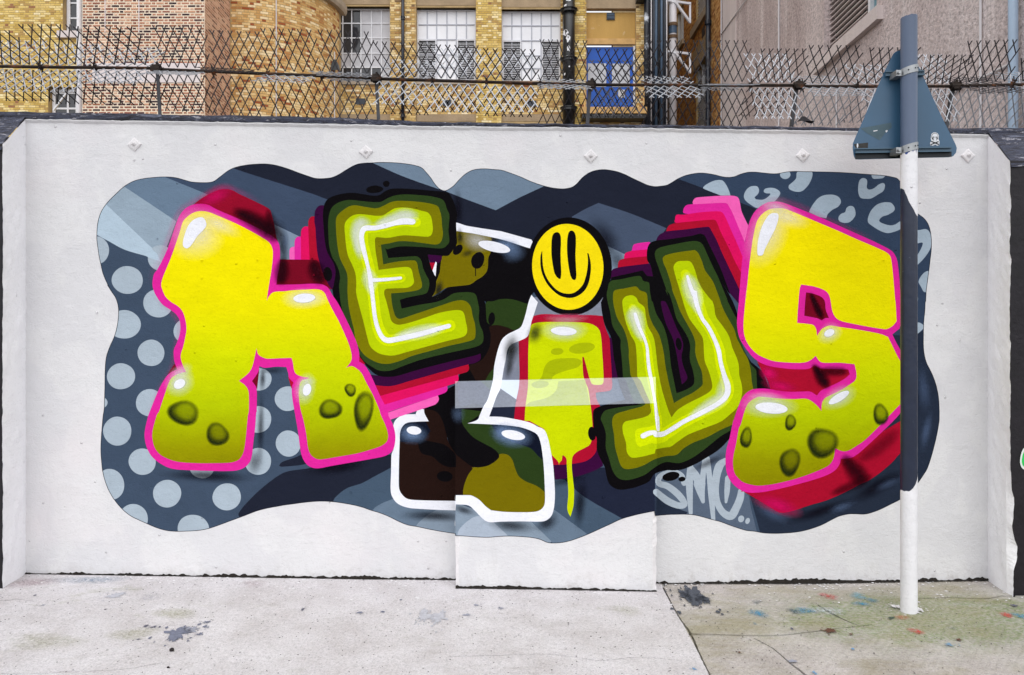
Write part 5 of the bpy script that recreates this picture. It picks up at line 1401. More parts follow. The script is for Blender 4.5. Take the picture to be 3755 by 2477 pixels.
# the plate
M_PLATE = plain('sign_back', (48, 84, 112), 0.38, var=0.10, nscale=5, spec=0.5)
M_FACE = plain('sign_face', (226, 226, 226), 0.4, var=0.03)
M_RED = plain('sign_red', (190, 26, 34), 0.4, var=0.05)
M_GALV = plain('galvanised', (150, 152, 154), 0.38, metal=0.75, var=0.15, nscale=40)
M_RAIL = plain('sign_rail', (54, 84, 104), 0.4, var=0.1, spec=0.5)
M_DARKSTEEL = plain('dark_strip', (24, 30, 36), 0.5, var=0.2)
plate = empty('_tmp'); bpy.data.objects.remove(plate)
yaw = R(-5)
PLX = wall_pt(2800 + 1290 * 0.4018, 500, PYY)[0] - PX     # centre line of the triangle relative to the post
def plate_pt(px, py, dy):                    # sign plane just behind the post, turned a few degrees
    n = Vector((math.sin(yaw), -math.cos(yaw), 0))
    p0 = Vector((PX + PLX, PYY + PR + 0.030, 2.5)) - n * dy
    return loc(plane_pt(px, py, p0, n))
TRI = poly('V 1178,500 1190,478 1220,470 1290,470 1355,478 1385,520 1500,830 1640,1100 1755,1320 1762,1360 1750,1405 1720,1432 1690,1440 1300,1447 870,1458 838,1455 822,1420 812,1345 815,1310 900,1110 1050,780', 14)
TRI = spline([(q[0], q[1], False, None) for q in [(2800 + x * 0.4018, y * 0.4018) for x, y in
      [(1182, 496), (1205, 474), (1250, 462), (1300, 460), (1345, 476), (1372, 510), (1430, 640), (1530, 860), (1640, 1095), (1752, 1318), (1764, 1352), (1757, 1395), (1730, 1428), (1690, 1438), (1500, 1442), (1250, 1448), (1000, 1455), (870, 1459), (838, 1457), (824, 1430), (812, 1350), (816, 1308), (900, 1114), (1000, 886), (1090, 682)]]], True, 12)
mb = MB()
n = len(TRI)
fr = [plate_pt(x, y, 0) for x, y in TRI]; bk = [plate_pt(x, y, 0.004) for x, y in TRI]
mb.poly(fr[::-1] if False else fr, 0); mb.poly(bk[::-1], 1)
for i in range(n):
    mb.quad(fr[i], bk[i], bk[(i + 1) % n], fr[(i + 1) % n], 1)
mb.build('sign_plate', [M_PLATE, M_FACE], sign)
# red border and white field on the far side
cxp = sum(p[0] for p in TRI) / n; cyp = sum(p[1] for p in TRI) / n
o1 = [plate_pt(x, y, 0.0052) for x, y in TRI]; i1 = [plate_pt(cxp + (x - cxp) * 0.74, cyp + (y - cyp) * 0.74, 0.0052) for x, y in TRI]
mb = MB()
for i in range(n): mb.quad(o1[(i + 1) % n], o1[i], i1[i], i1[(i + 1) % n])
mb.build('sign_border', M_RED, sign)
def strip(name, x0, y0, x1, y1, h, d0, d1, mat, parent=sign):     # a horizontal bar on the plate, corners in crop-V pixels
    def pv(x, y, d): return Vector(plate_pt(2800 + x * 0.4018, y * 0.4018, d))
    a = [pv(x0, y0 - h, -d0), pv(x1, y1 - h, -d0), pv(x1, y1 + h, -d0), pv(x0, y0 + h, -d0)]
    b_ = [pv(x0, y0 - h, -d1), pv(x1, y1 - h, -d1), pv(x1, y1 + h, -d1), pv(x0, y0 + h, -d1)]
    m_ = MB(); i = 0
    m_.v = [tuple(p) for p in a + b_]
    for f in ((4, 5, 6, 7), (0, 1, 5, 4), (1, 2, 6, 5), (2, 3, 7, 6), (3, 0, 4, 7)): m_.f.append(f); m_.m.append(0)
    return m_.build(name, mat, parent)
rl = strip('sign_rail', 838, 1378, 1716, 1362, 20, 0.0, 0.010, M_RAIL)
strip('rail_lip', 838, 1360, 1716, 1344 + 2, 5, 0.010, 0.022, M_RAIL, rl); strip('rail_lip', 838, 1394, 1716, 1380, 5, 0.010, 0.022, M_RAIL, rl)
strip('lower_strip', 836, 1428, 1716, 1408, 26, 0.0005, 0.002, M_DARKSTEEL)
ur = strip('sign_rail', 1112, 672, 1470, 664, 22, 0.0, 0.012, M_RAIL)
strip('rail_lip', 1112, 655, 1470, 647, 5, 0.012, 0.022, M_RAIL, ur); strip('rail_lip', 1112, 690, 1470, 682, 5, 0.012, 0.022, M_RAIL, ur)
for py in (262, 545):                         # clamp bands round the post
    mb = MB()
    z = zpx(py)
    sub = MB()
    b0 = 0
    for r, zz in ((PR + 0.001, z - 0.022), (PR + 0.004, z - 0.021), (PR + 0.004, z + 0.021), (PR + 0.001, z + 0.022)):
        for i in range(NP):
            th = 2 * math.pi * i / NP
            sub.v.append((r * math.cos(th), -r * math.sin(th), zz - PZ0 + 0.012 * math.cos(th)))
    for k in range(3):
        for i in range(NP):
            i2 = (i + 1) % NP
            sub.f.append((k * NP + i, k * NP + i2, (k + 1) * NP + i2, (k + 1) * NP + i)); sub.m.append(0)
    cl = sub.build('clamp_band', M_GALV, sign)
    lug = MB()
    lug.box(-PR - 0.034, -PR + 0.004, -0.010, PR + 0.022, z - PZ0 - 0.030, z - PZ0 + 0.004)
    lug.tube((-PR - 0.020, -0.024, z - PZ0 - 0.013), (-PR - 0.020, 0.0, z - PZ0 - 0.013), 0.009, 0.009, 6)
    lug.build('clamp_lug', M_GALV, cl)
    for th in (R(50), R(75), R(120)):
        rv = MB()
        c_ = Vector((math.cos(th), -math.sin(th), 0))
        p = c_ * (PR + 0.003) + Vector((0, 0, z - PZ0 + 0.012 * math.cos(th)))
        rv.tube(p, p + c_ * 0.003, 0.005, 0.004, 8)
        rv.build('rivet', M_DARKSTEEL, cl)
# stickers on the back of the plate
def flat(name, pts_v, mat, d, parent=sign):
    mb = MB(); mb.poly([plate_pt(2800 + x * 0.4018, y * 0.4018, -d) for x, y in pts_v][::1])
    return mb.build(name, mat, parent)
M_STK = plain('sticker_brown', (46, 44, 42), 0.6, var=0.4, nscale=60)
M_TRACE = plain('sticker_trace', (66, 88, 98), 0.5, var=0.15, nscale=40)
M_STW = plain('sticker_white', (214, 216, 220), 0.5, var=0.08)
M_STB = plain('sticker_black', (16, 16, 20), 0.5, var=0.1)
flat('sticker_patch', [(822, 1318), (955, 1303), (952, 1352), (845, 1358)], M_STK, 0.0012)
flat('sticker_scrap', [(852, 1312), (862, 1310), (866, 1332), (858, 1356), (850, 1340)], M_STW, 0.0018)
flat('sticker_ghost', [(885, 1172), (1010, 1150), (1165, 1120), (1170, 1165), (1110, 1215), (1060, 1282), (1000, 1250), (940, 1215)], M_TRACE, 0.0010)
flat('sticker_scrap', [(1002, 1194), (1040, 1188), (1040, 1196), (1004, 1204)], M_STW, 0.0016); flat('sticker_scrap', [(1112, 1195), (1130, 1188), (1132, 1200), (1118, 1212)], M_STW, 0.0016)
def el(cx, cy, rx, ry, n=20, a0=0): return [(cx + rx * math.cos(2 * math.pi * i / n + a0), cy + ry * math.sin(2 * math.pi * i / n + a0)) for i in range(n)]
sk = flat('skull_sticker', el(1566, 1246, 38, 38) if False else [(1528, 1248), (1532, 1226), (1548, 1212), (1568, 1210), (1588, 1218), (1600, 1240), (1596, 1272), (1606, 1292), (1604, 1326), (1585, 1332), (1566, 1322), (1545, 1332), (1522, 1328), (1520, 1304), (1532, 1288), (1526, 1270)], M_STW, 0.0012)
flat('skull_outline', [(1533, 1250), (1537, 1230), (1551, 1218), (1567, 1215), (1584, 1222), (1594, 1242), (1590, 1270), (1578, 1284), (1550, 1284), (1537, 1270)], M_STB, 0.0016, sk)
flat('skull_head', el(1564, 1244, 26, 24), M_STW, 0.0020, sk)
flat('skull_jaw', [(1550, 1268), (1580, 1268), (1576, 1286), (1554, 1286)], M_STW, 0.0020, sk)
for x in (1553, 1576): flat('eye_socket', el(x, 1254, 7, 6, 10), M_STB, 0.0024, sk)
for a in (((1526, 1296), (1534, 1288), (1604, 1316), (1598, 1326)), ((1522, 1318), (1530, 1326), (1602, 1298), (1594, 1290))):
    flat('crossbone', a, M_STB, 0.0018 + 0.0002 * (a[0][1] > 1300), sk)
# splashed white paint round the foot of the post
for i, (x, y, rx, ry) in enumerate(((1650, 775, 80, 18), (1555, 745, 34, 14), (1700, 765, 30, 14))):
    px, py, k = Q('X', x, y); splat(px, py, rx * k * 1.2, ry * k * 1.2, (226, 224, 226), 'white', 70 + i, lift=0.004, name='paint_spill')

# ------------------------------------------------------------------ the rotating anti-climb fence on top of the wall
fence = empty('security_fence', (0, 0.13, 3.0))
tag(fence, 'rusty pipe with revolving expanded metal vanes along the top of the wall', 'fence')
FY = 0.13
def f3(px, py): 
    p = wall_pt(px, py, FY); return Vector((p[0], 0, p[2] - 3.0))
PIPE = [(-260, 241), (0, 247), (570, 250), (575, 258), (1377, 287), (1380, 291), (2164, 312), (2166, 312), (2928, 314), (2930, 318), (3503, 317), (3900, 306), (4200, 300)]
def pipe_y(px):
    return lerp_pts(PIPE, px)
M_MESH = plain('expanded_metal', (60, 57, 61), 0.5, metal=0.4, var=0.5, nscale=14, rust=((78, 56, 46), 10, 0.58))
M_MESHL = plain('expanded_metal_bright', (172, 174, 180), 0.5, metal=0.3, var=0.3, nscale=25, rust=((96, 76, 62), 16, 0.62))
M_PIPE = plain('rusty_pipe', (44, 34, 28), 0.75, metal=0.2, var=0.4, nscale=18, rust=((112, 68, 40), 9, 0.54))
M_POSTS = plain('fence_post', (72, 72, 76), 0.5, metal=0.5, var=0.3, nscale=14)
def vane_mesh(name, cols, seed, mat):
    rnd = random.Random(seed)
    mb = MB()
    w, h = 0.0625, 0.114
    rows = 4
    def node(i, j): return Vector((i * w / 2, 0.004 * rnd.uniform(-1, 1) * 0, 0.022 + j * h / 2))
    ni = int(cols * 2)
    for j in range(rows):
        for i in range(ni + 1):
            if (i + j) % 2: continue
            for di in (-1, 1):
                a, b_ = node(i, j), node(i + di, j + 1)
                if i + di < 0 or i + di > ni:
                    b_ = a.lerp(b_, 0.62)
                if j == rows - 1:
                    pass
                mb.bar(a, b_, 0.0064, 0.0036, up=(0, 1, 0))
    for i in range(ni + 1):                  # the spikes of the cut edge
        if (i + rows) % 2: continue
        for di in (-1, 1):
            a, b_ = node(i, rows), node(i + di, rows + 1)
            mb.bar(a, a.lerp(b_, 0.5), 0.0064, 0.0036, up=(0, 1, 0))
    me = bpy.data.meshes.new(name)
    me.from_pydata([tuple(v) for v in mb.v], [], mb.f); me.materials.append(mat); me.update()
    return me, ni * w / 2
V_DARK, VW = vane_mesh('vane', 5.5, 1, M_MESH)
V_LITE, VW = vane_mesh('vane', 5.5, 2, M_MESHL)
ROT = [(-60, 140, 55), (140, 340, 50), (340, 565, 46), (580, 774, 25), (774, 972, 14), (972, 1171, 24), (1171, 1372, 13), (1385, 1577, 52), (1577, 1775, 64), (1775, 1972, 61), (1972, 2160, 24), (2170, 2359, 58), (2359, 2555, 33), (2555, 2745, 15), (2745, 2922, 62), (2935, 3133, 28), (3133, 3330, 52), (3330, 3498, 67), (3510, 3705, 30), (3705, 3900, 38)]
for k, (xa, xb, ang) in enumerate(ROT):
    pa, pb = f3(xa + 9, pipe_y(xa + 9)), f3(xb - 9, pipe_y(xb - 9))
    rotor = bpy.data.objects.new('rotor', None); rotor.empty_display_size = 0.05
    COL.objects.link(rotor); rotor.parent = fence
    d = (pb - pa)
    rotor.location = pa
    tilt = math.atan2(d.z, d.x)
    rotor.rotation_euler = (R(ang), -tilt, 0)
    sx = d.length / VW
    rnd = random.Random(k)
    for q in range(4):
        o = new_obj('vane', V_LITE if (q in (1, 3) and k % 7 != 4) or (q == 2 and k > 14) else V_DARK, rotor)
        o.rotation_euler = (R(90 * q + rnd.uniform(-6, 6)), 0, 0)
        o.scale = (sx, 1, 1.0 + rnd.uniform(-0.06, 0.05))
    # a collar with a toothed washer at the end of the rotor
    mb = MB()
    mb.tube((-0.008, 0, 0), (0.008, 0, 0), 0.019, 0.019, 12)
    for q in range(7):
        t = 2 * math.pi * q / 7 + k
        mb.bar((0, 0.02 * math.cos(t), 0.02 * math.sin(t)), (0.006 * (-1) ** q, 0.040 * math.cos(t), 0.040 * math.sin(t)), 0.009, 0.003, up=(1, 0, 0))
    mb.build('collar', M_PIPE, rotor)
# the pipe in lengths between the posts
for (xa, xb) in ((-260, 572), (572, 1378), (1378, 2165), (2165, 2929), (2929, 3505), (3505, 4200)):
    mb = MB(); mb.tube(f3(xa, pipe_y(xa + 1)), f3(xb, pipe_y(xb - 1)), 0.0105, None, 12)
    mb.build('pipe', M_PIPE, fence, smooth=True)
for (xt, xb, yb) in ((572, 582, 420), (1378, 1387, 436), (2166, 2156, 452), (2928, 2908, 462), (3505, 3478, 466)):
    yt = pipe_y(xt)
    mb = MB()
    a, b_ = f3(xt, yt), f3(xb, yb)
    a.y += 0.02; b_.y += 0.02
    mb.bar(b_, a + Vector((0, 0, 0.01)), 0.020, 0.006, up=(0, 1, 0)); mb.bar(b_ + Vector((-0.010, 0.008, 0)), a + Vector((-0.010, 0.008, 0.01)), 0.005, 0.020, up=(0, 1, 0))
    po = mb.build('post', M_POSTS, fence)
    br = MB()
    br.box(a.x - 0.022, a.x + 0.022, -0.020, 0.026, a.z - 0.022, a.z + 0.024); br.tube((a.x + 0.006, 0, a.z + 0.022), (a.x + 0.006, 0, a.z + 0.042), 0.010, 0.008, 8); br.tube((a.x - 0.032, 0, a.z), (a.x + 0.034, 0, a.z), 0.022, None, 12)
    br.build('bracket', M_PIPE, po)
# a rag of roofing felt caught on the coping
mb = MB()
p = f3(2940, 452)
for i in range(12):
    t = i / 11
    x = p.x - 0.05 + 0.11 * t; hgt = 0.026 * math.sin(math.pi * min(1, t * 1.15)) * (1.2 - t) + 0.004
    mb.v += [(x, -0.09, p.z - 0.012), (x, -0.06, p.z - 0.012 + hgt * 1.6), (x, -0.02, p.z - 0.012 + hgt * 0.8)]
for i in range(11):
    for k in range(2):
        a = i * 3 + k
        mb.f.append((a, a + 3, a + 4, a + 1)); mb.m.append(0)
o = mb.build('felt_scrap', M_BLACK); o.location = (0, 0.13, 3.0)
tag(o, 'scrap of black felt lying on the coping left of the road sign', 'debris')

# ------------------------------------------------------------------ the buildings behind
def brick_material():
    m = bpy.data.materials.new('brick_face')
    t, b, out = nodes_of(m)
    P = N(t, 'ShaderNodeNewGeometry').outputs['Position']
    at = N(t, 'ShaderNodeAttribute', attribute_name='tint')
    n1 = noise(t, P, 26, 5, 0.7)
    f = ramp(t, n1.outputs[0], [(0.25, g(0.82)), (0.5, g(1.16)), (0.8, g(1.38))])
    c = mix(t, 1.0, at.outputs['Color'], f.outputs[0], 'MULTIPLY')
    n2 = noise(t, mapping(t, P, (1, 1, 0.35)), 1.1, 5, 0.65)     # soot in broad patches
    c = mix(t, ramp(t, n2.outputs[0], [(0.55, g(0)), (0.8, g(0.22))]).outputs[0], c, col((110, 92, 70)))
    t.links.new(c, b.inputs['Base Color'])
    b.inputs['Roughness'].default_value = 0.85
    b.inputs['Specular IOR Level'].default_value = 0.2
    t.links.new(bump(t, n1.outputs[0], 0.012, 0.8), b.inputs['Normal'])
    return m
M_BRICK = brick_material()
M_MORT_Y = plain('mortar_sooty', (186, 160, 116), 0.95, var=0.25, nscale=3)
M_MORT_R = plain('mortar_cream', (238, 220, 196), 0.95, var=0.12, nscale=4)
YB = [((200, 168, 107), 6), ((217, 188, 130), 5), ((182, 146, 87), 4), ((227, 204, 155), 4), ((168, 128, 81), 3), ((155, 97, 65), 0.8), ((125, 100, 75), 1.2), ((236, 218, 182), 2.2)]
YL = [((205, 176, 100), 6), ((217, 190, 119), 5), ((190, 158, 84), 4), ((228, 207, 149), 4), ((179, 146, 89), 2.5), ((152, 107, 76), 0.5), ((237, 221, 177), 2)]
CB = [((212, 174, 115), 6), ((224, 194, 140), 5), ((198, 154, 95), 4), ((232, 210, 168), 4), ((183, 130, 79), 2.4), ((153, 84, 50), 1.2)]
RB = [((176, 124, 100), 4), ((190, 142, 114), 3), ((140, 88, 72), 4), ((84, 56, 56), 3.6), ((54, 40, 46), 3.2), ((204, 164, 138), 2), ((150, 98, 72), 3)]
def choose(rnd, pal):
    s = rnd.uniform(0, sum(w for _, w in pal))
    for c, w in pal:
        s -= w
        if s <= 0: return c
    return pal[0][0]
BRICK_CACHE = {}
class Bricks:
    """bricks of one building: the largest in view become parts of their own, the rest one mesh"""
    def __init__(s, parent, keep):
        s.parent, s.keep, s.list = parent, keep, []
    def lay(s, to3, u0, u1, v0, v1, holes, pal, course=0.075, blen=0.225, mortar=0.011, proud=0.009, seed=1, flemish=True, prio=0.0):
        rnd = random.Random(seed)
        r0, r1 = int(math.floor(v0 / course)), int(math.ceil(v1 / course))
        for r in range(r0, r1):
            za, zb = max(v0, r * course), min(v1, (r + 1) * course)
            if zb - za < course * 0.45: continue
            zc = (za + zb) / 2
            free = [(u0, u1)]
            for (a, b_, c, d) in holes:
                if c < zc < d:
                    nf = []
                    for (p, q) in free:
                        if b_ <= p or a >= q: nf.append((p, q)); continue
                        if a > p: nf.append((p, a))
                        if b_ < q: nf.append((b_, q))
                    free = nf
            unit = blen * 1.5 if flemish else blen
            off = (unit / 2 if r % 2 else 0) + rnd.uniform(-0.008, 0.008)
            k0 = int(math.floor((u0 - off) / unit)) - 1
            k1 = int(math.ceil((u1 - off) / unit)) + 1
            for k in range(k0, k1):
                base = k * unit + off
                cells = ((base, base + blen), (base + blen, base + unit)) if flemish else ((base, base + blen),)
                for (p, q) in cells:
                    for (fa, fb) in free:
                        a, b_ = max(p, fa), min(q, fb)
                        if b_ - a < 0.05: continue
                        hm = mortar / 2
                        s.list.append((to3, a + hm, b_ - hm, za + hm, zb - hm, choose(rnd, pal), proud * rnd.uniform(0.6, 1.3), prio, rnd.uniform(-0.0025, 0.0025)))
    def finish(s):
        # nearest and most visible first
        s.list.sort(key=lambda q: -q[7])
        parts, rest = s.list[:s.keep], s.list[s.keep:]
        for (to3, a, b_, c, d, tint, pr, _, tw) in parts:
            o0 = Vector(to3((a + b_) / 2, (c + d) / 2, 0)); ux = (Vector(to3(b_, (c + d) / 2, 0)) - o0); ux.normalize()
            nn = (Vector(to3((a + b_) / 2, (c + d) / 2, 1)) - o0).normalized()
            L, H = round((b_ - a) / 0.01) * 0.01, round((d - c) / 0.004) * 0.004
            key = (L, H, tint)
            if key not in BRICK_CACHE:
                me = bpy.data.meshes.new('brick')
                x, z = L / 2, H / 2
                me.from_pydata([(-x, -z, -0.02), (x, -z, -0.02), (x, z, -0.02), (-x, z, -0.02), (-x + .003, -z + .003, 0.009), (x - .003, -z + .003, 0.009), (x - .003, z - .003, 0.009), (-x + .003, z - .003, 0.009)], [],
                               [(4, 5, 6, 7), (0, 1, 5, 4), (1, 2, 6, 5), (2, 3, 7, 6), (3, 0, 4, 7)])
                at = me.attributes.new('tint', 'FLOAT_COLOR', 'FACE')
                cc = col(tint)
                at.data.foreach_set('color', list(cc) * 5)
                me.materials.append(M_BRICK); me.update()
                BRICK_CACHE[key] = me
            o = new_obj('brick', BRICK_CACHE[key], s.parent)
            mtx = Matrix((ux, nn.cross(ux), nn)).transposed().to_4x4()
            mtx.translation = o0 - s.parent.location
            o.matrix_local = mtx
        vv, ff, tt = [], [], []
        pl = s.parent.location
        for (to3, a, b_, c, d, tint, pr, _, tw) in rest:
            i = len(vv)
            e = 0.003
            for (u, v, w) in ((a, c, 0), (b_, c, 0), (b_, d, 0), (a, d, 0), (a + e, c + e, pr), (b_ - e, c + e + tw, pr), (b_ - e, d - e + tw, pr), (a + e, d - e, pr)):
                p = to3(u, v, w); vv.append((p[0] - pl[0], p[1] - pl[1], p[2] - pl[2]))
            ff += [(i + 4, i + 5, i + 6, i + 7), (i, i + 1, i + 5, i + 4), (i + 1, i + 2, i + 6, i + 5), (i + 2, i + 3, i + 7, i + 6), (i + 3, i, i + 4, i + 7)]
            tt += list(col(tint)) * 5
        o = mesh('brickwork', vv, ff, M_BRICK, s.parent)
        at = o.data.attributes.new('tint', 'FLOAT_COLOR', 'FACE'); at.data.foreach_set('color', tt)
        o['kind'] = 'stuff'
def holed(name, to3, u0, u1, v0, v1, holes, mat, parent, depth=0.0, nu=1):
    """a wall face with rectangular openings"""
    us = sorted({u0, u1, *[u0 + (u1 - u0) * i / nu for i in range(nu + 1)], *[min(max(h[k], u0), u1) for h in holes for k in (0, 1)]})
    vs_ = sorted({v0, v1, *[min(max(h[k], v0), v1) for h in holes for k in (2, 3)]})
    mb = MB(); pl = parent.location
    def p3(u, v, w): p = to3(u, v, w); return (p[0] - pl[0], p[1] - pl[1], p[2] - pl[2])
    for a, b_ in zip(us, us[1:]):
        for c, d in zip(vs_, vs_[1:]):
            m_, q = (a + b_) / 2, (c + d) / 2
            if any(h[0] < m_ < h[1] and h[2] < q < h[3] for h in holes): continue
            mb.quad(p3(a, c, 0), p3(b_, c, 0), p3(b_, d, 0), p3(a, d, 0))
    if depth:
        for (a, b_, c, d) in holes:
            for (e, f_) in (((a, c), (a, d)), ((a, d), (b_, d)), ((b_, d), (b_, c)), ((b_, c), (a, c))):
                mb.quad(p3(*e, 0), p3(*f_, 0), p3(*f_, -depth), p3(*e, -depth))
    return mb.build(name, mat, parent)
def slab3(to3, parent, name, mat, u0, u1, v0, v1, w0, w1):
    """a block on a wall: w is the distance out of the wall face"""
    pl = parent.matrix_world.translation if False else parent_origin(parent)
    mb = MB()
    for w in (w0, w1):
        for (u, v) in ((u0, v0), (u1, v0), (u1, v1), (u0, v1)):
            p = to3(u, v, w); mb.v.append((p[0] - pl[0], p[1] - pl[1], p[2] - pl[2]))
    for f in ((4, 5, 6, 7), (0, 1, 5, 4), (1, 2, 6, 5), (2, 3, 7, 6), (3, 0, 4, 7), (3, 2, 1, 0)): mb.f.append(f); mb.m.append(0)
    return mb.build(name, mat, parent)
def parent_origin(p):
    o = Vector((0, 0, 0))
    while p is not None:
        o += p.location; p = p.parent
    return o
def front(Z):                                # a wall facing the camera at distance Z
    return lambda u, v, w: (u, Z + CAM_Y - w, v)
def UX(px, Z): return (px - CX) / F * Z
def VZ(py, Z): return CAM_Z + (CY - py) / F * Z
M_STONE = plain('concrete_band', (176, 160, 140), 0.9, var=0.18, nscale=3, bumpd=0.01, bscale=20, streak=True)
M_LINTEL = plain('concrete_lintel', (170, 148, 120), 0.9, var=0.2, nscale=2.5, bumpd=0.01, bscale=20)
M_BANDW = plain('pale_band', (224, 212, 210), 0.8, var=0.08, nscale=4)
M_FRAME = plain('window_white', (226, 226, 230), 0.5, var=0.06, nscale=6)
M_BARG = plain('glazing_bar_grey', (182, 184, 194), 0.5, var=0.06, nscale=6)
M_PANEW = plain('whitened_glass', (240, 240, 244), 0.25, var=0.07, nscale=2.0, spec=0.5)
M_PANEL = plain('pale_glass', (188, 186, 190), 0.12, var=0.22, nscale=1.6, spec=0.6)
M_PANED = plain('dark_glass', (52, 52, 56), 0.08, var=0.4, nscale=2.5, spec=0.6)
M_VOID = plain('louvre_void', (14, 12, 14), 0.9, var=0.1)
M_PIPED = plain('pipe_blue_black', (28, 36, 50), 0.35, var=0.3, nscale=4, spec=0.5)
M_PIPEB = plain('pipe_black', (18, 18, 20), 0.35, var=0.4, nscale=4, spec=0.5)
M_PIPEP = plain('pipe_peeling', (34, 38, 46), 0.45, var=0.3, nscale=4, rust=((206, 212, 220), 1.6, 0.56))
M_PIPEG = plain('pipe_slate', (70, 90, 112), 0.4, var=0.2, nscale=4)
M_PIPEW = plain('pipe_white', (214, 210, 212), 0.45, var=0.08, nscale=3)
M_PIPELB = plain('pipe_pale_blue', (150, 168, 188), 0.45, var=0.08, nscale=3)
M_DOOR = plain('door_blue', (26, 88, 186), 0.45, var=0.16, nscale=2.0, streak=True)
M_NOTICE = plain('notice_panel', (196, 198, 204), 0.5, var=0.06)
M_SILLY = plain('step_yellow', (212, 170, 110), 0.8, var=0.2, nscale=4)
M_RUSTB = plain('rusty_flange', (108, 84, 62), 0.7, var=0.3, nscale=12)

Z0 = 25.0
fr = front(Z0)
bld = empty('yellow_brick_building', (0, Z0 + CAM_Y, 0))
tag(bld, 'yellow stock brick building with rounded corner, tall white windows and a blue door', 'building')
BR = Bricks(bld, 300)
X_ = lambda px: UX(px, Z0)
Y_ = lambda py: VZ(py, Z0)
V_LO, V_HI = 8.0, 13.4
# openings (pixels of the photograph): windows and the door bay
win_px = [(1215, 1431, 24, 300), (1527, 1745, 28, 300), (1840, 2056, 34, 303)]
door_px = (2150, 2332, -60, 440)
holes = [(X_(a), X_(b_), Y_(d), Y_(c)) for a, b_, c, d in win_px] + [(X_(2150), X_(2332), Y_(410), Y_(-90))]
holed('wall', fr, X_(1180), X_(2366), 0.0, 20.0, holes, M_MORT_Y, bld, depth=0.25)
lint = [(X_(a) , X_(b_), Y_(c), 20) for a, b_, c, d in win_px]
plinth = [(X_(a), X_(b_), 0, Y_(420)) for a, b_, c, d in win_px]
BR.lay(fr, X_(1180), X_(2366), V_LO, V_HI, holes + lint + plinth, YB, seed=3, prio=0.6)
for (a, b_, c, d) in win_px:
    slab3(fr, bld, 'lintel', M_LINTEL, X_(a), X_(b_), Y_(c) + 0.06, 20.0, -0.10, 0.012)
    slab3(fr, bld, 'lintel_soffit', M_VOID, X_(a), X_(b_), Y_(c), Y_(c) + 0.06, -0.18, -0.06)
    slab3(fr, bld, 'sill', M_STONE, X_(a) - 0.02, X_(b_) + 0.02, Y_(312), Y_(299), -0.15, 0.06)
    slab3(fr, bld, 'plinth_band', M_LINTEL, X_(a), X_(b_), Y_(446), Y_(420), -0.05, 0.012)
# brick pilasters stand forward of the window bays
for (a, b_) in ((1431, 1527), (1745, 1840), (2106, 2150)):
    u0, u1 = X_(a) + 0.004, X_(b_) - 0.004
    to = (lambda u, v, w: (u, Z0 + CAM_Y - 0.10 - w, v))
    slab3(fr, bld, 'pilaster', M_MORT_Y, u0, u1, 0, 20, 0.0, 0.10)
    BR.lay(to, u0, u1, V_LO, V_HI, [], YL if a != 1431 else YB, seed=a, prio=1.0)
def window(parent, to, u0, u1, v0, v1, colsx, rowsy, panes, rec=0.20, bar=0.022, frame=0.045, skip=lambda i, j: False, barm=None):
    barm = barm or M_FRAME
    wn_ = slab3(to, parent, 'window', M_VOID, u0, u1, v0, v1, -rec - 0.06, -rec - 0.05)
    for (a, b_, c, d) in ((u0, u0 + frame, v0, v1), (u1 - frame, u1, v0, v1), (u0 + frame, u1 - frame, v1 - frame, v1), (u0 + frame, u1 - frame, v0, v0 + frame)):
        slab3(to, wn_, 'frame', M_FRAME, a, b_, c, d, -rec - 0.04, -rec + 0.02)
    for x in colsx[1:-1]: slab3(to, wn_, 'glazing_bar', barm, x - bar / 2, x + bar / 2, v0 + frame, v1 - frame, -rec - 0.03, -rec + 0.006)
    for y in rowsy[1:-1]: slab3(to, wn_, 'glazing_bar', barm, u0 + frame, u1 - frame, y - bar / 2, y + bar / 2, -rec - 0.03, -rec + 0.003)
    for i, (a, b_) in enumerate(zip(colsx, colsx[1:])):
        for j, (c, d) in enumerate(zip(rowsy, rowsy[1:])):
            if skip(i, j): continue
            slab3(to, wn_, 'pane', panes(i, j), a + 0.004, b_ - 0.004, c + 0.004, d - 0.004, -rec - 0.03, -rec - 0.02 + random.uniform(-0.003, 0.003))
    return wn_
def louvre(parent, to, u0, u1, v0, v1, rec=0.18, pitch=0.058, fr_w=0.04):
    lv = slab3(to, parent, 'louvre', M_VOID, u0, u1, v0, v1, -rec - 0.07, -rec - 0.05)
    for (a, b_, c, d) in ((u0, u0 + fr_w, v0, v1), (u1 - fr_w, u1, v0, v1), (u0 + fr_w, u1 - fr_w, v1 - fr_w, v1), (u0 + fr_w, u1 - fr_w, v0, v0 + fr_w)):
        slab3(to, lv, 'frame', M_FRAME, a, b_, c, d, -rec - 0.045, -rec + 0.02)
    v = v0 + fr_w + 0.006
    pl = parent_origin(lv)
    while v < v1 - fr_w - 0.03:
        mb = MB()
        ps = [(u0 + fr_w, v, -rec + 0.012), (u1 - fr_w, v, -rec + 0.012), (u1 - fr_w, v + 0.030, -rec - 0.035), (u0 + fr_w, v + 0.030, -rec - 0.035)]
        lo = [(u, q - 0.008, w) for u, q, w in ps]
        mb.v = [tuple(Vector(to(*p)) - pl) for p in ps + lo]
        for f in ((0, 1, 2, 3), (4, 5, 1, 0), (7, 6, 5, 4), (2, 6, 7, 3)): mb.f.append(f); mb.m.append(0)
        mb.build('slat', M_FRAME, lv)
        v += pitch
    return lv
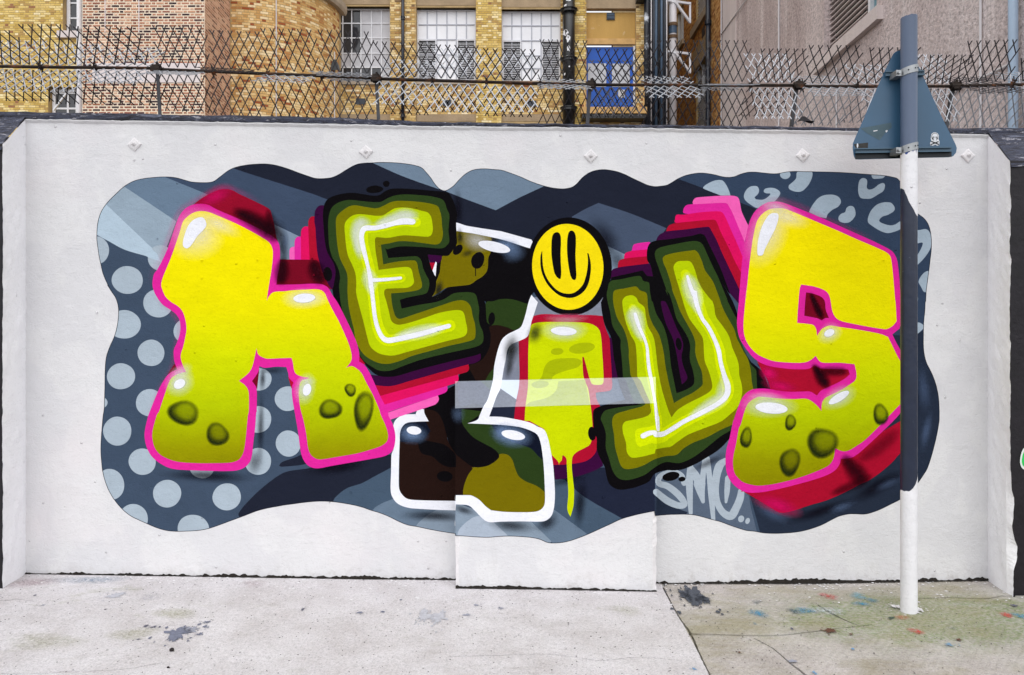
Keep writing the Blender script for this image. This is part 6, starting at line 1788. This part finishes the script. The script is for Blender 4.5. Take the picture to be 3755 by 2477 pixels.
# the dim window beside the rounded corner
a, b_, c, d = win_px[0]
cx0 = [X_(v) for v in (1215, 1252, 1285, 1319, 1358, 1395, 1431)]
ry0 = [Y_(v) for v in (300, 240, 188, 131, 77, 24)]
dark0 = {(0, 4), (1, 4), (2, 4), (0, 3), (1, 3), (2, 3), (1, 2), (2, 2), (0, 0), (1, 0), (2, 0), (3, 0), (4, 0)}
window(bld, fr, X_(a), X_(b_), Y_(d), Y_(c), cx0, ry0, lambda i, j: M_PANED if (i, j) in dark0 else M_PANEL, bar=0.035)
for (a, b_, c, d), o_ in ((win_px[1], 0), (win_px[2], 313)):
    ys = 4 if o_ else 0
    cols_ = [X_(v + o_) for v in (1527, 1564, 1599, 1637, 1672, 1709, 1745)]
    rows_ = [Y_(v + ys) for v in (300, 240, 193, 137, 82, 28)]
    window(bld, fr, X_(a), X_(b_), Y_(d), Y_(c), cols_, rows_, lambda i, j: M_PANEW, bar=0.034, barm=M_BARG, skip=lambda i, j: j < 3 and i in (0, 1, 4, 5))
    for (p, q) in ((1530, 1599), (1674, 1742)):
        louvre(bld, fr, X_(p + o_), X_(q + o_), Y_(298 + ys), Y_(138 + ys))
# vents under the windows
for (p, q, r_, s_) in ((1306, 1340, 363, 384), (1624, 1655, 368, 390), (1934, 1966, 371, 392)):
    slab3(fr, bld, 'air_vent', M_PIPED, X_(p), X_(q), Y_(s_), Y_(r_), -0.02, 0.03)
# the door bay
slab3(fr, bld, 'lintel', M_LINTEL, X_(2150), X_(2332), Y_(32), 20.0, -0.20, 0.012)
M_TAN = plain('door_panel_tan', (196, 156, 88), 0.85, var=0.14, nscale=2.0, streak=True, bumpd=0.006, bscale=20, rust=((222, 200, 164), 2.2, 0.63))
slab3(fr, bld, 'overdoor_panel', M_TAN, X_(2150), X_(2332), Y_(137), Y_(40), -0.24, -0.14)
slab3(fr, bld, 'overdoor_beam', M_SILLY, X_(2150), X_(2332), Y_(158), Y_(137), -0.24, -0.11)
ve = slab3(fr, bld, 'wall_vent', M_PIPED, X_(2226), X_(2256), Y_(68), Y_(43), -0.14, -0.10)
for i in range(4):
    slab3(fr, ve, 'slat', M_PIPEG, X_(2228), X_(2254), Y_(64 - i * 6), Y_(61 - i * 6), -0.10, -0.085)
dr = slab3(fr, bld, 'door', M_DOOR, X_(2150), X_(2326), Y_(412), Y_(164), -0.30, -0.22)
slab3(fr, dr, 'door_seam', M_PIPED, X_(2236), X_(2238), Y_(412), Y_(164), -0.22, -0.215)
for (p, q, r_, s_) in ((2158, 2226, 225, 312), (2247, 2313, 226, 312)):
    slab3(fr, dr, 'notice', M_NOTICE, X_(p), X_(q), Y_(s_), Y_(r_), -0.22, -0.205)
slab3(fr, dr, 'notice', M_NOTICE, X_(2270), X_(2294), Y_(352), Y_(322), -0.22, -0.205)
for (p, q, r_, s_) in ((2150, 2236, 172, 220), (2239, 2326, 172, 220), (2150, 2236, 318, 404), (2239, 2326, 318, 404)):
    slab3(fr, dr, 'door_panel', M_DOOR, X_(p) + 0.05, X_(q) - 0.05, Y_(s_) + 0.03, Y_(r_) - 0.03, -0.22, -0.212)
slab3(fr, bld, 'door_frame', M_FRAME, X_(2325), X_(2331), Y_(412), Y_(164), -0.24, -0.12)
slab3(fr, bld, 'door_step', M_SILLY, X_(2126), X_(2362), Y_(434), Y_(411), -0.2, 0.55)
slab3(fr, bld, 'step_beam', M_PIPEB, X_(2130), X_(2360), Y_(450), Y_(434), -0.2, 0.50)
for px in (2139, 2352):
    slab3(fr, bld, 'step_post', M_SILLY, X_(px) - 0.02, X_(px) + 0.02, Y_(411), Y_(325), 0.42, 0.46)
# down-pipes
def pipe(parent, px, r, mat, Z, y0=-120, y1=470, collars=(), name='drain_pipe', ccol=None):
    pl = parent_origin(parent)
    x = UX(px, Z)
    mb = MB(); mb.tube((x - pl.x, Z + CAM_Y - pl.y, VZ(y1, Z) - pl.z), (x - pl.x, Z + CAM_Y - pl.y, VZ(y0, Z) - pl.z), r, None, 14)
    o = mb.build(name, mat, parent, smooth=True)
    for cy in collars:
        cb = MB(); z = VZ(cy, Z) - pl.z
        cb.tube((x - pl.x, Z + CAM_Y - pl.y, z - 0.055), (x - pl.x, Z + CAM_Y - pl.y, z + 0.055), r * 1.32, None, 14)
        cb.tube((x - pl.x, Z + CAM_Y - pl.y, z + 0.03), (x - pl.x, Z + CAM_Y - pl.y, z + 0.055), r * 1.5, None, 14)
        cb.build('pipe_collar', ccol or mat, o, smooth=False)
    return o
pipe(bld, 1477, 0.052, M_PIPED, Z0 - 0.22, collars=(68, 425))
bp = pipe(bld, 2086, 0.195, M_PIPEB, Z0 - 0.30, collars=(42, 222, 402))
rn = random.Random(4)
Zb = Z0 - 0.30
for k, (py, hgt, wd) in enumerate(((8, 20, 0.5), (28, 10, 0.3), (128, 24, 0.7), (150, 30, 0.45), (185, 26, 0.25), (215, 10, 0.3), (252, 8, 0.15), (278, 12, 0.2))):   # flakes of old white paint
    mb = MB(); pts = []
    th0 = R(110 + rn.uniform(-25, 30)) if k else R(95)
    for i in range(16):
        t = 2 * math.pi * i / 16
        r_ = rn.uniform(0.6, 1.15)
        th = th0 + wd * r_ * math.cos(t); z = VZ(py, Zb) + hgt / F * Zb * 0.5 * r_ * math.sin(t)
        pts.append((UX(2086, Zb) + 0.199 * math.cos(th), Zb + CAM_Y - 0.199 * math.sin(th) - parent_origin(bp).y, z))
    mb.poly(pts); mb.build('paint_flake', M_FRAME, bp)
pipe(bld, 2371, 0.085, M_PIPEP, Z0 - 0.25, collars=(235,))
pipe(bld, 2388, 0.022, M_PIPEW, Z0 - 0.15); pipe(bld, 2398, 0.05, M_PIPED, Z0 - 0.12); pipe(bld, 2406, 0.045, M_PIPEG, Z0 - 0.18); pipe(bld, 2416, 0.03, M_PIPEB, Z0 - 0.1); pipe(bld, 2426, 0.04, M_PIPEG, Z0 - 0.16); pipe(bld, 2438, 0.03, M_PIPED, Z0 - 0.1); pipe(bld, 2445, 0.018, M_PIPEW, Z0 - 0.12)
wp = pipe(bld, 2467, 0.130, M_PIPEW, Z0 + 0.2)
for cy in (93, 138):
    mb = MB(); z = VZ(cy, Z0 + 0.2); x = UX(2467, Z0 + 0.2)
    mb.tube((x, 0.2, z - 0.05), (x, 0.2, z + 0.05), 0.165, None, 16); mb.build('flange', M_RUSTB, wp)
mb = MB(); mb.tube((UX(2467, 25.2), 0.2, VZ(126, 25.2)), (UX(2467, 25.2), 0.2, VZ(100, 25.2)), 0.142, None, 16); mb.build('repair_sleeve', M_PIPEG, wp)
for yy in (10, 195):                          # brackets that hold the white pipe off the wing
    mb = MB(); x = UX(2467, 25.2); z = VZ(yy, 25.2)
    mb.bar((x - 0.2, 0.05, z), (x + 0.62, 0.3, z), 0.07, 0.07); mb.bar((x + 0.05, 0.05, z - 0.05), (x + 0.60, 0.3, z - 0.62), 0.06, 0.08); mb.bar((x + 0.60, 0.3, z + 0.05), (x + 0.60, 0.3, z - 0.65), 0.05, 0.06)
    mb.tube((x, 0.2, z - 0.06), (x, 0.2, z + 0.06), 0.15, None, 16)
    mb.build('pipe_bracket', M_FRAME, wp)
# dark shaft behind the pipes and the small canopy over it
mb = MB(); mb.quad((X_(2366), 0, 0), (X_(2366), 8.5, 0), (X_(2366), 8.5, 20), (X_(2366), 0, 20)); mb.build('shaft_side', M_MORT_Y, bld)
M_SHAFT = plain('shaft_wall', (86, 66, 46), 0.9, var=0.3, nscale=3)
mb = MB(); mb.quad((X_(2360), 8.0, 0), (7.2, 8.0, 0), (7.2, 8.0, 20), (X_(2360), 8.0, 20)); mb.build('shaft_back', M_SHAFT, bld)
mb = MB(); mb.quad((X_(2366), 0.3, 0), (X_(2450), 0.3, 0), (X_(2450), 0.3, 20), (X_(2366), 0.3, 20)); mb.build('dark_recess_sheet', M_PIPED, bld)  # dark sheet painted as the shade of the recess behind the pipes
mb = MB(); mb.box(X_(2330), X_(2364), -0.6, 0.0, Y_(16), Y_(-10)); mb.build('canopy', M_PIPED, bld)
# the flat left end
LZ = 25.0
lholes = [(UX(231, LZ), UX(330, LZ), VZ(118, LZ), VZ(-60, LZ)), (UX(177, LZ), UX(330, LZ), VZ(420, LZ), VZ(320, LZ))]
holed('wall', fr, UX(-400, LZ), UX(330, LZ), 0.0, 20.0, lholes, M_MORT_Y, bld, depth=0.25)
BR.lay(fr, UX(-260, LZ), UX(320, LZ), V_LO, V_HI, lholes, YL, seed=9, prio=0.7)
slab3(fr, bld, 'sill', M_BANDW, UX(214, LZ), UX(300, LZ), VZ(142, LZ), VZ(117, LZ), -0.1, 0.10)
w_a = [UX(v, LZ) for v in (246, 282, 318)]
window(bld, fr, UX(233, LZ), UX(330, LZ), VZ(118, LZ), VZ(-60, LZ), [UX(246, LZ), UX(282, LZ), UX(318, LZ)], [VZ(v, LZ) for v in (118, 58, 2, -55)], lambda i, j: M_PANED, bar=0.05, frame=0.11)
window(bld, fr, UX(180, LZ), UX(330, LZ), VZ(420, LZ), VZ(322, LZ), [UX(v, LZ) for v in (190, 236, 268, 300, 330)], [VZ(v, LZ) for v in (420, 392, 335, 322)], lambda i, j: M_PANED, bar=0.06, frame=0.10)
mb = MB(); mb.bar((UX(196, 24.6), -0.4, VZ(405, 24.6)), (UX(242, 24.6), -0.4, VZ(345, 24.6)), 0.05, 0.05); mb.build('stay_bar', M_FRAME, bld)
# the rounded corner
CXc, CZc, CR = -8.16, 21.8 + 2.62, 2.62
def bow(u, v, w):                             # u: arc length from the front of the curve
    t = u / CR
    return (CXc + (CR + w) * math.sin(t), CZc - (CR + w) * math.cos(t) + CAM_Y, v)
holed('wall', bow, 0.0, CR * math.pi / 2, 0.0, 20.0, [], M_MORT_Y, bld, nu=28)
BR.lay(bow, 0.02, CR * math.pi * 0.47, 7.4, 13.6, [], CB, seed=5, prio=0.8)
mb = MB()
po = bld.location
nseg = 30
prof = [(0.0, 12.02), (0.16, 12.02), (0.20, 12.12), (0.20, 12.30), (0.0, 12.34)]
for i in range(nseg + 1):
    t = CR * math.pi / 2 * i / nseg
    for (w, z) in prof:
        p = bow(t, z, w); mb.v.append((p[0] - po[0], p[1] - po[1], p[2] - po[2]))
for i in range(nseg):
    for k in range(len(prof) - 1):
        a = i * len(prof) + k
        mb.f.append((a, a + len(prof), a + len(prof) + 1, a + 1)); mb.m.append(0)
mb.build('cornice', M_STONE, bld)
def on_bow(px):
    lo, hi = 0.0, CR * math.pi * 0.42
    for _ in range(40):
        m_ = (lo + hi) / 2; p = bow(m_, 9, 0.03)
        if CX + p[0] / (p[1] - CAM_Y) * F < px: lo = m_
        else: hi = m_
    return bow(lo, 9, 0.03)
for px, top in ((1013, 20), (1234, 10.6)):
    p = on_bow(px)
    mb = MB(); mb.tube((p[0] - po.x, p[1] - po.y, 6), (p[0] - po.x, p[1] - po.y, top), 0.018, None, 10); mb.build('conduit', M_PIPEW, bld)
p = on_bow(1242)
mb = MB()
for i in range(13):
    t = math.pi * i / 12
    for y in (-0.12, 0.12):
        mb.v.append((p[0] - po.x + 0.05 + 0.20 * math.cos(t) * 0.6, p[1] - po.y - 0.1 + y, 9.95 + 0.34 * math.sin(t)))
for i in range(12):
    a = 2 * i; mb.f.append((a, a + 2, a + 3, a + 1)); mb.m.append(0)
mb.f.append(tuple(range(0, 26, 2))); mb.m.append(0)
mb.build('flue_hood', M_PIPEB, bld)
BR.finish()

# ------------------------------------------------------------------ the red brick bay
ZR = 20.0
rb = empty('red_brick_bay', (-10, ZR + CAM_Y, 0))
tag(rb, 'mottled red brick block with cream mortar and a pale stone band', 'building')
RBK = Bricks(rb, 300)
fR = front(ZR)
XC = UX(750, ZR)
x0 = UX(302, ZR)
band = (UX(340, ZR), UX(735, ZR), VZ(304, ZR), VZ(233, ZR))
holed('wall', fR, x0, XC, 0.0, 18.0, [], M_MORT_R, rb)
RBK.lay(fR, x0, XC, 6.6, 11.0, [band], RB, seed=21, course=0.0745, mortar=0.030, prio=1.0)
slab3(fR, rb, 'stone_band', M_BANDW, *band, -0.02, 0.02)
side = lambda u, v, w: (XC + w, ZR + CAM_Y + u, v)
holed('side_wall', side, 0.0, 1.85, 0.0, 18.0, [], plain('mortar_side', (232, 206, 182), 0.95, var=0.12, nscale=4), rb)
RBK.lay(side, 0.0, 1.84, 6.6, 11.6, [], [((200, 154, 126), 5), ((176, 126, 98), 4), ((216, 176, 146), 4), ((140, 98, 78), 3)], seed=22, course=0.0745, mortar=0.028, prio=0.3)
for px in (386, 510):
    slab3(fR, rb, 'movement_joint', M_BANDW, UX(px, ZR) - 0.012, UX(px, ZR) + 0.012, VZ(120, ZR), VZ(-40, ZR), 0.0, 0.011)
RBK.finish()
# white down-pipe in the corner
wd = MB(); x = UX(291, 20.3)
wd.tube((x, 20.3 + CAM_Y, 0), (x, 20.3 + CAM_Y, 14), 0.065, None, 14)
wd.tube((x, 20.3 + CAM_Y, 9.85), (x, 20.3 + CAM_Y, 9.95), 0.08, None, 14)
o = wd.build('drain_pipe', M_PIPEW, rb, smooth=True); o.location = (-rb.location.x, -rb.location.y, 0)

# ------------------------------------------------------------------ the rendered wing on the right
XW = 6.92
wing = empty('rendered_wing', (XW, 5, 0))
tag(wing, 'grey roughcast side wing running towards the wall, with a slatted window and thin pipes', 'building')
def zw(px): return XW * F / (px - CX)         # distance of a pixel column on the wing
ww = lambda u, v, w: (XW - w, u, v)           # u = y in the world, w out of the wall (towards -x)
def yy(px): return zw(px) + CAM_Y
def vz(px, py): return CAM_Z + (CY - py) / F * zw(px)
def rough_mat():
    m = bpy.data.materials.new('roughcast')
    t, b, out = nodes_of(m)
    P = N(t, 'ShaderNodeNewGeometry').outputs['Position']
    n1 = noise(t, mapping(t, P, (1, 0.7, 0.22)), 0.55, 7, 0.65)
    c = ramp(t, n1.outputs[0], [(0.25, col((160, 141, 138))), (0.48, col((203, 187, 185))), (0.72, col((228, 216, 214)))]).outputs[0]
    n3 = noise(t, mapping(t, P, (1, 1.4, 0.10), (0, 0, 0), (2, 0, 0)), 1.6, 5, 0.7)
    c = mix(t, ramp(t, n3.outputs[0], [(0.52, g(0)), (0.72, g(0.6))]).outputs[0], c, col((240, 230, 229)))
    n2 = noise(t, P, 14, 4, 0.78)
    f = ramp(t, n2.outputs[0], [(0.3, g(0.52)), (0.5, g(1.0)), (0.72, g(1.3))])
    c = mix(t, 1.0, c, f.outputs[0], 'MULTIPLY')
    t.links.new(c, b.inputs['Base Color']); b.inputs['Roughness'].default_value = 0.95; b.inputs['Specular IOR Level'].default_value = 0.15
    t.links.new(bump(t, n2.outputs[0], 0.045, 0.95), b.inputs['Normal'])
    return m
M_ROUGH = rough_mat()
M_GSTONE = plain('grey_stone', (214, 201, 198), 0.9, var=0.14, nscale=3, bumpd=0.01, bscale=20, streak=True)
ya, yb = yy(2645), yy(4600)
wl, wr = yy(3215), yy(3022)
vb = 7.80
wh = [(wl, wr, vb, 10.4)]
holed('wall', ww, yb, ya, 0.0, 16.0, wh, M_ROUGH, wing, depth=0.30)
slab3(ww, wing, 'sill', M_GSTONE, wl - 0.25, wr + 0.35, vb - 0.26, vb, -0.1, 0.12)
M_WREV = M_STONE
# slatted part and glazed part of the window
m0 = yy(3158)
lv = slab3(ww, wing, 'louvre', M_VOID, m0, wr, vb, 10.4, -0.30, -0.26)
v = vb + 0.05
plv = parent_origin(lv)
while v < 10.3:
    mb = MB()
    ps = [(m0, v, -0.12), (wr, v, -0.12), (wr, v + 0.03, -0.22), (m0, v + 0.03, -0.22)]
    mb.v = [tuple(Vector(ww(*p)) - plv) for p in ps + [(a, b_ - 0.018, c) for a, b_, c in ps]]
    for f in ((0, 1, 2, 3), (4, 5, 1, 0), (7, 6, 5, 4), (2, 6, 7, 3)): mb.f.append(f); mb.m.append(0)
    mb.build('slat', M_GSTONE, lv)
    v += 0.115
wn2 = slab3(ww, wing, 'window', M_VOID, wl, m0, vb, 10.4, -0.30, -0.26)
M_TEAL = plain('glass_teal', (108, 146, 156), 0.1, var=0.2, nscale=1.5, spec=0.6)
slab3(ww, wn2, 'pane', M_TEAL, wl + 0.09, m0 - 0.12, vb + 0.08, 10.3, -0.25, -0.20)
for (a, b_) in ((wl, wl + 0.09), (m0 - 0.12, m0 - 0.03)): slab3(ww, wn2, 'frame', M_FRAME, a, b_, vb, 10.4, -0.24, -0.12)
for (px, y0, y1, mt, r) in ((2860, -200, 480, M_PIPEW, 0.022), (3072, 250, 480, M_PIPEW, 0.018), (3603, -200, 480, M_PIPEW, 0.019), (2648, -200, 480, M_PIPEW, 0.02)):
    mb = MB(); u = yy(px) - 5
    mb.tube((-0.03, u, vz(px, y1)), (-0.03, u, vz(px, y0)), r, None, 10); mb.build('conduit', mt, wing)
for (a, b_) in (((3740, 222), (3415, 384)), ((2752, -16), (2648, 128))):
    mb = MB(); mb.tube((-0.04, yy(a[0]) - 5, vz(*a)), (-0.04, yy(b_[0]) - 5, vz(*b_)), 0.018, None, 10); mb.build('conduit', M_PIPEW, wing)
mb = MB(); u = yy(3742) - 5
mb.tube((-0.10, u, 0), (-0.10, u, 9), 0.062, None, 16); mb.build('drain_pipe', M_PIPELB, wing, smooth=True)
# smooth render strips beside the corner
slab3(ww, wing, 'render_strip', M_GSTONE, yy(2700), yy(2652), 0, 16, 0.0, 0.02)
# the brick return behind it
yc = 28.8
bh = [(yy(2600), yy(2553), vz(2575, 470), vz(2575, 228)), (yy(2600), yy(2553), vz(2598, 22), 16.0), (yy(2508), yy(2482), vz(2495, 168), vz(2495, 30))]
holed('return_wall', ww, ya, yc, 0.0, 16.0, bh, M_MORT_Y, wing, depth=0.2)
WB = Bricks(wing, 120)
WB.lay(ww, ya + 0.05, yc - 0.2, 8.0, 15.0, bh, [((186, 138, 84), 5), ((200, 156, 100), 4), ((164, 112, 62), 4), ((140, 88, 54), 2)], seed=31, prio=0.5)
slab3(ww, wing, 'lintel', M_LINTEL, bh[0][0] - 0.1, bh[0][1] + 0.3, bh[0][3], bh[0][3] + 0.75, -0.02, 0.06)
slab3(ww, wing, 'sill', M_STONE, bh[1][0] - 0.1, bh[1][1] + 0.5, bh[1][2] - 0.28, bh[1][2], -0.1, 0.12)
slab3(ww, wing, 'sill', M_STONE, bh[2][0] - 0.1, bh[2][1] + 0.2, bh[2][2] - 0.2, bh[2][2], -0.1, 0.10)
for k, h_ in enumerate(bh):
    u0, u1, v0, v1 = h_
    wd_ = slab3(ww, wing, 'window', M_PANED, u0, u1, v0, v1, -0.2, -0.18)
    if k == 0:
        vm = v0 + (v1 - v0) * 0.5
        for q in range(4): slab3(ww, wd_, 'frame', M_FRAME, u0 + (u1 - u0) * q / 3 - 0.04, u0 + (u1 - u0) * q / 3 + 0.04, vm, v1, -0.17, -0.06)
        v = v0
        while v < vm:
            slab3(ww, wd_, 'slat', M_FRAME, u0, u1, v, v + 0.035, -0.16, -0.06); v += 0.11
    elif k == 2:
        for q in range(3): slab3(ww, wd_, 'frame', M_FRAME, u0 + (u1 - u0) * q / 2 - 0.05, u0 + (u1 - u0) * q / 2 + 0.05, v0, v1, -0.17, -0.04)
        slab3(ww, wd_, 'frame', M_FRAME, u0, u1, v0, v0 + 0.09, -0.17, -0.03)
    else:
        v = v0
        while v < v1:
            slab3(ww, wd_, 'slat', M_FRAME, u0, u1, v, v + 0.03, -0.16, -0.06); v += 0.12
slab3(ww, wing, 'air_vent', M_PIPED, yy(2586), yy(2576), vz(2581, 134), vz(2581, 100), -0.02, 0.03)
WB.finish()
mb = MB(); u = yy(2609) - 5
mb.tube((-0.12, u, 0), (-0.12, u, 16), 0.085, None, 14)
dp = mb.build('drain_pipe', M_PIPED, wing, smooth=True)
mb = MB(); z = vz(2609, 84)
mb.tube((-0.12, u, z - 0.07), (-0.12, u, z + 0.07), 0.12, None, 14); mb.build('pipe_collar', M_PIPED, dp)
